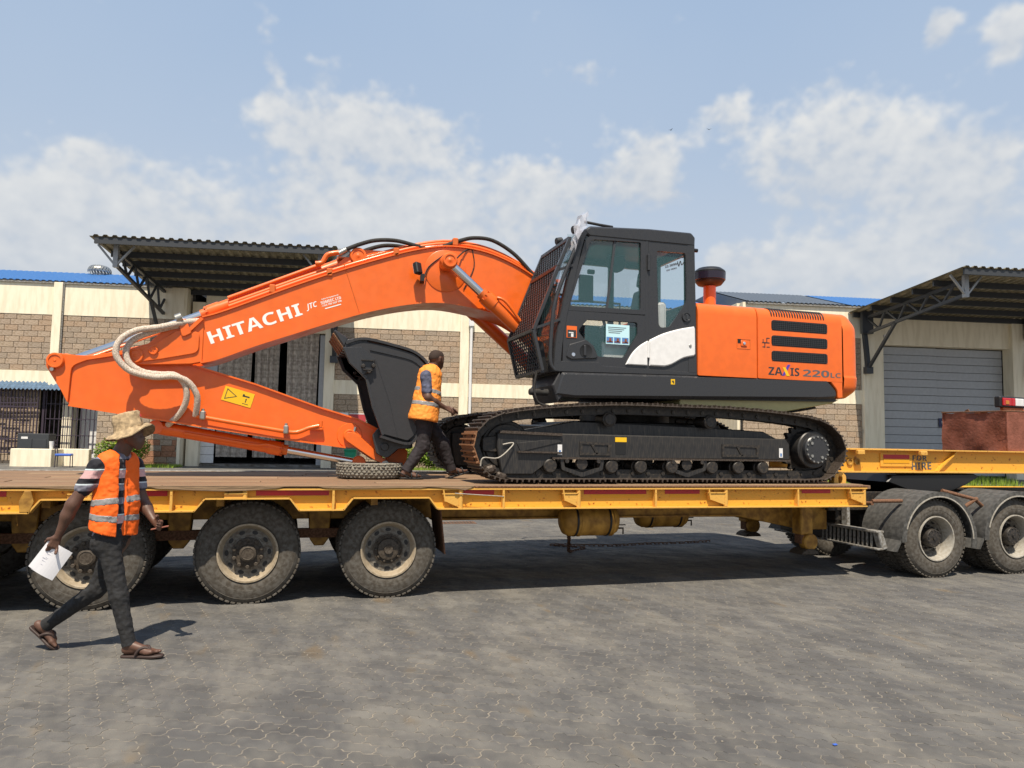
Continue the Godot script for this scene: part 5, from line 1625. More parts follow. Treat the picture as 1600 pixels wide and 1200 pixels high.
func undercarriage(e: Node):
	var path := crv([Vector2(2.03, 1.5), Vector2(2.0, 1.66), Vector2(2.07, 1.83), Vector2(2.28, 1.985), Vector2(2.83, 2.085), Vector2(3.71, 2.15), Vector2(4.56, 2.155), Vector2(5.37, 2.15), Vector2(6.22, 2.1), Vector2(6.7, 2.02), Vector2(6.95, 1.86), Vector2(7.04, 1.68), Vector2(7.02, 1.5), Vector2(6.86, 1.32), Vector2(6.6, 1.235), Vector2(5.5, 1.232), Vector2(4.4, 1.232), Vector2(3.3, 1.232), Vector2(2.45, 1.234), Vector2(2.18, 1.3)], 10, true)
	path.append(path[0])
	var total := 0.0
	for i in path.size() - 1:
		total += path[i].distance_to(path[i + 1])
	var count := 54
	var pitch := total / count
	var spots := []
	var want := 0.0
	var run := 0.0
	for i in path.size() - 1:
		var l: float = path[i].distance_to(path[i + 1])
		while want < run + l and spots.size() < count:
			var p: Vector2 = path[i].lerp(path[i + 1], (want - run) / l)
			spots.append([p, path[i + 1] - path[i]])
			want += pitch
		run += l
	# tangents averaged over a shoe
	for i in count:
		spots[i][1] = (spots[(i + 1) % count][0] - spots[i - 1][0]).normalized()
	var hp := pitch * 0.5
	# path runs clockwise, so the outside lies on its left
	var shoe := Sh.new().ext(poly([-hp + 0.004, 0, hp - 0.006, 0, hp - 0.004, 0.01, hp * 0.7, 0.012, hp * 0.66, 0.038, hp * 0.5, 0.038, hp * 0.44, 0.012, hp * 0.1, 0.012, hp * 0.05, 0.044, -hp * 0.1, 0.044, -hp * 0.16, 0.012, -hp * 0.55, 0.012, -hp * 0.6, 0.038, -hp * 0.76, 0.038, -hp * 0.8, 0.01, -hp + 0.004, 0.008]), -0.3, 0.3, 0.002).mesh()
	var link := Sh.new()
	for z in [-0.1, 0.1]:
		link.ext(rpoly([-hp - 0.03, -0.1, 0.03, hp - 0.02, -0.1, 0.03, hp + 0.02, -0.05, 0.02, hp, 0.0, 0.01, -hp, 0.0, 0.01, -hp - 0.04, -0.05, 0.02], 3), z - 0.02, z + 0.02)
	link.cyl(Vector3(-hp, -0.055, 0), Vector3.BACK, 0.026, 0.27, 10)
	for z in [-0.17, 0.17]:
		for x in [-0.04, 0.04]:
			link.cyl(Vector3(x, 0.016, z), Vector3.UP, 0.014, 0.02, 6)
	var lm := link.mesh()
	for side in 2:
		var zc := -0.42 if side == 0 else -2.8
		var tr := piece("crawler_track", e)
		for i in count:
			var p: Vector2 = spots[i][0]
			var d: Vector2 = spots[i][1]
			var o := obj("track_shoe", shoe, M.shoe_rust if p.x < 2.2 and p.y > 1.25 and side == 0 and i % 3 != 2 else M.shoe, tr)
			o.transform = Transform3D(Basis(Vector3(d.x, d.y, 0), Vector3(-d.y, d.x, 0), Vector3.BACK), Vector3(p.x, p.y, zc) - Vector3(-d.y, d.x, 0) * 0.03)
			var k := obj("track_link", lm, M.steel_dark, tr)
			k.transform = o.transform
		var f := piece("track_frame", e)
		var out := 1.0 if side == 0 else -1.0
		var zn := zc + 0.17
		obj("beam", Sh.new().ext(rpoly([2.32, 1.78, 0.03, 6.2, 1.77, 0.04, 6.26, 1.7, 0.05, 6.26, 1.5, 0.02, 2.98, 1.49, 0.03, 2.86, 1.38, 0.03, 2.75, 1.3, 0.03, 2.38, 1.3, 0.03, 2.32, 1.6, 0.02], 3), zc - 0.17, zn, 0.012), M.track_frame, f)
		obj("top_slope", Sh.new().ext(poly([2.5, 1.78, 6.15, 1.77, 5.95, 1.86, 4.9, 1.9, 3.3, 1.93, 3.0, 1.87]), zc - 0.17, zc + 0.05, 0.01), M.track_frame, f)
		if side == 0:
			obj("lower_lip", Sh.new().bar(Vector3(2.98, 1.492, zn + 0.012), Vector3(6.24, 1.492, zn + 0.012), 0.05, 0.022), M.shoe, f)
			obj("end_plate", Sh.new().ext(poly([2.55, 1.66, 3.06, 1.72, 3.1, 1.68, 2.6, 1.56]), zn, zn + 0.01, 0.003), M.track_frame, f)
			obj("ledge", Sh.new().bar(Vector3(2.56, 1.56, zn + 0.02), Vector3(3.1, 1.555, zn + 0.02), 0.05, 0.018), M.shoe, f)
			obj("upper_ledge", Sh.new().bar(Vector3(2.34, 1.785, zn + 0.01), Vector3(3.1, 1.765, zn + 0.01), 0.05, 0.03), M.shoe, f)
			for k in [[2.46, 1.66, 0.13, 0.1], [3.86, 1.62, 0.14, 0.16]]:
				obj("access_hole_shade", Sh.new().ext(rpoly([k[0] - k[2] / 2, k[1] - k[3] / 2, 0.03, k[0] + k[2] / 2, k[1] - k[3] / 2, 0.03, k[0] + k[2] / 2, k[1] + k[3] / 2, 0.02, k[0] - k[2] / 2, k[1] + k[3] / 2, 0.02], 4), zn - 0.01, zn + 0.003, 0.001), M.black, f)  # black plate paints the dark of an opening, beam stays solid
			for k in [[3.33, 3.72], [5.25, 5.78]]:
				obj("recess_plate", Sh.new().ring(poly([k[0], 1.53, k[1], 1.53, k[1] + 0.02, 1.68, k[0], 1.69]), poly([k[0] + 0.03, 1.56, k[1] - 0.03, 1.56, k[1] - 0.03, 1.65, k[0] + 0.03, 1.66]), zn, zn + 0.012), M.steel_dark, f)
				obj("recess_bar", Sh.new().bar(Vector3((k[0] + k[1]) / 2 - 0.04, 1.66, zn + 0.006), Vector3((k[0] + k[1]) / 2 + 0.03, 1.55, zn + 0.006), 0.012, 0.03), M.steel_dark, f)
			obj("yellow_label", Sh.new().box(Vector3(3.86, 1.72, zn + 0.004), Vector3(0.15, 0.055, 0.003)), M.sticker_yellow, f)
			for px in [3.08, 6.12]:
				obj("white_label", Sh.new().box(Vector3(px, 1.59, zn + 0.004), Vector3(0.055, 0.12, 0.003)), M.white, f)
				obj("label_print", Sh.new().box(Vector3(px, 1.565, zn + 0.007), Vector3(0.024, 0.04, 0.002)), M.poster_blue, f)
			obj("idler_yoke", Sh.new().ext(rpoly([2.16, 1.72, 0.03, 2.34, 1.74, 0.02, 2.34, 1.55, 0.02, 2.16, 1.56, 0.03], 3), zc + 0.06, zc + 0.12, 0.008), M.steel_dark, f)
			obj("cord", Sh.new().tube(crv([Vector3(2.38, 1.64, zn + 0.02), Vector3(2.5, 1.66, zn + 0.03), Vector3(2.46, 1.6, zn + 0.05), Vector3(2.3, 1.49, -0.13), Vector3(2.12, 1.49, -0.1), Vector3(2.09, 1.4, -0.1)], 5), 0.008, 6), M.rim_white, f)
			obj("mud_clump", Sh.new().at(Transform3D(Basis(Vector3.BACK, 0.4), Vector3(2.22, 1.36, -0.2))).box(Vector3.ZERO, Vector3(0.13, 0.1, 0.16), 0.03).at(Transform3D(Basis(Vector3.BACK, -0.3), Vector3(2.35, 1.29, -0.2))).box(Vector3.ZERO, Vector3(0.12, 0.07, 0.14), 0.02), M.shoe, f)
		for px in [2.96, 3.74, 4.12, 4.54, 5.1, 5.48, 5.84]:
			var s := Sh.new()
			s.cyl(Vector3(px, 1.4, zc), Vector3.BACK, 0.085, 0.16, 20, 0.01).cyl(Vector3(px, 1.4, zc + out * 0.11), Vector3.BACK, 0.1, 0.05, 20, 0.008).cyl(Vector3(px, 1.4, zc + out * 0.17), Vector3.BACK, 0.082, 0.06, 18, 0.012).cyl(Vector3(px, 1.4, zc - out * 0.11), Vector3.BACK, 0.1, 0.05, 20, 0.008)
			obj("track_roller", s, M.steel_dark, tr)
		if side == 0:
			for px in [3.36, 4.75]:
				obj("track_guard", Sh.new().ring(rpoly([px - 0.28, 1.5, 0.01, px - 0.26, 1.36, 0.03, px - 0.02, 1.28, 0.02, px + 0.02, 1.28, 0.02, px + 0.26, 1.36, 0.03, px + 0.28, 1.5, 0.01], 3), rpoly([px - 0.24, 1.48, 0.01, px - 0.22, 1.39, 0.02, px - 0.02, 1.33, 0.01, px + 0.02, 1.33, 0.01, px + 0.22, 1.39, 0.02, px + 0.24, 1.48, 0.01], 3), zn - 0.02, zn + 0.02), M.track_frame, f)
				for bx in [-0.2, 0.2]:
					obj("guard_bolt", Sh.new().cyl(Vector3(px + bx, 1.46, zn + 0.02), Vector3.BACK, 0.025, 0.04, 8), M.steel_dark, f)
				obj("guarded_roller", Sh.new().cyl(Vector3(px, 1.43, zn - 0.02), Vector3.BACK, 0.07, 0.06, 16), M.steel_dark, f)
		for px in [3.72, 5.1]:
			obj("carrier_roller", Sh.new().cyl(Vector3(px, 1.96, zc + 0.02 * out), Vector3.BACK, 0.075, 0.3, 18, 0.012).cyl(Vector3(px, 1.96, zc + 0.14 * out), Vector3.BACK, 0.09, 0.03, 18, 0.006), M.steel_dark, tr)
		obj("idler", Sh.new().cyl(Vector3(2.46, 1.62, zc), Vector3.BACK, 0.3, 0.1, 32, 0.015).cyl(Vector3(2.46, 1.62, zc), Vector3.BACK, 0.26, 0.16, 32, 0.01).cyl(Vector3(2.46, 1.62, zc), Vector3.BACK, 0.09, 0.24, 20, 0.01), M.steel_dark, tr)
		var sp := piece("sprocket", tr)
		var tp := PackedVector2Array()
		for i in 84:
			var a := TAU * i / 84
			tp.append(Vector2(6.6, 1.64) + Vector2(cos(a), sin(a)) * (0.3 + (0.045 if i % 4 in [1, 2] else 0.0)))
		obj("tooth_ring", Sh.new().ext(tp, zc - 0.035, zc + 0.035, 0.004), M.steel_dark, sp)
		obj("final_drive", Sh.new().cyl(Vector3(6.6, 1.64, zc + out * 0.04), Vector3.BACK, 0.245, 0.34, 36, 0.012), M.track_frame, sp)
		obj("drive_cover", Sh.new().cyl(Vector3(6.6, 1.64, zc + out * 0.2), Vector3.BACK, 0.185, 0.16, 36, 0.015), M.charcoal, sp)
		var bo := Sh.new()
		for i in 16:
			var a := TAU * i / 16
			bo.cyl(Vector3(6.6 + cos(a) * 0.165, 1.64 + sin(a) * 0.165, zc + out * 0.285), Vector3.BACK, 0.012, 0.014, 6)
		for a in [2.4, 3.9, 5.3]:
			bo.cyl(Vector3(6.6 + cos(a) * 0.12, 1.64 + sin(a) * 0.12, zc + out * 0.285), Vector3.BACK, 0.02, 0.014, 8)
		obj("cover_bolts", bo, M.zinc, sp)
	var cf := piece("centre_frame", e)
	obj("frame_box", Sh.new().ext(poly([3.3, 1.62, 5.7, 1.62, 5.5, 1.95, 3.5, 1.95]), -2.5, -0.7, 0.02), M.track_frame, cf)
	for k in [[3.0, 3.5], [5.3, 5.9]]:
		obj("frame_leg", Sh.new().bar(Vector3((k[0] + k[1]) / 2, 1.75, -0.5), Vector3((k[0] + k[1]) / 2, 1.8, -2.7), 0.35, 0.26, 0.02), M.track_frame, cf)
	obj("swing_ring", Sh.new().cyl(Vector3(4.55, 2.06, -1.6), Vector3.UP, 0.62, 0.3, 40, 0.015), M.steel_dark, cf)


func upper_structure(e: Node):
	var u := piece("upper_body", e)
	var zn := -0.2
	var zf := -2.92
	# dark lower skirt along the near side, with a soft top edge
	var sk := rpoly([3.08, 2.5, 0.05, 6.82, 2.57, 0.02, 6.98, 2.42, 0.1, 6.98, 2.32, 0.05, 6.7, 2.3, 0.2, 3.25, 2.2, 0.1, 3.0, 2.22, 0.03])
	obj("skirt", Sh.new().ext(sk, zn - 0.1, zn, 0.03), M.charcoal, u)
	obj("skirt_nose", Sh.new().ext(poly([2.97, 2.34, 3.06, 2.5, 3.12, 2.24, 3.04, 2.14]), zn - 0.85, zn - 0.02, 0.015), M.charcoal_flat, u)
	obj("floor_plate", Sh.new().ext(poly([3.1, 2.2, 7.0, 2.28, 7.0, 2.33, 3.1, 2.26]), -1.25, zn - 0.06).ext(poly([4.4, 2.24, 7.0, 2.28, 7.0, 2.33, 4.4, 2.29]), zf + 0.1, -1.25), M.charcoal_flat, u)
	obj("belly_pan", Sh.new().ext(poly([4.7, 2.1, 6.1, 2.1, 7.0, 2.26, 7.1, 2.31, 4.7, 2.26]), -2.4, -0.32, 0.01), M.belly, u)
	var pl := Sh.new()
	for i in 7:
		pl.cyl(Vector3(5.3 + i * 0.24, 2.085 + maxf(0.0, i - 3) * 0.043, -0.6 - 0.1 * (i % 3)), Vector3.UP, 0.05, 0.05, 14)
	obj("drain_plugs", pl, M.rubber, u)
	obj("hose_under", Sh.new().tube(crv([Vector3(5.2, 2.09, -0.5), Vector3(5.7, 2.085, -0.46), Vector3(6.3, 2.12, -0.44), Vector3(6.8, 2.2, -0.42)], 5), 0.016, 6), M.rubber, u)
	obj("inner_block", Sh.new().box(Vector3(4.2, 2.42, -0.75), Vector3(2.3, 0.3, 0.9)).box(Vector3(4.95, 2.42, -2.0), Vector3(1.2, 0.3, 1.6)), M.charcoal_flat, u)
	obj("yellow_mark", Sh.new().box(Vector3(4.53, 2.44, zn + 0.002), Vector3(0.055, 0.065, 0.003)), M.sticker_yellow, u)
	obj("mark_print", Sh.new().box(Vector3(4.53, 2.445, zn + 0.005), Vector3(0.025, 0.02, 0.002)).box(Vector3(4.54, 2.43, zn + 0.005), Vector3(0.012, 0.02, 0.002)), M.letter_dark, u)
	# orange housing: front door panel, rear panel with vents, both with a rounded top edge
	var cross := rpoly([0.0, 0.0, 0.004, 0.0, 0.93, 0.16, -0.4, 0.95, 0.02, -2.7, 0.95, 0.16, -2.7, 0.0, 0.004], 7)
	for k in [[4.885, 5.745, "side_panel", 3.46], [5.757, 7.07, "vent_panel", 3.47]]:
		var p := piece(k[2], u)
		var s := Sh.new().at(Transform3D(Basis(Vector3.UP, PI / 2), Vector3(k[0], 2.535, zn)))
		var c := PackedVector2Array()
		for q in cross:
			c.append(Vector2(-q.x, q.y))
		s.ext(c, 0.0, k[1] - k[0], 0.012)
		obj("shell", s, M.orange, p)
		if k[0] < 5.0:
			obj("latch_plate", Sh.new().ring(poly([5.44, 2.9, 5.64, 2.9, 5.64, 3.03, 5.44, 3.03]), poly([5.448, 2.908, 5.632, 2.908, 5.632, 3.022, 5.448, 3.022]), zn, zn + 0.004), M.orange_dirty, p)
			obj("latch_pocket", Sh.new().box(Vector3(5.475, 3.0, zn + 0.002), Vector3(0.045, 0.05, 0.006)), M.black, p)
			obj("latch", Sh.new().box(Vector3(5.54, 2.97, zn + 0.006), Vector3(0.09, 0.07, 0.014), 0.006), M.orange, p)
			obj("latch_button", Sh.new().cyl(Vector3(5.54, 2.972, zn + 0.016), Vector3.BACK, 0.02, 0.012, 12, 0.003), M.chrome, p)
		else:
			# three screened openings and top-edge slots, inner shade painted as black plates and bars
			for i in 3:
				var y: float = [3.235, 3.035, 2.835][i]
				obj("opening_shade", Sh.new().ext(rpoly([5.955, y - 0.068, 0.04, 6.825, y - 0.068, 0.04, 6.825, y + 0.068, 0.04, 5.955, y + 0.068, 0.04], 5), zn - 0.01, zn + 0.003, 0.001), M.black, p)
				var ms := Sh.new()
				for j in 29:
					var x := 5.975 + j * 0.0295
					ms.bar(Vector3(x, y - 0.06, zn + 0.006), Vector3(x, y + 0.06, zn + 0.006), 0.005, 0.005)
				for j in 5:
					ms.bar(Vector3(5.96, y - 0.05 + j * 0.025, zn + 0.008), Vector3(6.82, y - 0.05 + j * 0.025, zn + 0.008), 0.004, 0.004)
				obj("screen", ms, M.steel_grey, p)
			for j in 21:
				var x := 5.96 + j * 0.0405
				obj("slot_shade", Sh.new().tube(crv([Vector3(x, 3.352, zn - 0.006), Vector3(x, 3.395, zn - 0.013), Vector3(x, 3.432, zn - 0.038), Vector3(x - 0.006, 3.458, zn - 0.08), Vector3(x - 0.012, 3.468, zn - 0.13)], 3), 0.0105, 6), M.black, p)  # black bar holds the shade of an open groove
			obj("emblem", Sh.new().box(Vector3(5.87, 3.0, zn + 0.001), Vector3(0.11, 0.012, 0.004)).box(Vector3(5.855, 2.97, zn + 0.001), Vector3(0.012, 0.07, 0.004)).box(Vector3(5.885, 3.03, zn + 0.001), Vector3(0.012, 0.07, 0.004)).box(Vector3(5.905, 3.06, zn + 0.001), Vector3(0.045, 0.01, 0.004)).box(Vector3(5.905, 2.945, zn + 0.001), Vector3(0.045, 0.01, 0.004)).box(Vector3(5.835, 2.945, zn + 0.001), Vector3(0.03, 0.01, 0.004)).box(Vector3(5.83, 3.025, zn + 0.001), Vector3(0.01, 0.04, 0.004)), M.letter_dark, p)
			letters("lettering", "ZA", 0.104, 0.213, M.letter_dark, p, Transform3D(Basis(), Vector3(5.907, 2.588, zn)))
			letters("lettering", "IS", 0.106, 0.138, M.letter_dark, p, Transform3D(Basis(), Vector3(6.24, 2.588, zn)))
			letters("lettering", "220", 0.092, 0.415, M.letter_grey, p, Transform3D(Basis(), Vector3(6.434, 2.59, zn)))
			letters("lettering", "LC", 0.064, 0.165, M.letter_grey, p, Transform3D(Basis(), Vector3(6.868, 2.592, zn)))
			obj("cross_stroke", Sh.new().ext(poly([6.112, 2.586, 6.15, 2.586, 6.24, 2.732, 6.2, 2.732]), zn, zn + 0.003), M.purple, p)
			obj("cross_stroke", Sh.new().ext(poly([6.18, 2.584, 6.228, 2.584, 6.165, 2.695, 6.118, 2.695]), zn, zn + 0.004), M.sticker_yellow, p)
	# orange wedge below the rear panel and the counterweight, one curved casting
	obj("lower_wedge", Sh.new().ext(rpoly([6.83, 2.585, 0.01, 7.065, 2.59, 0.01, 7.065, 2.33, 0.02, 6.985, 2.32, 0.02, 6.98, 2.42, 0.1], 4), zn - 0.3, zn - 0.002, 0.008), M.orange, u)
	var cw := piece("counterweight", e)
	var prof := rpoly([-0.3, 2.33, 0.02, -0.14, 2.335, 0.08, 0.0, 2.44, 0.14, 0.015, 2.6, 0.02, 0.004, 2.63, 0.02, 0.0, 3.28, 0.2, -0.13, 3.485, 0.16, -0.5, 3.49, 0.02], 6)
	var plan := crv([Vector2(7.085, -0.21), Vector2(7.25, -0.215), Vector2(7.34, -0.27), Vector2(7.42, -0.42), Vector2(7.52, -0.8), Vector2(7.56, -1.2), Vector2(7.57, -1.55), Vector2(7.56, -1.9), Vector2(7.52, -2.3), Vector2(7.42, -2.68), Vector2(7.34, -2.83), Vector2(7.25, -2.89), Vector2(7.085, -2.9)], 4)
	var s := Sh.new()
	var rows := []
	for i in plan.size():
		var d: Vector2 = (plan[mini(i + 1, plan.size() - 1)] - plan[maxi(i - 1, 0)]).normalized()
		var n := Vector2(-d.y, d.x)
		if n.x < 0 and absf(n.x) > absf(n.y) or i == 0 and n.y < 0:
			n = -n
		if i < plan.size() / 2 and n.y < -0.01:
			n = -n
		if i > plan.size() / 2 and n.y > 0.01:
			n = -n
		var row := []
		for q in prof:
			row.append(Vector3(plan[i].x + n.x * q.x, q.y, plan[i].y + n.y * q.x))
		rows.append(row)
	for i in plan.size() - 1:
		for j in prof.size() - 1:
			var a: Vector3 = rows[i][j]
			var b: Vector3 = rows[i + 1][j]
			var c: Vector3 = rows[i + 1][j + 1]
			var d: Vector3 = rows[i][j + 1]
			s.quad(a, b, c, d)
	s = smooth(s, 0.6)
	obj("casting", s, M.orange, cw)
	obj("core", Sh.new().ext(poly([7.09, -0.4, 7.2, -0.45, 7.3, -1.55, 7.2, -2.65, 7.09, -2.7]), 2.36, 3.46).at(Transform3D()), M.orange, cw).transform = Transform3D(Basis(Vector3.RIGHT, PI / 2), Vector3(0, 5.82, 0))
	# air intake with its dark bowl
	var ai := piece("air_intake", e, Vector3(5.55, 0, -1.0))
	obj("pipe", Sh.new().cyl(Vector3(0, 3.68, 0), Vector3.UP, 0.085, 0.44, 24), M.orange, ai)
	obj("bowl", Sh.new().lathe([Vector2(0.09, 3.86), Vector2(0.16, 3.88), Vector2(0.2, 3.93), Vector2(0.205, 3.97), Vector2(0.212, 3.98), Vector2(0.216, 4.06), Vector2(0.2, 4.08), Vector2(0.16, 4.11), Vector2(0.05, 4.12), Vector2(0, 4.12)], 32), M.black, ai)
	obj("bowl_band", Sh.new().lathe([Vector2(0.2, 3.94), Vector2(0.214, 3.945), Vector2(0.218, 4.04), Vector2(0.21, 4.045)], 32), mk("smoked_plastic", 0.02, 0.015, 0.028, 0.25), ai)
	obj("hood_rail", Sh.new().tube([Vector3(4.95, 3.5, -2.6), Vector3(4.95, 3.85, -2.6), Vector3(4.4, 3.85, -2.6), Vector3(3.5, 3.8, -2.6), Vector3(3.4, 3.4, -2.6)], 0.02, 8), M.black, e)


# vertex normals averaged where faces meet at a shallow angle
func smooth(s: Sh, least: float) -> Sh:
	var by := {}
	for i in s.v.size():
		var k := Vector3i((s.v[i] * 2000.0).round())
		if not by.has(k):
			by[k] = []
		by[k].append(i)
	var n := s.n.duplicate()
	for k in by:
		for i in by[k]:
			var t := Vector3.ZERO
			for j in by[k]:
				if s.n[i].dot(s.n[j]) > least:
					t += s.n[j]
			n[i] = t.normalized()
	s.n = n
	return s


func cab(e: Node):
	var c := piece("cab", e)
	var zn := -0.22
	var zi := -0.275
	# near side: door frame, rear quarter, both as rings round their openings
	var side := rpoly([2.98, 2.5, 0.03, 3.06, 2.95, 0.3, 3.24, 3.95, 0.25, 3.33, 4.24, 0.12, 4.195, 4.3, 0.01, 4.8, 4.315, 0.08, 4.85, 4.2, 0.06, 4.885, 2.6, 0.02, 4.885, 2.53, 0.01])
	# outer shell pieces
	var dw_o := rpoly([3.12, 3.235, 0.02, 4.165, 3.25, 0.02, 4.165, 4.2, 0.02, 3.38, 4.165, 0.14], 6)
	var dw_i := rpoly([3.17, 3.29, 0.03, 4.1, 3.305, 0.02, 4.1, 4.145, 0.02, 3.43, 4.12, 0.1], 6)
	obj("window_frame", Sh.new().ring(dw_o, dw_i, zn - 0.06, zn - 0.004), M.charcoal, c)
	# front pillar and roof edge
	obj("front_pillar", Sh.new().ext(PackedVector2Array(crv([Vector2(2.97, 2.5), Vector2(3.0, 2.9), Vector2(3.12, 3.5), Vector2(3.24, 4.0), Vector2(3.36, 4.24)], 5)) + PackedVector2Array(crv([Vector2(3.45, 4.2), Vector2(3.36, 4.12), Vector2(3.24, 3.6), Vector2(3.11, 2.95), Vector2(3.07, 2.5)], 5)), zn - 0.11, zn, 0.012), M.charcoal, c)
	obj("roof_edge", Sh.new().ext(rpoly([3.34, 4.21, 0.03, 3.42, 4.27, 0.06, 4.2, 4.325, 0.02, 4.8, 4.335, 0.05, 4.855, 4.28, 0.03, 4.85, 4.17, 0.01, 3.42, 4.155, 0.02], 4), zn - 0.1, zn + 0.004, 0.015), M.charcoal, c)
	obj("door_pillar", Sh.new().ext(poly([4.16, 2.56, 4.225, 2.56, 4.205, 4.19, 4.16, 4.19]), zn - 0.08, zn - 0.002, 0.006), M.charcoal, c)
	obj("rear_pillar", Sh.new().ext(rpoly([4.755, 2.56, 0.01, 4.885, 2.56, 0.01, 4.85, 4.2, 0.01, 4.74, 4.18, 0.01], 3), zn - 0.1, zn, 0.01), M.charcoal, c)
	# door lower part: plate round the low window
	var lo_o := rpoly([3.09, 2.56, 0.02, 4.165, 2.56, 0.02, 4.165, 3.0, 0.02, 4.165, 3.24, 0.02, 3.13, 3.235, 0.02, 3.1, 3.0, 0.02], 6)
	var lo_i := rpoly([3.54, 2.705, 0.06, 3.88, 2.705, 0.06, 4.06, 3.0, 0.04, 4.06, 3.15, 0.03, 3.4, 3.14, 0.05, 3.28, 3.0, 0.05], 6)
	# match starting corners: both loops run counter-clockwise from the lower left
	obj("door_plate", Sh.new().ring(lo_o, lo_i, zn - 0.05, zn - 0.006), M.charcoal, c)
	obj("sill", Sh.new().ext(poly([3.03, 2.5, 4.885, 2.53, 4.885, 2.575, 3.6, 2.6, 3.56, 2.635, 3.05, 2.63]), zn - 0.1, zn - 0.001, 0.008), M.charcoal, c)
	obj("door_handle_recess", Sh.new().ext(rpoly([3.13, 2.68, 0.03, 3.17, 2.83, 0.03, 3.38, 2.9, 0.05, 3.48, 2.83, 0.05, 3.55, 2.68, 0.04, 3.2, 2.65, 0.04], 5), zn - 0.02, zn + 0.012, 0.01), M.charcoal, c)
	obj("handle_cup", Sh.new().at(Transform3D(Basis(Vector3.RIGHT, PI / 2), Vector3(3.38, 2.76, zn + 0.013))).lathe([Vector2(0.082, -0.01), Vector2(0.08, 0.003), Vector2(0.07, 0.0), Vector2(0.0, 0.0)], 24), M.black, c)
	obj("door_handle", Sh.new().box(Vector3(3.365, 2.765, zn + 0.02), Vector3(0.035, 0.13, 0.02), 0.008), M.charcoal, c)
	obj("key_lock", Sh.new().cyl(Vector3(3.22, 2.71, zn + 0.014), Vector3.BACK, 0.024, 0.012, 14, 0.003), M.chrome, c)
	# rear quarter: dark plate round its window
	var rq_o := rpoly([4.215, 2.57, 0.01, 4.76, 2.57, 0.01, 4.745, 4.19, 0.01, 4.205, 4.18, 0.01], 9)
	var rq_i := rpoly([4.42, 3.11, 0.08, 4.53, 3.13, 0.06, 4.7, 4.08, 0.03, 4.37, 4.06, 0.03], 9)
	rq_i = PackedVector2Array()
	var arcs := rpoly([4.35, 3.1, 0.06, 4.5, 3.12, 0.08, 4.73, 3.44, 0.12, 4.72, 4.07, 0.03, 4.315, 4.06, 0.03], 9)
	for i in 36:
		rq_i.append(arcs[int(i * arcs.size() / 36.0)])
	obj("rear_plate", Sh.new().ring(rq_o, rq_i, zn - 0.05, zn - 0.006), M.charcoal, c)
	for y in [3.9, 2.82]:
		obj("hinge", Sh.new().cyl(Vector3(4.2, y, zn + 0.012), Vector3.UP, 0.02, 0.2, 10, 0.004), M.charcoal if y > 3.0 else M.white, c)
	obj("fuel_cap", Sh.new().at(Transform3D(Basis(Vector3.RIGHT, PI / 2), Vector3(4.73, 3.26, zn + 0.002))).lathe([Vector2(0.062, -0.01), Vector2(0.06, 0.012), Vector2(0.048, 0.012), Vector2(0.044, 0.004), Vector2(0, 0.004)], 22), M.charcoal, c)
	obj("fuel_cap_slot", Sh.new().box(Vector3(4.73, 3.26, zn + 0.012), Vector3(0.016, 0.07, 0.014), 0.004), M.steel_grey, c)
	# white styled panels, split at the door hinge
	obj("white_panel", Sh.new().ext(PackedVector2Array(crv([Vector2(3.9, 2.625), Vector2(3.98, 2.76), Vector2(4.08, 2.86), Vector2(4.19, 2.93)], 5)) + poly([4.19, 2.625]), zn - 0.02, zn + 0.018, 0.01), M.white, c)
	obj("white_panel", Sh.new().ext(PackedVector2Array(crv([Vector2(4.215, 2.94), Vector2(4.4, 3.03), Vector2(4.62, 3.1), Vector2(4.83, 3.145)], 4)) + poly([4.845, 3.12, 4.85, 2.8]) + PackedVector2Array(crv([Vector2(4.83, 2.775), Vector2(4.68, 2.74), Vector2(4.52, 2.655), Vector2(4.42, 2.625)], 4)) + poly([4.215, 2.625]), zn - 0.02, zn + 0.022, 0.014), M.white, c)
	obj("panel_knob", Sh.new().cyl(Vector3(4.77, 2.9, zn + 0.024), Vector3.BACK, 0.018, 0.02, 12, 0.004), M.zinc, c)
	# glass
	obj("door_glass", Sh.new().box(Vector3(3.64, 3.7, zn - 0.035), Vector3(1.0, 0.92, 0.005)), M.glass, c)
	obj("low_glass", Sh.new().box(Vector3(3.73, 2.915, zn - 0.035), Vector3(0.7, 0.46, 0.005)), M.glass, c)
	obj("rear_glass", Sh.new().box(Vector3(4.53, 3.59, zn - 0.035), Vector3(0.46, 1.04, 0.005)), M.glass, c)
	obj("sliding_divider", Sh.new().bar(Vector3(3.66, 3.29, zn - 0.028), Vector3(3.76, 4.14, zn - 0.028), 0.012, 0.03), M.steel_grey, c)
	# far side, roof, front and back
	obj("roof", Sh.new().ext(rpoly([3.36, 4.22, 0.02, 3.44, 4.3, 0.08, 4.2, 4.345, 0.1, 4.84, 4.33, 0.05, 4.84, 4.2, 0.02], 4), -1.24, zn - 0.05, 0.03), M.charcoal, c)
	var far_o := rpoly([3.0, 2.5, 0.01, 4.86, 2.53, 0.01, 4.84, 4.25, 0.01, 3.36, 4.22, 0.01], 4)
	var far_i := rpoly([3.25, 3.24, 0.03, 4.68, 3.24, 0.03, 4.7, 4.06, 0.03, 3.45, 4.06, 0.03], 4)
	obj("far_side", Sh.new().ring(far_o, far_i, -1.25, -1.2), M.charcoal, c)
	obj("far_pillar", Sh.new().box(Vector3(4.16, 3.57, -1.225), Vector3(0.07, 1.0, 0.05)), M.charcoal, c)
	obj("far_glass", Sh.new().box(Vector3(4.0, 3.57, -1.225), Vector3(1.5, 1.0, 0.005)), M.glass, c)
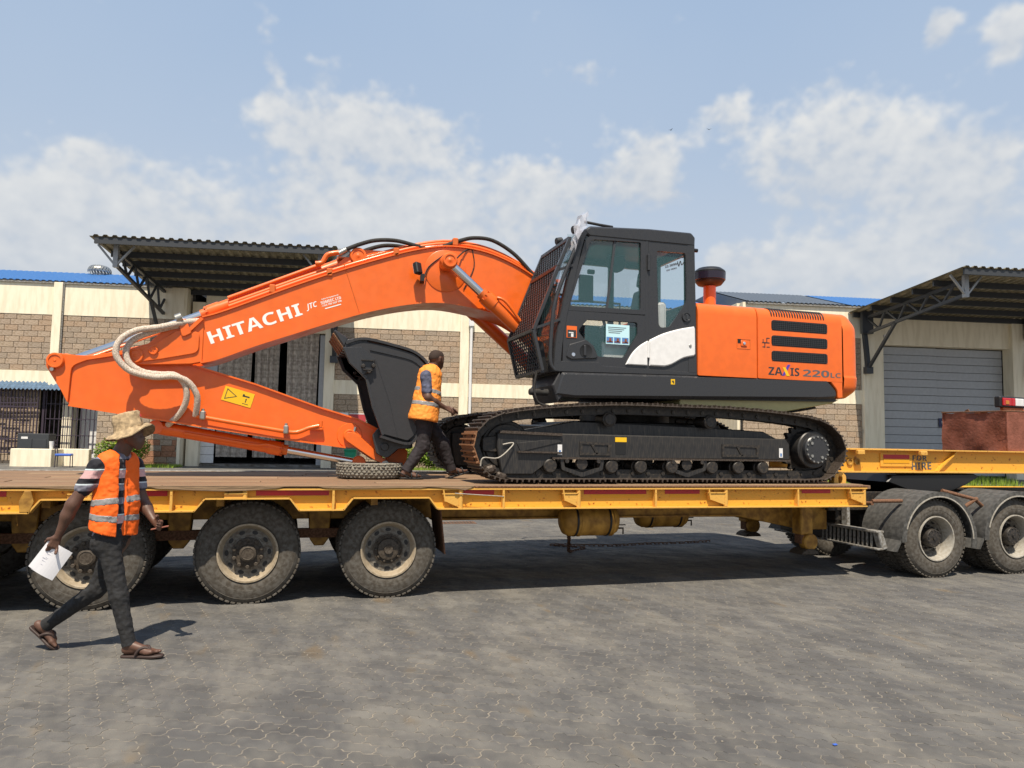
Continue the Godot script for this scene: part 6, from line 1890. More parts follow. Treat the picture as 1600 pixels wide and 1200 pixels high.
	for z in [[-1.25, -1.15]]:
		obj("far_front_pillar", Sh.new().ext(PackedVector2Array(crv([Vector2(2.97, 2.5), Vector2(3.0, 2.9), Vector2(3.12, 3.5), Vector2(3.24, 4.0), Vector2(3.36, 4.24)], 5)) + PackedVector2Array(crv([Vector2(3.45, 4.2), Vector2(3.34, 4.1), Vector2(3.2, 3.6), Vector2(3.08, 2.95), Vector2(3.05, 2.5)], 5)), z[0], z[1], 0.012), M.charcoal, c)
	obj("front_sill", Sh.new().box(Vector3(3.0, 2.58, -0.73), Vector3(0.06, 0.16, 0.95), 0.01), M.charcoal, c)
	obj("front_header", Sh.new().box(Vector3(3.36, 4.18, -0.73), Vector3(0.1, 0.1, 0.95), 0.015), M.charcoal, c)
	obj("front_glass", Sh.new().bar(Vector3(3.0, 2.66, -0.73), Vector3(3.33, 4.14, -0.73), 0.92, 0.005), M.glass, c)
	obj("back_wall", Sh.new().ring(poly([-1.24, 2.53, -0.25, 2.53, -0.25, 4.25, -1.24, 4.25]), poly([-1.12, 3.45, -0.37, 3.45, -0.37, 4.1, -1.12, 4.1]), 0.0, 0.04), M.charcoal, c).transform = Transform3D(Basis(Vector3.UP, -PI / 2) , Vector3(4.86, 0, 0))
	obj("rear_seal", Sh.new().box(Vector3(4.875, 3.0, -0.75), Vector3(0.02, 0.9, 1.0)), M.black, c)
	obj("floor", Sh.new().box(Vector3(3.95, 2.57, -0.73), Vector3(1.85, 0.05, 0.95)), M.black, c)
	# inside: seat in its wrap, console, lever stalk, monitor, far hand rail
	var seat := piece("seat", c)
	obj("cushion", Sh.new().box(Vector3(4.1, 2.95, -0.7), Vector3(0.5, 0.16, 0.5), 0.05), M.black, seat)
	obj("backrest", Sh.new().ext(rpoly([4.2, 3.0, 0.05, 4.34, 3.68, 0.06, 4.45, 3.66, 0.05, 4.38, 3.0, 0.05], 4), -0.93, -0.47, 0.04), M.black, seat)
	obj("headrest", Sh.new().ext(rpoly([4.33, 3.72, 0.03, 4.36, 3.92, 0.05, 4.45, 3.9, 0.04, 4.43, 3.7, 0.03], 4), -0.84, -0.56, 0.03), M.black, seat)
	obj("dust_cover", Sh.new().box(Vector3(4.0, 2.86, -0.45), Vector3(0.62, 0.3, 0.05), 0.02).box(Vector3(4.48, 3.25, -0.4), Vector3(0.12, 0.42, 0.05), 0.03), M.white, seat)
	obj("console", Sh.new().box(Vector3(3.9, 3.02, -0.42), Vector3(0.5, 0.2, 0.14), 0.04).box(Vector3(3.9, 3.02, -1.0), Vector3(0.5, 0.24, 0.16), 0.04), M.charcoal, c)
	obj("lever", Sh.new().tube([Vector3(3.72, 3.1, -0.42), Vector3(3.66, 3.3, -0.42)], 0.02, 8).tube([Vector3(3.42, 2.6, -0.6), Vector3(3.3, 3.1, -0.6)], 0.014, 8), M.black, c)
	obj("monitor", Sh.new().box(Vector3(3.76, 3.72, -1.14), Vector3(0.2, 0.36, 0.05), 0.01).box(Vector3(3.83, 3.95, -1.14), Vector3(0.1, 0.06, 0.04), 0.008), M.steel_grey, c)
	obj("visor", Sh.new().cyl(Vector3(4.08, 4.05, -0.9), Vector3.BACK, 0.14, 0.04, 22, 0.008), M.black, c)
	obj("headliner", Sh.new().box(Vector3(4.0, 4.16, -0.73), Vector3(1.3, 0.06, 0.95), 0.01), M.steel_grey, c)
	obj("hand_rail", Sh.new().tube(crv([Vector3(3.1, 3.2, -1.12), Vector3(3.12, 3.5, -1.12), Vector3(3.2, 3.6, -1.12), Vector3(3.42, 3.6, -1.12), Vector3(3.52, 3.5, -1.12), Vector3(3.53, 3.1, -1.12)], 5), 0.018, 8), M.black, c)
	obj("far_rail", Sh.new().tube([Vector3(3.3, 3.42, -1.3), Vector3(4.6, 3.4, -1.3)], 0.012, 6), M.black, c)
	# papers and stickers in the door
	var nt := piece("notice", c)
	obj("sheet", Sh.new().box(Vector3(3.8, 2.985, zn - 0.012), Vector3(0.31, 0.24, 0.003)), mk("notice_paper", 0.5, 0.75, 0.82, 0.5), nt)
	for k in [[3.695, 0.6], [3.795, 0.9], [3.9, 0.75]]:
		obj("picture", Sh.new().box(Vector3(k[0], 2.915, zn - 0.009), Vector3(0.085, 0.07, 0.002)), M.poster_blue, nt)
		obj("picture_ground", Sh.new().box(Vector3(k[0] + 0.006, 2.915, zn - 0.007), Vector3(0.03, 0.045, 0.002)).box(Vector3(k[0], 2.895, zn - 0.007), Vector3(0.08, 0.014, 0.002)), M.rust_red, nt)
	for i in 4:
		obj("print_line", Sh.new().box(Vector3(3.79 - i * 0.012, 3.07 - i * 0.022, zn - 0.009), Vector3(0.24 - i * 0.03, 0.006, 0.002)), M.letter_grey, nt)
	var wl := piece("warning_label", c)
	obj("sheet", Sh.new().box(Vector3(3.2, 2.98, zn + 0.0), Vector3(0.13, 0.14, 0.003)), M.orange, wl)
	obj("picture", Sh.new().box(Vector3(3.2, 2.96, zn + 0.003), Vector3(0.11, 0.085, 0.002)), M.letter_dark, wl)
	obj("figure", Sh.new().box(Vector3(3.205, 2.94, zn + 0.005), Vector3(0.03, 0.04, 0.002)).box(Vector3(3.19, 2.97, zn + 0.005), Vector3(0.06, 0.012, 0.002)), M.white, wl)
	letters("lettering", "22-30904", 0.03, 0.2, M.letter_dark, c, Transform3D(Basis(Vector3.BACK, 0.32), Vector3(4.45, 3.86, zn - 0.03)))
	letters("lettering", "ISO 10262", 0.02, 0.15, M.letter_dark, c, Transform3D(Basis(Vector3.BACK, 0.32), Vector3(4.47, 3.82, zn - 0.03)))
	obj("chalk_mark", Sh.new().tube(crv(v3([4.62, 3.96, 4.64, 3.9, 4.66, 3.97, 4.68, 3.92, 4.71, 3.96], zn - 0.03), 4), 0.006, 4).tube(v3([4.62, 4.0, 4.71, 4.02], zn - 0.03), 0.006, 4), M.letter_dark, c)
	# roof furniture
	obj("roof_hatch_hinge", Sh.new().box(Vector3(4.55, 4.36, -0.45), Vector3(0.09, 0.04, 0.06), 0.01), M.black, c)
	obj("wiper_arm", Sh.new().tube([Vector3(3.42, 4.38, -0.4), Vector3(3.6, 4.35, -0.36), Vector3(3.78, 4.34, -0.36)], 0.018, 8), M.black, c)
	obj("horn", Sh.new().cyl(Vector3(4.87, 4.12, -0.24), Vector3.RIGHT, 0.025, 0.05, 10), M.black, c)
	# mesh guard in front of the windscreen
	var g := piece("front_guard", e)
	var za := -0.22
	var zb := -1.2
	var pts := [Vector2(3.16, 4.1), Vector2(3.02, 3.75), Vector2(2.72, 2.97), Vector2(2.84, 2.5)]
	for z in [za, zb]:
		for i in 3:
			obj("guard_bar", Sh.new().bar(Vector3(pts[i].x, pts[i].y, z), Vector3(pts[i + 1].x, pts[i + 1].y, z), 0.05, 0.04, 0.004), M.charcoal, g)
	for p in [pts[0], pts[1], pts[2], pts[3]]:
		obj("guard_crossbar", Sh.new().bar(Vector3(p.x, p.y, za), Vector3(p.x, p.y, zb), 0.045, 0.045, 0.004), M.charcoal, g)
	obj("guard_strut", Sh.new().tube(crv([Vector3(3.28, 4.12, za + 0.02), Vector3(3.0, 3.4, za + 0.02), Vector3(2.94, 3.0, za + 0.02), Vector3(2.93, 2.62, za + 0.02), Vector3(2.98, 2.52, za + 0.02)], 5), 0.024, 8), M.charcoal, g)
	obj("guard_stay", Sh.new().bar(Vector3(2.75, 3.0, za), Vector3(3.05, 3.12, za), 0.03, 0.03).bar(Vector3(3.0, 3.7, za), Vector3(3.2, 3.78, za), 0.03, 0.03), M.charcoal, g)
	for i in 3:
		var a := Vector3(pts[i].x, pts[i].y, 0)
		var b := Vector3(pts[i + 1].x, pts[i + 1].y, 0)
		var l := a.distance_to(b)
		var w := za - zb
		var s := Sh.new()
		var step := 0.04
		var rows := int(l / step)
		var cols := int(w / step)
		for r in rows:
			for q in cols:
				var p0: Vector3 = a.lerp(b, float(r) / rows) + Vector3(0, 0, za - w * q / cols)
				var p1: Vector3 = a.lerp(b, float(r + 1) / rows) + Vector3(0, 0, za - w * (q + 1) / cols)
				var p2: Vector3 = a.lerp(b, float(r + 1) / rows) + Vector3(0, 0, za - w * q / cols)
				var p3: Vector3 = a.lerp(b, float(r) / rows) + Vector3(0, 0, za - w * (q + 1) / cols)
				s.tube([p0, p1] if (r + q) % 2 else [p2, p3], 0.0085, 3, false)
		stuff(obj("guard_mesh", s, M.charcoal, g))
	obj("guard_skirt", Sh.new().ext(poly([2.76, 2.9, 2.9, 2.86, 2.96, 2.52, 2.85, 2.46]), za - 0.2, za - 0.16), M.black, g)
	var hook := Sh.new().tube(crv([Vector3(2.8, 2.5, -0.3), Vector3(2.77, 2.3, -0.3), Vector3(2.82, 2.14, -0.3), Vector3(2.95, 2.1, -0.3)], 5), 0.014, 8)
	hook.cyl(Vector3(2.84, 2.26, -0.34), Vector3.RIGHT, 0.04, 0.24, 12, 0.01)
	obj("hanging_cable", hook, M.rubber, e)
	# crumpled plastic wrap round the front lamps
	var pr := RandomNumberGenerator.new()
	pr.seed = 19
	var grid := []
	for i in 9:
		var row := []
		for j in 9:
			var f := float(j) / 8
			row.append(Vector3(lerpf(3.18, 3.34, f) + pr.randf_range(-0.03, 0.03), lerpf(4.02, 4.46, f) - absf(i - 4) * 0.025 + pr.randf_range(-0.03, 0.03), -0.3 - 0.045 * (i - 4) * (0.6 + f) + pr.randf_range(-0.03, 0.03)))
		grid.append(row)
	var ws := Sh.new()
	for i in 8:
		for j in 8:
			ws.quad(grid[i][j], grid[i + 1][j], grid[i + 1][j + 1], grid[i][j + 1])
	obj("plastic_wrap", ws, M.wrap, e)
	for z in [-0.34, -0.9]:
		obj("front_lamp", Sh.new().cyl(Vector3(3.28, 4.25, z), Vector3(1, 0.2, 0), 0.05, 0.09, 16, 0.01), M.black, e)


# ---------------------------------------------------------------- loose things
func loose_things():
	# knobbly spare tyre lying flat on the deck
	var t := thing("spare_tyre", "pale dusty knobbly tyre lying flat on the trailer deck", "tyre", Vector3(1.02, 1.2, -1.3))
	t.scale = Vector3(1, 0.86, 1)
	var s := Sh.new()
	s.lathe([Vector2(0.22, 0.02), Vector2(0.3, 0.0), Vector2(0.36, 0.012), Vector2(0.39, 0.05), Vector2(0.395, 0.11), Vector2(0.39, 0.17), Vector2(0.36, 0.208), Vector2(0.3, 0.22), Vector2(0.22, 0.2), Vector2(0.2, 0.16), Vector2(0.2, 0.06), Vector2(0.22, 0.02)], 60)
	obj("carcass", s, M.tyre_pale, t)
	var b := Sh.new()
	var r := RandomNumberGenerator.new()
	r.seed = 44
	for i in 44:
		for k in 6:
			var a := TAU * (i + 0.5 * (k % 2) + r.randf_range(-0.1, 0.1)) / 44
			var h: float = [0.03, 0.066, 0.1, 0.134, 0.17, 0.2][k]
			b.at(Transform3D(Basis(Vector3.UP, a), Vector3(0, h, 0)) * Transform3D(Basis(Vector3.RIGHT, r.randf_range(-0.35, 0.35)), Vector3(0.392 if k in [1, 2, 3, 4] else 0.375, 0, 0)))
			b.box(Vector3(r.randf_range(-0.006, 0.002), r.randf_range(-0.004, 0.004), 0), Vector3(0.034, r.randf_range(0.02, 0.034), r.randf_range(0.028, 0.05)), 0.008)
	stuff(obj("tread_blocks", b, M.tyre_pale, t))
	# chain lying on the paving below the air tank
	var ch := thing("chain", "dark rusty chain lying on the paving under the trailer", "chain")
	var lk := Sh.new()
	var lp := []
	for i in 15:
		var a := TAU * i / 14
		lp.append(Vector3(cos(a) * 0.022, sin(a) * 0.022 + (0.022 if sin(a) > 0.0 else -0.022), 0))
	lk.tube(lp, 0.0085, 6, false)
	var lm := lk.mesh()
	var path := crv([Vector3(3.35, 0.6, -0.62), Vector3(3.75, 0.33, -1.6), Vector3(4.2, 0.03, -2.7), Vector3(4.6, 0.012, -3.1), Vector3(4.4, 0.012, -3.3), Vector3(4.2, 0.012, -3.5), Vector3(4.75, 0.012, -3.35), Vector3(5.2, 0.012, -3.25), Vector3(5.8, 0.012, -3.35), Vector3(6.4, 0.012, -3.35), Vector3(7.1, 0.012, -3.45)], 24)
	var run := 0.0
	var n := 0
	for i in path.size() - 1:
		run += path[i].distance_to(path[i + 1])
		if run > 0.066:
			run = 0.0
			var d: Vector3 = (path[i + 1] - path[i]).normalized()
			var o := obj("link", lm, M.rusty, ch)
			o.transform = Transform3D(Sh.turned(d) * Basis(Vector3.UP, (PI / 2 if n % 2 else 0.0) + 0.5), path[i])
			n += 1
	# rust-red steel box on the gooseneck with a lamp cluster standing behind it
	var bx := thing("steel_box", "dented rust-red steel box standing on the trailer's gooseneck", "box", Vector3(10.42, 1.66, -0.6))
	var br := RandomNumberGenerator.new()
	br.seed = 5
	# end plate towards the trailer, beaten out of flat
	var bg := []
	for i in 13:
		var row := []
		for k in 8:
			row.append(Vector3(br.randf_range(-0.012, 0.012) + 0.02 * sin(i * 0.9) * sin(k * 0.7), (0.6 + 0.012 * sin(i * 1.7)) * k / 7.0, -1.15 * i / 12.0))
		bg.append(row)
	var bs := Sh.new()
	for i in 12:
		for k in 7:
			bs.quad(bg[i + 1][k], bg[i][k], bg[i][k + 1], bg[i + 1][k + 1])
	obj("end_plate", smooth(bs, 0.5), M.rust_red, bx)
	obj("front_plate", Sh.new().box(Vector3(1.0, 0.3, -0.01), Vector3(2.0, 0.6, 0.02), 0.004), M.rust_red, bx)
	obj("back_plate", Sh.new().box(Vector3(1.0, 0.3, -1.14), Vector3(2.0, 0.6, 0.02), 0.004), M.rust_red, bx)
	obj("floor", Sh.new().box(Vector3(1.0, 0.02, -0.58), Vector3(1.96, 0.02, 1.1)), M.rust_red, bx)
	obj("rim_bar", Sh.new().bar(Vector3(0.0, 0.605, 0.0), Vector3(0.0, 0.615, -1.15), 0.03, 0.022, 0.004), M.rusty, bx)
	obj("rim_bar", Sh.new().bar(Vector3(0.0, 0.61, -0.01), Vector3(2.0, 0.61, -0.01), 0.03, 0.022, 0.004), M.rusty, bx)
	obj("torn_edge", Sh.new().ext(poly([0, 0, 0.12, 0, 0.09, 0.03, 0.03, 0.05]), -0.006, 0.006), M.rusty, bx, Vector3(-0.01, 0.61, -0.62)).rotation.y = 1.4
	var lp2 := thing("lamp_cluster", "red and amber lamp cluster above the rust-red steel box", "lamp", Vector3(10.75, 2.43, -0.9), 0.1)
	obj("housing", Sh.new().box(Vector3(0.2, 0.0, -0.05), Vector3(0.6, 0.17, 0.1), 0.012), M.black, lp2)
	obj("lens", Sh.new().box(Vector3(0.05, 0.0, 0.005), Vector3(0.2, 0.12, 0.03), 0.008), M.lens_red, lp2)
	obj("lens", Sh.new().box(Vector3(0.04, -0.01, 0.022), Vector3(0.08, 0.06, 0.01), 0.004), M.lens_amber, lp2)
	obj("lens", Sh.new().box(Vector3(0.2, 0.0, 0.005), Vector3(0.08, 0.12, 0.03), 0.008), M.lens_red, lp2)
	obj("lens", Sh.new().box(Vector3(0.35, 0.0, 0.005), Vector3(0.2, 0.12, 0.03), 0.008), M.white, lp2)
	obj("bracket", Sh.new().box(Vector3(0.25, -0.13, -0.05), Vector3(0.5, 0.1, 0.06), 0.01), M.orange_dirty, lp2)
	# pebbles, bits of dry leaf and a blue scrap on the paving
	var rr := RandomNumberGenerator.new()
	rr.seed = 91
	var gr := Sh.new()
	for i in 420:
		var d := rr.randf_range(0.6, 8.0)
		var p := Vector3(0.956, 0, 0.294) * rr.randf_range(-0.9, 0.9) * (d + 2.0) + Vector3(0.294, 0, -0.956) * d + Vector3(0, 0, 4.9)
		if p.z < 0.3:
			continue
		var q := rr.randf_range(0.003, 0.008)
		gr.at(Transform3D(Basis.from_euler(Vector3(rr.randf() * 3, rr.randf() * 3, 0)), p + Vector3(0, q * 0.4, 0)))
		gr.box(Vector3.ZERO, Vector3(q * 2.0, q, q * 1.4), q * 0.3)
	stuff(obj("gravel", gr, M.joint_sand))
	for k in [[-0.45, 4.0, "thin dark twig lying on the paving at the left edge of the picture"], [1.35, 4.35, "thin curled dark twig lying on the paving near the picture's lower middle"]]:
		var tw := obj("twig", Sh.new().tube(crv([Vector3(-0.07, 0.004, 0), Vector3(-0.02, 0.007, 0.02), Vector3(0.03, 0.005, 0.01), Vector3(0.08, 0.006, 0.03)], 4), 0.0035, 5), M.stem)
		tw.position = Vector3(k[0], 0.002, k[1])
		tag(tw, k[2], "twig")
	var sc := obj("scrap", Sh.new().ext(poly([0, 0, 0.025, 0.002, 0.022, 0.018, 0.01, 0.015, -0.002, 0.018]), 0, 0.002), M.plastic_blue)
	sc.transform = Transform3D(Basis(Vector3.RIGHT, -PI / 2 + 0.15), Vector3(3.05, 0.004, 4.25))
	tag(sc, "small blue scrap of plastic lying on the paving at lower right", "litter")
	# three birds high up
	for k in [[52.0, 47.0, -85.0, 0.4, "small dark bird, lower left one of the pair above the cab"], [59.0, 48.5, -86.0, 1.2, "small dark bird, right one of the pair above the cab"], [93.0, 39.0, -62.0, 2.0, "small dark bird in front of the cloud at far right"]]:
		var bd := thing("bird", k[4], "bird", Vector3(k[0], k[1], k[2]), k[3], "birds high in the sky")
		bd.scale = Vector3.ONE * 0.55
		obj("body", Sh.new().tube([Vector3(-0.3, 0, 0), Vector3(-0.12, 0.01, 0), Vector3(0.1, 0.02, 0), Vector3(0.22, 0.03, 0), Vector3(0.32, 0.02, 0)], [0.02, 0.075, 0.09, 0.05, 0.01], 8), M.black, bd)
		for z in [-1.0, 1.0]:
			obj("wing", Sh.new().ext(poly([-0.1, 0.0, 0.12, 0.0, 0.1, 0.35, -0.02, 0.75, -0.12, 0.4]), -0.008, 0.008), M.black, bd).transform = Transform3D(Basis(Vector3.RIGHT, PI / 2 - 0.35) if z > 0.0 else Basis(Vector3.RIGHT, -PI / 2 + 0.35), Vector3(0, 0.03, 0))


# ---------------------------------------------------------------- people
# surface of a body: tapered capsules [a, b, ra, rb, squash?] joined with a smooth minimum, meshed as surface nets
func blob(bones: Array, cell: float, k: float, clips := [], cuts := [], grow := 0.0, fold := 0.0) -> Sh:
	var lo := Vector3.INF
	var hi := -Vector3.INF
	for b in bones:
		var m: float = maxf(b[2], b[3]) + grow + cell * 3.0 + k
		lo = lo.min(b[0] - Vector3.ONE * m).min(b[1] - Vector3.ONE * m)
		hi = hi.max(b[0] + Vector3.ONE * m).max(b[1] + Vector3.ONE * m)
	var nx := int((hi.x - lo.x) / cell) + 2
	var ny := int((hi.y - lo.y) / cell) + 2
	var nz := int((hi.z - lo.z) / cell) + 2
	var acc := PackedFloat32Array()
	acc.resize(nx * ny * nz)
	var reach := 4.5 * k + grow + cell * 1.8
	for b in bones:
		var a: Vector3 = b[0]
		var ab: Vector3 = b[1] - b[0]
		var ra: float = b[2]
		var rd: float = b[3] - b[2]
		var sq: Vector3 = b[4] if b.size() > 4 else Vector3.ONE
		var inv := Vector3.ONE / sq
		var l2 := maxf((ab * inv).length_squared(), 1e-9)
		var m: float = maxf(b[2], b[3]) * maxf(sq.x, maxf(sq.y, sq.z)) + reach
		var p0: Vector3 = (a.min(b[1]) - Vector3.ONE * m - lo) / cell
		var p1: Vector3 = (a.max(b[1]) + Vector3.ONE * m - lo) / cell
		for z in range(maxi(0, int(p0.z)), mini(nz, int(p1.z) + 2)):
			for y in range(maxi(0, int(p0.y)), mini(ny, int(p1.y) + 2)):
				var row := (z * ny + y) * nx
				for x in range(maxi(0, int(p0.x)), mini(nx, int(p1.x) + 2)):
					var q := (lo + Vector3(x, y, z) * cell - a) * inv
					var t := clampf(q.dot(ab * inv) / l2, 0.0, 1.0)
					var d := (q - ab * inv * t).length() - ra - rd * t
					if d < reach:
						acc[row + x] += exp(-d / k)
	var nse := FastNoiseLite.new()
	nse.seed = 3
	nse.frequency = 1.0
	nse.fractal_octaves = 2
	var f := PackedFloat32Array()
	f.resize(acc.size())
	for z in nz:
		for y in ny:
			var row := (z * ny + y) * nx
			for x in nx:
				var v := acc[row + x]
				if v <= 0.0:
					f[row + x] = 1.0
					continue
				var d := -k * log(v) - grow
				if absf(d) < cell * 4.0 or d < 0.0:
					var p := lo + Vector3(x, y, z) * cell
					if fold > 0.0:
						d += fold * nse.get_noise_3d(p.x * 14.0 + p.y * 7.0, p.y * 15.0 - p.x * 9.0, p.z * 12.0)
					for c in clips:
						d = maxf(d, c[0].dot(p) - c[1])
					for c in cuts:
						var e: Vector3 = c[1] - c[0]
						var t := clampf((p - c[0]).dot(e) / maxf(e.length_squared(), 1e-9), 0.0, 1.0)
						d = maxf(d, c[2] - p.distance_to(c[0] + e * t))
				f[row + x] = d
	var s := Sh.new()
	var at := {}
	var dx := 1
	var dy := nx
	var dz := nx * ny
	for z in nz - 1:
		for y in ny - 1:
			for x in nx - 1:
				var i := z * dz + y * dy + x
				var f0 := f[i]
				if f0 > cell * 3.0 or f0 < -cell * 3.0:
					continue
				var c := [f0, f[i + 1], f[i + dy], f[i + dy + 1], f[i + dz], f[i + dz + 1], f[i + dz + dy], f[i + dz + dy + 1]]
				var neg := 0
				for q in 8:
					if c[q] < 0.0:
						neg += 1
				if neg == 0 or neg == 8:
					continue
				var sum := Vector3.ZERO
				var cnt := 0
				for ed in [[0, 1], [2, 3], [4, 5], [6, 7], [0, 2], [1, 3], [4, 6], [5, 7], [0, 4], [1, 5], [2, 6], [3, 7]]:
					var fa: float = c[ed[0]]
					var fb: float = c[ed[1]]
					if (fa < 0.0) != (fb < 0.0):
						var t := fa / (fa - fb)
						var pa := Vector3(ed[0] & 1, (ed[0] >> 1) & 1, ed[0] >> 2)
						var pb := Vector3(ed[1] & 1, (ed[1] >> 1) & 1, ed[1] >> 2)
						sum += pa.lerp(pb, t)
						cnt += 1
				var g := Vector3(c[1] + c[3] + c[5] + c[7] - c[0] - c[2] - c[4] - c[6], c[2] + c[3] + c[6] + c[7] - c[0] - c[1] - c[4] - c[5], c[4] + c[5] + c[6] + c[7] - c[0] - c[1] - c[2] - c[3])
				at[i] = [lo + (Vector3(x, y, z) + sum / cnt) * cell, g.normalized()]
	for i in at:
		for ax in 3:
			var st: int = [dx, dy, dz][ax]
			var u: int = [dy, dz, dx][ax]
			var w: int = [dz, dx, dy][ax]
			if i + st >= f.size() or (f[i] < 0.0) == (f[i + st] < 0.0):
				continue
			if not (at.has(i - u) and at.has(i - w) and at.has(i - u - w)):
				continue
			var a = at[i]
			var b = at[i - u]
			var c = at[i - u - w]
			var d = at[i - w]
			if f[i] < 0.0:
				s.qn(a[0], b[0], c[0], d[0], a[1], b[1], c[1], d[1])
			else:
				s.qn(d[0], c[0], b[0], a[0], d[1], c[1], b[1], a[1])
	return s


# finger and palm bones; w wrist, d towards the knuckles, n out of the palm, t towards the thumb
func hand_bones(w: Vector3, d: Vector3, n: Vector3, t: Vector3, curl: Array, thumb := 0.5) -> Array:
	var b := []
	for i in 4:
		var k := w + d * 0.082 + t * (0.029 - 0.0195 * i)
		b.append([w + d * 0.012 + t * (0.014 - 0.009 * i), k, 0.0155, 0.0125])
		var dir := d
		var p: Vector3 = k
		var l: float = [0.04, 0.045, 0.042, 0.033][i]
		for j in 3:
			dir = (dir * cos(curl[i]) + n * sin(curl[i])).normalized()
			n = (n - dir * n.dot(dir)).normalized() if absf(n.dot(dir)) < 0.9 else n
			var q: Vector3 = p + dir * l * [1.0, 0.68, 0.55][j]
			b.append([p, q, 0.0098 - 0.0009 * j, 0.0092 - 0.0011 * j])
			p = q
		n = (n - d * n.dot(d)).normalized()
	var a := w + d * 0.022 + t * 0.022
	var m := a + (t * 0.72 + d * 0.6 + n * thumb).normalized() * 0.042
	b.append([a, m, 0.016, 0.0115])
	b.append([m, m + (d * 0.85 + t * 0.15 + n * (thumb + 0.35)).normalized() * 0.034, 0.011, 0.0098])
	b.append([m + (d * 0.85 + t * 0.15 + n * (thumb + 0.35)).normalized() * 0.034, m + (d * 0.95 + n * (thumb + 0.4)).normalized() * 0.058, 0.0098, 0.0085])
	return b


# head bones about a point between the ears; b turns the head (x forward)
func head_bones(o: Vector3, b: Basis, s := 1.0) -> Array:
	var l := [
		[-0.022, 0.046, 0, 0.018, 0.052, 0, 0.083, 0.08], [-0.045, 0.02, 0, -0.02, -0.005, 0, 0.068, 0.064],
		[0.03, 0.01, -0.022, 0.03, 0.01, 0.022, 0.056, 0.056], [0.02, -0.03, -0.03, 0.062, -0.082, -0.012, 0.038, 0.026], [0.02, -0.03, 0.03, 0.062, -0.082, 0.012, 0.038, 0.026],
		[0.074, -0.098, -0.006, 0.074, -0.098, 0.006, 0.02, 0.02], [0.07, 0.028, -0.034, 0.076, 0.03, 0.034, 0.018, 0.018], [0.06, -0.018, -0.043, 0.055, -0.018, -0.045, 0.026, 0.026], [0.06, -0.018, 0.043, 0.055, -0.018, 0.045, 0.026, 0.026],
		[0.085, 0.016, 0, 0.107, -0.026, 0, 0.011, 0.0155], [0.098, -0.032, -0.013, 0.098, -0.032, 0.013, 0.0115, 0.0115], [0.082, -0.045, 0, 0.09, -0.055, 0, 0.02, 0.018],
		[0.093, -0.058, -0.017, 0.093, -0.058, 0.017, 0.0105, 0.0105], [0.0905, -0.073, -0.014, 0.0905, -0.073, 0.014, 0.0115, 0.0115], [0.07, -0.05, -0.022, 0.07, -0.05, 0.022, 0.03, 0.03],
		[-0.006, -0.018, 0.077, -0.012, 0.02, 0.083, 0.011, 0.014], [-0.006, -0.018, -0.077, -0.012, 0.02, -0.083, 0.011, 0.014],
	]
	var out := []
	for q in l:
		out.append([o + b * Vector3(q[0], q[1], q[2]) * s, o + b * Vector3(q[3], q[4], q[5]) * s, q[6] * s, q[7] * s])
	return out


# foot bones and a sandal for a foot from heel to toe; up is the sole's normal
func foot(heel: Vector3, toe: Vector3, up: Vector3, ankle: Vector3, bones: Array, sole: Sh, strap: Sh, thong: bool, side_of := 1.0):
	var d := (toe - heel).normalized()
	up = (up - d * up.dot(d)).normalized()
	var s := d.cross(up)
	var l := heel.distance_to(toe)
	bones.append([heel + up * 0.034, ankle, 0.031, 0.036])
	bones.append([ankle, heel + d * l * 0.55 + up * 0.032, 0.036, 0.028])
	bones.append([heel + up * 0.03 + d * 0.02, heel + d * l * 0.6 + up * 0.022 - s * 0.018, 0.028, 0.022])
	bones.append([heel + d * l * 0.5 + up * 0.026 + s * 0.016, heel + d * l * 0.74 + up * 0.02 + s * 0.022, 0.024, 0.018])
	bones.append([heel + d * l * 0.5 + up * 0.026 - s * 0.016, heel + d * l * 0.7 + up * 0.018 - s * 0.026, 0.022, 0.016])
	for i in 5:
		var k := heel + d * l * (0.74 - 0.035 * i) + s * (0.028 - 0.0155 * i) * side_of + up * 0.014
		bones.append([k, k + d * (0.046 - 0.006 * i), 0.0135 - 0.0012 * i, 0.0115 - 0.001 * i])
	var keep := sole.x
	sole.x = Transform3D(Basis(d, s, d.cross(s)), heel)
	var out := rpoly([-0.035, -0.034, 0.03, l * 0.45, -0.038, 0.1, l * 0.8, -0.052, 0.08, l + 0.012, -0.03, 0.04, l + 0.018, 0.02, 0.04, l * 0.8, 0.05, 0.08, l * 0.4, 0.036, 0.1, -0.035, 0.034, 0.03], 5)
	sole.ext(out, 0.004, 0.024, 0.005) if (d.cross(s)).dot(up) < 0.0 else sole.ext(out, -0.024, -0.002, 0.005)
	sole.x = keep
	var m := heel + d * l * 0.72 + up * 0.026 + s * 0.01
	if thong:
		for e in [-1.0, 1.0]:
			strap.tube(crv([m, heel + d * l * 0.6 + up * 0.052 + s * e * 0.018, heel + d * l * 0.45 + up * 0.042 + s * e * 0.036, heel + d * l * 0.34 + up * 0.0 + s * e * 0.04], 4), [0.007, 0.008, 0.01, 0.011, 0.012, 0.012, 0.012, 0.012, 0.012, 0.012, 0.012, 0.011, 0.01], 7)
	else:
		for f in [0.42, 0.68]:
			strap.tube(crv([heel + d * l * f - s * 0.044, heel + d * l * f + up * 0.042 - s * 0.034, heel + d * l * (f + 0.03) + up * 0.062, heel + d * l * f + up * 0.042 + s * 0.034, heel + d * l * f + s * 0.044], 4), 0.0095, 6)
		strap.tube(crv([heel + d * l * 0.3 - s * 0.038, heel - d * 0.034 + up * 0.05 - s * 0.02, heel - d * 0.036 + up * 0.05 + s * 0.02, heel + d * l * 0.3 + s * 0.038], 4), 0.007, 6)


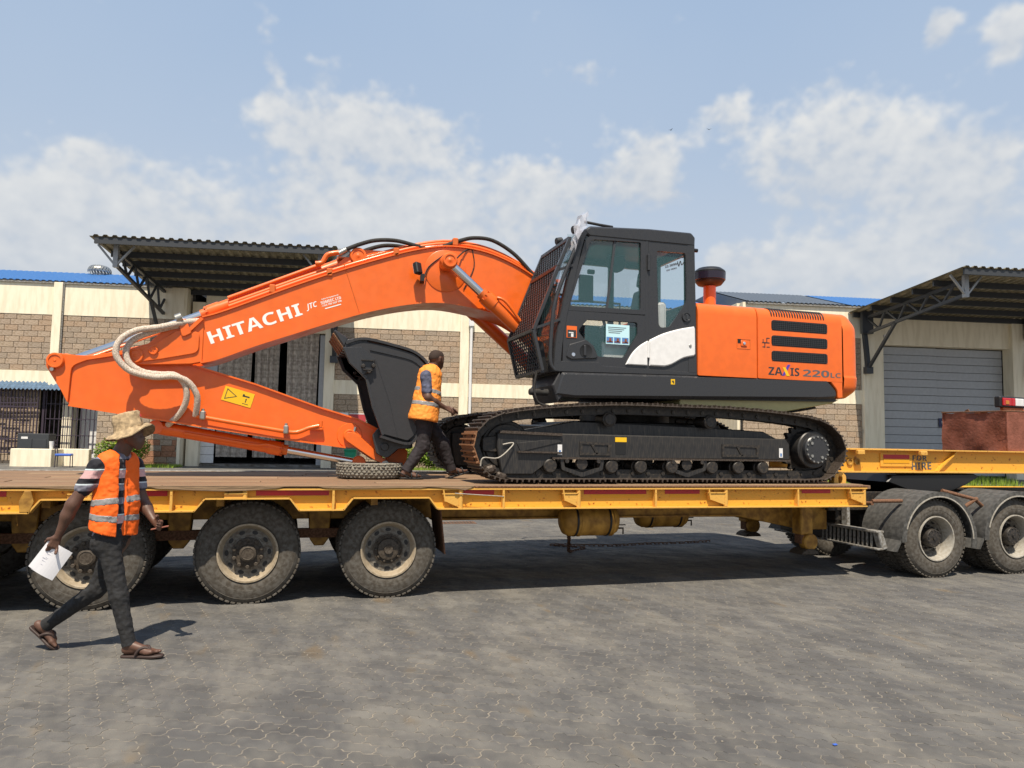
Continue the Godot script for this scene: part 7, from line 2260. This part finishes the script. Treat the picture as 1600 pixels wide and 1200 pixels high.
# a person in a pose; J holds joints in a frame with x forward, y up, z to their right
func figure(called: String, label: String, at: Transform3D, J: Dictionary, C: Dictionary) -> Node3D:
	var root := thing(called, label, "person")
	root.transform = at
	var cell: float = C.get("cell", 0.012)
	var ch := Basis(Vector3.UP, -C.twist)          # chest axes: x out of the chest, z to the right
	var T0: Vector3 = J.neck
	var H: Vector3 = J.hip
	var P := func(f: float, u: float, s: float) -> Vector3: return H.lerp(T0, u) + ch * Vector3(f, 0, s)
	var bones := []
	# trunk, neck
	var w: float = C.get("girth", 1.0)
	for s in [-1.0, 1.0]:
		bones.append([P.call(0.0, 0.86, s * 0.075), P.call(0.01, 0.25, s * 0.06), 0.095 * w, 0.085 * w])
		bones.append([P.call(0.0, 0.25, s * 0.06), P.call(0.0, 0.0, s * 0.07), 0.085 * w, 0.095 * w])
	bones.append([J.shoulder_r, J.shoulder_l, 0.05, 0.05])
	bones.append([P.call(-0.015, 0.93, 0.0), J.head + Vector3(-0.015, -0.06, 0), 0.062, 0.055])
	for s in ["r", "l"]:
		bones.append([J["shoulder_" + s], J["elbow_" + s], 0.05, 0.041])
		bones.append([J["elbow_" + s], J["elbow_" + s].lerp(J["wrist_" + s], 0.35), 0.041, 0.04])
		bones.append([J["elbow_" + s].lerp(J["wrist_" + s], 0.35), J["wrist_" + s], 0.04, 0.027])
		bones.append([J["hip_" + s], J["knee_" + s], 0.075, 0.046])
		bones.append([J["knee_" + s], J["knee_" + s].lerp(J["ankle_" + s], 0.35), 0.046, 0.044])
		bones.append([J["knee_" + s].lerp(J["ankle_" + s], 0.35), J["ankle_" + s], 0.044, 0.034])
	var feet := []
	for s in ["r", "l"]:
		var sole := Sh.new()
		var strap := Sh.new()
		foot(J["heel_" + s], J["toe_" + s], J["sole_" + s], J["ankle_" + s], feet, sole, strap, C.thong, 1.0 if s == "l" else -1.0)
		var sd := piece("sandal", root)
		obj("sole", sole, C.sandal, sd)
		obj("straps", strap, C.strap, sd)
	var body := blob(bones, cell, 0.016)
	if cell < 0.015:
		for s in ["r", "l"]:
			var hb := hand_bones(J["wrist_" + s], J["hand_" + s][0], J["hand_" + s][1], J["hand_" + s][2], J["hand_" + s][3])
			hb.append([J["elbow_" + s].lerp(J["wrist_" + s], 0.8), J["wrist_" + s] + J["hand_" + s][0] * 0.01, 0.031, 0.024])
			body.grow(blob(hb, 0.0042, 0.0035))
		for s in [0, 1]:
			var h: int = feet.size() / 2
			body.grow(blob(feet.slice(s * h, s * h + h) + [[J["ankle_" + ["r", "l"][s]], J["ankle_" + ["r", "l"][s]].lerp(J["knee_" + ["r", "l"][s]], 0.3), 0.034, 0.042]], 0.006, 0.006))
	var hd := head_bones(J.head, C.look, C.get("head", 0.94))
	body.grow(blob(hd + [[J.head + Vector3(-0.025, -0.05, 0), P.call(-0.015, 0.93, 0.0), 0.056, 0.062]], 0.006 if cell < 0.015 else 0.012, 0.008))
	obj("body", body, C.skin, root)
	var eyes := Sh.new()
	for s in [-1.0, 1.0]:
		eyes.at(Transform3D(Basis(), J.head + C.look * Vector3(0.073, 0.006, 0.031 * s) * 0.94))
		eyes.lathe([Vector2(0, -0.0125), Vector2(0.009, -0.009), Vector2(0.0125, 0), Vector2(0.009, 0.009), Vector2(0, 0.0125)], 12)
	obj("eyes", eyes, M.letter_white, root)
	if C.has("hair"):
		var hb := []
		for q in hd.slice(0, 2):
			hb.append(q)
		var up: Vector3 = C.look * Vector3(-0.45, 0.9, 0).normalized()
		obj("hair", blob(hb, 0.007, 0.008, [[-up, -up.dot(J.head + C.look * Vector3(-0.02, 0.022, 0))]], [], 0.0022), C.hair, root)
	# trousers
	var tb := []
	for s in ["r", "l"]:
		tb.append([J["hip_" + s] + Vector3(0, 0.05, 0), J["knee_" + s], C.leg[0], C.leg[1]])
		tb.append([J["knee_" + s], J["knee_" + s].lerp(J["ankle_" + s], C.hem), C.leg[1], C.leg[2]])
		tb.append([J["hip_" + s] + Vector3(-0.03, 0.0, 0), J["hip_" + s] + Vector3(0, 0.1, 0), C.leg[0] + 0.005, C.leg[0]])
	tb.append([H + Vector3(0, 0.06, -0.05), H + Vector3(0, 0.06, 0.05), C.leg[0] + 0.01, C.leg[0] + 0.01])
	tb.append([H + Vector3(0, 0.0, -0.05), H + Vector3(0, 0.0, 0.05), C.leg[0] + 0.01, C.leg[0] + 0.01])
	var tr := blob(tb, cell * 0.85, 0.012, [[Vector3.UP, H.y + 0.11]], [], 0.0, 0.007)
	for s in ["r", "l"]:
		var d: Vector3 = (J["ankle_" + s] - J["knee_" + s]).normalized()
		var e: Vector3 = J["knee_" + s].lerp(J["ankle_" + s], C.hem)
		tr.tube([e - d * 0.02, e + d * (C.leg[2] + 0.004), e + d * (C.leg[2] + 0.012), e + d * (C.leg[2] + 0.012), e + d * (C.leg[2] - 0.02)], [C.leg[2] - 0.002, C.leg[2] + 0.003, C.leg[2] + 0.001, C.leg[2] - 0.006, C.leg[2] - 0.01], 18, false)
	obj("trousers", tr, C.trousers, root)
	# shirt with short sleeves
	var sb := []
	for s in [-1.0, 1.0]:
		sb.append([P.call(0.0, 0.86, s * 0.078), P.call(0.012, 0.3, s * 0.065), 0.103 * w, 0.1 * w])
		sb.append([P.call(0.012, 0.3, s * 0.065), P.call(0.0, -0.02, s * 0.072), 0.1 * w, 0.108 * w])
	sb.append([J.shoulder_r, J.shoulder_l, 0.06, 0.06])
	sb.append([P.call(0.0, 0.93, -0.03), P.call(0.0, 0.93, 0.03), 0.075, 0.075])
	for s in ["r", "l"]:
		var e: Vector3 = J["shoulder_" + s].lerp(J["elbow_" + s], C.get("sleeve", 0.56))
		sb.append([J["shoulder_" + s], e, 0.064, 0.063])
	obj("shirt", blob(sb, cell * 0.85, 0.014, [[Vector3.DOWN, -(H.y + 0.03)]], [], 0.0, 0.008), C.shirt, root)
	# high-visibility waistcoat, open at the front, wide armholes
	var vb := []
	for s in [-1.0, 1.0]:
		vb.append([P.call(0.0, 0.87, s * 0.08), P.call(0.012, 0.4, s * 0.078), 0.115 * w, 0.125 * w])
		vb.append([P.call(0.012, 0.4, s * 0.078), P.call(0.005, 0.0, s * 0.085), 0.125 * w, 0.142 * w])
		vb.append([P.call(0.0, 0.95, s * 0.05), P.call(-0.005, 0.93, s * 0.13), 0.06, 0.058])
	var cuts := []
	for s in ["r", "l"]:
		var o: Vector3 = (J["shoulder_" + s] - T0)
		o.y = 0.0
		o = o.normalized()
		cuts.append([J["shoulder_" + s] + o * 0.085 + Vector3(0, 0.0, 0), J["shoulder_" + s] + o * 0.1 + Vector3(0, -0.2, 0), 0.088])
	var fr: Vector3 = ch * Vector3(1, 0, C.get("gap_side", 0.0)).normalized()
	cuts.append([P.call(0.0, 1.04, 0.0) + fr * 0.14, P.call(0.0, -0.3, 0.0) + fr * 0.19, C.gap])
	cuts.append([P.call(0.03, 1.05, 0.0), P.call(0.05, 1.2, 0.0), 0.085])
	var hemn: Vector3 = C.hem_n.normalized()
	var clips := [[-hemn, -hemn.dot(H + Vector3(0, C.hem_y, 0))]]
	obj("vest", blob(vb, cell * 0.85, 0.014, clips, cuts, 0.0, 0.007), C.vest, root)
	for k in C.bands:
		var n: Vector3 = k[2].normalized()
		obj("reflective_band", blob(vb, cell * 0.85, 0.014, clips + [[n, n.dot(H.lerp(T0, k[1]))], [-n, -n.dot(H.lerp(T0, k[0]))]], cuts, 0.0035, 0.007), M.reflective, root)
	return root


# joints read off the photograph stand upright once the tilt of the camera is taken off
func lean(J: Dictionary, k: float):
	for j in J:
		if J[j] is Vector3 and not j.begins_with("sole"):
			J[j].x -= k * J[j].y


func people():
	mk("skin_dark", 0.125, 0.062, 0.041, 0.5, "grain", 3.0)
	mk("skin_brown", 0.13, 0.066, 0.045, 0.5, "grain", 3.0)
	mk("hair_black", 0.04, 0.024, 0.018, 0.9, "grain", 8.0)
	mk("vest_orange", 0.95, 0.14, 0.006, 0.75, "paint", 2.0, "cloth", 0.12)
	mk("vest_yellow_orange", 0.92, 0.3, 0.04, 0.75, "paint", 2.0, "cloth", 0.12)
	mk("vest_lime", 0.5, 0.75, 0.05, 0.75, "paint", 2.0)
	mk("reflective", 0.3, 0.3, 0.3, 0.4, "grain", 3.0)
	mk("denim", 0.022, 0.023, 0.026, 0.85, "dirt", 3.0, "cloth", 0.35)
	mk("trousers_plum", 0.03, 0.024, 0.029, 0.85, "blotch", 2.0, "cloth", 0.3)
	mk("polo", 0.11, 0.12, 0.19, 0.85, "blotch", 2.0, "cloth", 0.25)
	mk("straw", 0.52, 0.38, 0.22, 0.9, "blotch", 4.0, "cloth", 0.25)
	mk("sandal_brown", 0.05, 0.03, 0.025, 0.6, "grain", 4.0)
	# striped jersey: the bands run round the body
	var im := Image.create(8, 256, false, Image.FORMAT_RGB8)
	for y in 256:
		var v := (255 - y) / 255.0
		var c := Color(0.09, 0.09, 0.12)
		if v > 0.02 and v < 0.2:
			c = Color(0.85, 0.68, 0.68)
		elif v > 0.2 and v < 0.235:
			c = Color(0.85, 0.92, 0.93)
		elif v > 0.45 and v < 0.6:
			c = Color(0.45, 0.46, 0.52)
		elif v > 0.75 and v < 0.88:
			c = Color(0.5, 0.5, 0.55)
		elif v > 0.88 and v < 0.91:
			c = Color(0.8, 0.84, 0.86)
		im.fill_rect(Rect2i(0, y, 8, 1), c)
	T.stripes = ImageTexture.create_from_image(im)
	var sm := mk("jersey", 1, 1, 1, 0.85, "stripes", 1.0, "cloth", 0.2)
	sm.uv1_scale = Vector3.ONE * 2.9
	sm.uv1_offset = Vector3(0, 0.12, 0)
	# man walking across the paving with papers
	var turn := Basis(Vector3.UP, deg_to_rad(-17.1))
	var at := Transform3D(turn, Vector3(-1.145, 0, 1.4))
	var J := {
		neck = Vector3(-0.005, 1.53, 0.0), hip = Vector3(-0.055, 0.86, 0.0), head = Vector3(0.085, 1.672, 0.0),
		shoulder_r = Vector3(-0.075, 1.435, 0.155), elbow_r = Vector3(-0.235, 1.15, 0.215), wrist_r = Vector3(-0.345, 0.915, 0.21),
		shoulder_l = Vector3(0.035, 1.435, -0.165), elbow_l = Vector3(0.07, 1.15, -0.22), wrist_l = Vector3(0.215, 0.99, -0.13),
		hip_r = Vector3(-0.045, 0.84, 0.085), knee_r = Vector3(0.045, 0.45, 0.085), ankle_r = Vector3(0.12, 0.095, 0.08),
		hip_l = Vector3(-0.06, 0.84, -0.085), knee_l = Vector3(-0.21, 0.47, -0.08), ankle_l = Vector3(-0.63, 0.17, -0.08),
		heel_r = Vector3(0.095, 0.022, 0.08), toe_r = Vector3(0.375, 0.035, 0.1), sole_r = Vector3.UP,
		heel_l = Vector3(-0.695, 0.165, -0.08), toe_l = Vector3(-0.525, 0.014, -0.09), sole_l = Vector3(0.72, 0.69, 0),
		hand_r = [Vector3(-0.32, -0.94, 0.08).normalized(), Vector3(-0.55, -0.05, -0.8).normalized(), Vector3(-0.75, 0.3, 0.45).normalized(), [0.45, 0.5, 0.55, 0.6]],
		hand_l = [Vector3(0.75, -0.2, 0.5).normalized(), Vector3(-0.3, 0.3, 0.8).normalized(), Vector3(0.1, 0.9, -0.2).normalized(), [0.5, 0.5, 0.5, 0.5]],
	}
	lean(J, 0.0576)
	var m1 := figure("person", "person in orange vest and beige bucket hat walking with white papers", at, J, {
		twist = deg_to_rad(7), look = Basis(Vector3.BACK, 0.06), skin = M.skin_dark, leg = [0.084, 0.064, 0.05], hem = 0.84, trousers = M.denim, shirt = M.jersey, vest = M.vest_orange, gap = 0.06, gap_side = 0.5,
		hem_n = Vector3(0.3, 1.0, 0), hem_y = 0.075, bands = [[0.42, 0.5, Vector3(-0.12, 1, 0)], [0.24, 0.32, Vector3(0.1, 1, 0)]], sandal = M.sandal_brown, strap = M.sandal_brown, thong = true, girth = 0.94,
	})
	# bucket hat, its crown pushed in and its brim tipped up in front
	var hat := Sh.new()
	var hb := Transform3D(Basis(Vector3.BACK, 0.33), Vector3(-0.012, 1.7, 0.0))
	var f := FastNoiseLite.new()
	f.seed = 8
	f.frequency = 1.0
	var prof := [Vector2(0.172, -0.03), Vector2(0.175, -0.022), Vector2(0.15, -0.003), Vector2(0.122, 0.01), Vector2(0.107, 0.018), Vector2(0.105, 0.035), Vector2(0.103, 0.07), Vector2(0.1, 0.105), Vector2(0.096, 0.135), Vector2(0.084, 0.15), Vector2(0.045, 0.155), Vector2(0.0, 0.15)]
	var rows := []
	for i in prof.size():
		var row := []
		for j in 40:
			var a := TAU * j / 40
			var p := Vector3(cos(a) * prof[i].x * 1.06, prof[i].y, sin(a) * prof[i].x * 0.93)
			var k := 0.018 * f.get_noise_3d(p.x * 16.0, p.y * 22.0, p.z * 16.0)
			if i < 3:
				p.y += 0.022 * cos(2.0 * a) + 0.008 * sin(3.0 * a + 1.0) + k * 0.5
			else:
				p += Vector3(cos(a), 0.35 if i > 7 else 0.0, sin(a)) * k * (1.0 if i > 4 else 0.3)
			row.append(hb * p)
		rows.append(row)
	for i in prof.size() - 1:
		for j in 40:
			var l := (j + 1) % 40
			hat.quad(rows[i][l], rows[i][j], rows[i + 1][j], rows[i + 1][l])
	var hm := smooth(hat, 0.3)
	obj("hat", hm, M.straw, m1)
	obj("hat_badge", Sh.new().at(hb * Transform3D(Basis(Vector3.UP, 0.5), Vector3(0.094, 0.095, -0.03))).box(Vector3(0.0, 0, 0.06), Vector3(0.008, 0.022, 0.028), 0.003), M.poster_red, m1)
	var phone := obj("phone", Sh.new().at(Transform3D(turn * Basis(Vector3.BACK, 0.2) * Basis(Vector3.UP, 0.4), at * Vector3(0.235, 0.955, -0.06))).box(Vector3.ZERO, Vector3(0.13, 0.012, 0.065), 0.004), M.rust_red)
	tag(phone, "flat reddish phone in the left hand of the walking person", "phone")
	var pp := thing("papers", "white printed papers held by the person in the bucket hat", "paper", at * Vector3(-0.458, 0.745, 0.205), deg_to_rad(-17.1))
	for k in 2:
		var s := Sh.new()
		var b := Basis(Vector3.BACK, -0.62 + 0.03 * k) * Basis(Vector3.UP, 0.25)
		for i in 8:
			var x0 := -0.085 + 0.17 * i / 8.0
			var x1 := -0.085 + 0.17 * (i + 1) / 8.0
			var c0 := 0.012 * cos(x0 * 16.0)
			var c1 := 0.012 * cos(x1 * 16.0)
			s.at(Transform3D(b, Vector3(0.018 * k, -0.016 * k, -0.006 - 0.004 * k)))
			s.quad(Vector3(x0, -0.125, c0), Vector3(x1, -0.125, c1), Vector3(x1, 0.125, c1), Vector3(x0, 0.125, c0))
			s.quad(Vector3(x0, 0.125, c0 - 0.0008), Vector3(x1, 0.125, c1 - 0.0008), Vector3(x1, -0.125, c1 - 0.0008), Vector3(x0, -0.125, c0 - 0.0008))
		obj("sheet", s, M.paper, pp)
		if k == 0:
			var ln := Sh.new()
			for i in 7:
				ln.at(Transform3D(b, Vector3(0, 0, -0.006)))
				ln.box(Vector3(0.0, -0.06 + i * 0.02 + (0.01 if i % 3 else 0.0), 0.0125), Vector3(0.05 + 0.02 * (i % 3), 0.002, 0.001))
			obj("print", ln, M.print_grey, pp)
	# second worker stepping along the deck
	var at2 := Transform3D(Basis(Vector3.UP, deg_to_rad(8.0)), Vector3(1.72, 1.2, -1.12))
	var K := {
		neck = Vector3(0.0, 1.33, 0.0), hip = Vector3(-0.1, 0.74, 0.0), head = Vector3(0.09, 1.462, -0.01),
		shoulder_r = Vector3(-0.1, 1.24, 0.165), elbow_r = Vector3(-0.1, 0.985, 0.225), wrist_r = Vector3(0.13, 0.87, 0.17),
		shoulder_l = Vector3(0.09, 1.24, -0.165), elbow_l = Vector3(0.05, 0.98, -0.22), wrist_l = Vector3(0.25, 0.88, -0.12),
		hip_r = Vector3(-0.085, 0.72, 0.09), knee_r = Vector3(-0.12, 0.4, 0.09), ankle_r = Vector3(-0.33, 0.1, 0.09),
		hip_l = Vector3(-0.06, 0.72, -0.09), knee_l = Vector3(0.2, 0.42, -0.08), ankle_l = Vector3(0.31, 0.11, -0.08),
		heel_r = Vector3(-0.37, 0.03, 0.09), toe_r = Vector3(-0.13, 0.025, 0.11), sole_r = Vector3.UP,
		heel_l = Vector3(0.3, 0.03, -0.08), toe_l = Vector3(0.535, 0.09, -0.1), sole_l = Vector3(-0.25, 0.97, 0),
		hand_r = [Vector3(0.94, -0.32, -0.1).normalized(), Vector3(-0.25, -0.7, -0.65).normalized(), Vector3(0.2, 0.65, -0.7).normalized(), [0.2, 0.28, 0.34, 0.4]],
		hand_l = [Vector3(0.95, -0.25, 0.2).normalized(), Vector3(-0.2, -0.8, 0.55).normalized(), Vector3(0.1, 0.6, 0.8).normalized(), [0.3, 0.3, 0.35, 0.4]],
	}
	lean(K, 0.027)
	var m2 := figure("person", "person in amber vest and grey polo stepping along the trailer deck", at2, K, {
		twist = deg_to_rad(12), look = Basis(Vector3.UP, 0.42) * Basis(Vector3.BACK, -0.14), skin = M.skin_brown, hair = M.hair_black, leg = [0.105, 0.083, 0.062], hem = 0.8, trousers = M.trousers_plum, shirt = M.polo, vest = M.vest_yellow_orange, gap = 0.05,
		hem_n = Vector3(0.12, 1.0, 0), hem_y = -0.035, bands = [[0.5, 0.59, Vector3(0.2, 1, 0)], [0.23, 0.32, Vector3(0.14, 1, 0)]], sandal = M.black, strap = M.black, thong = false, girth = 1.32, sleeve = 0.7,
	})
	obj("collar", Sh.new().at(Transform3D(Basis(Vector3.BACK, -0.35), K.neck + Vector3(0.005, 0.0, 0))).lathe([Vector2(0.085, -0.03), Vector2(0.075, 0.02), Vector2(0.067, 0.045), Vector2(0.062, 0.02)], 24), M.polo, m2)
	# worker in the dark doorway
	var K3 := {}
	for k in K:
		K3[k] = K[k]
	var at3 := BX * Transform3D(Basis().scaled(Vector3.ONE * 1.06), Vector3(-8.4, 0.66, -1.5))
	figure("person", "person in lime vest and dark trousers inside the curtained doorway", at3, K3, {
		cell = 0.02, twist = 0.0, look = Basis(), skin = M.skin_brown, leg = [0.1, 0.08, 0.06], hem = 0.85, trousers = M.denim, shirt = M.letter_grey, vest = M.vest_lime, gap = 0.05, hem_n = Vector3.UP, hem_y = 0.05, bands = [[0.3, 0.38, Vector3.UP]], sandal = M.black, strap = M.black, thong = false,
	})
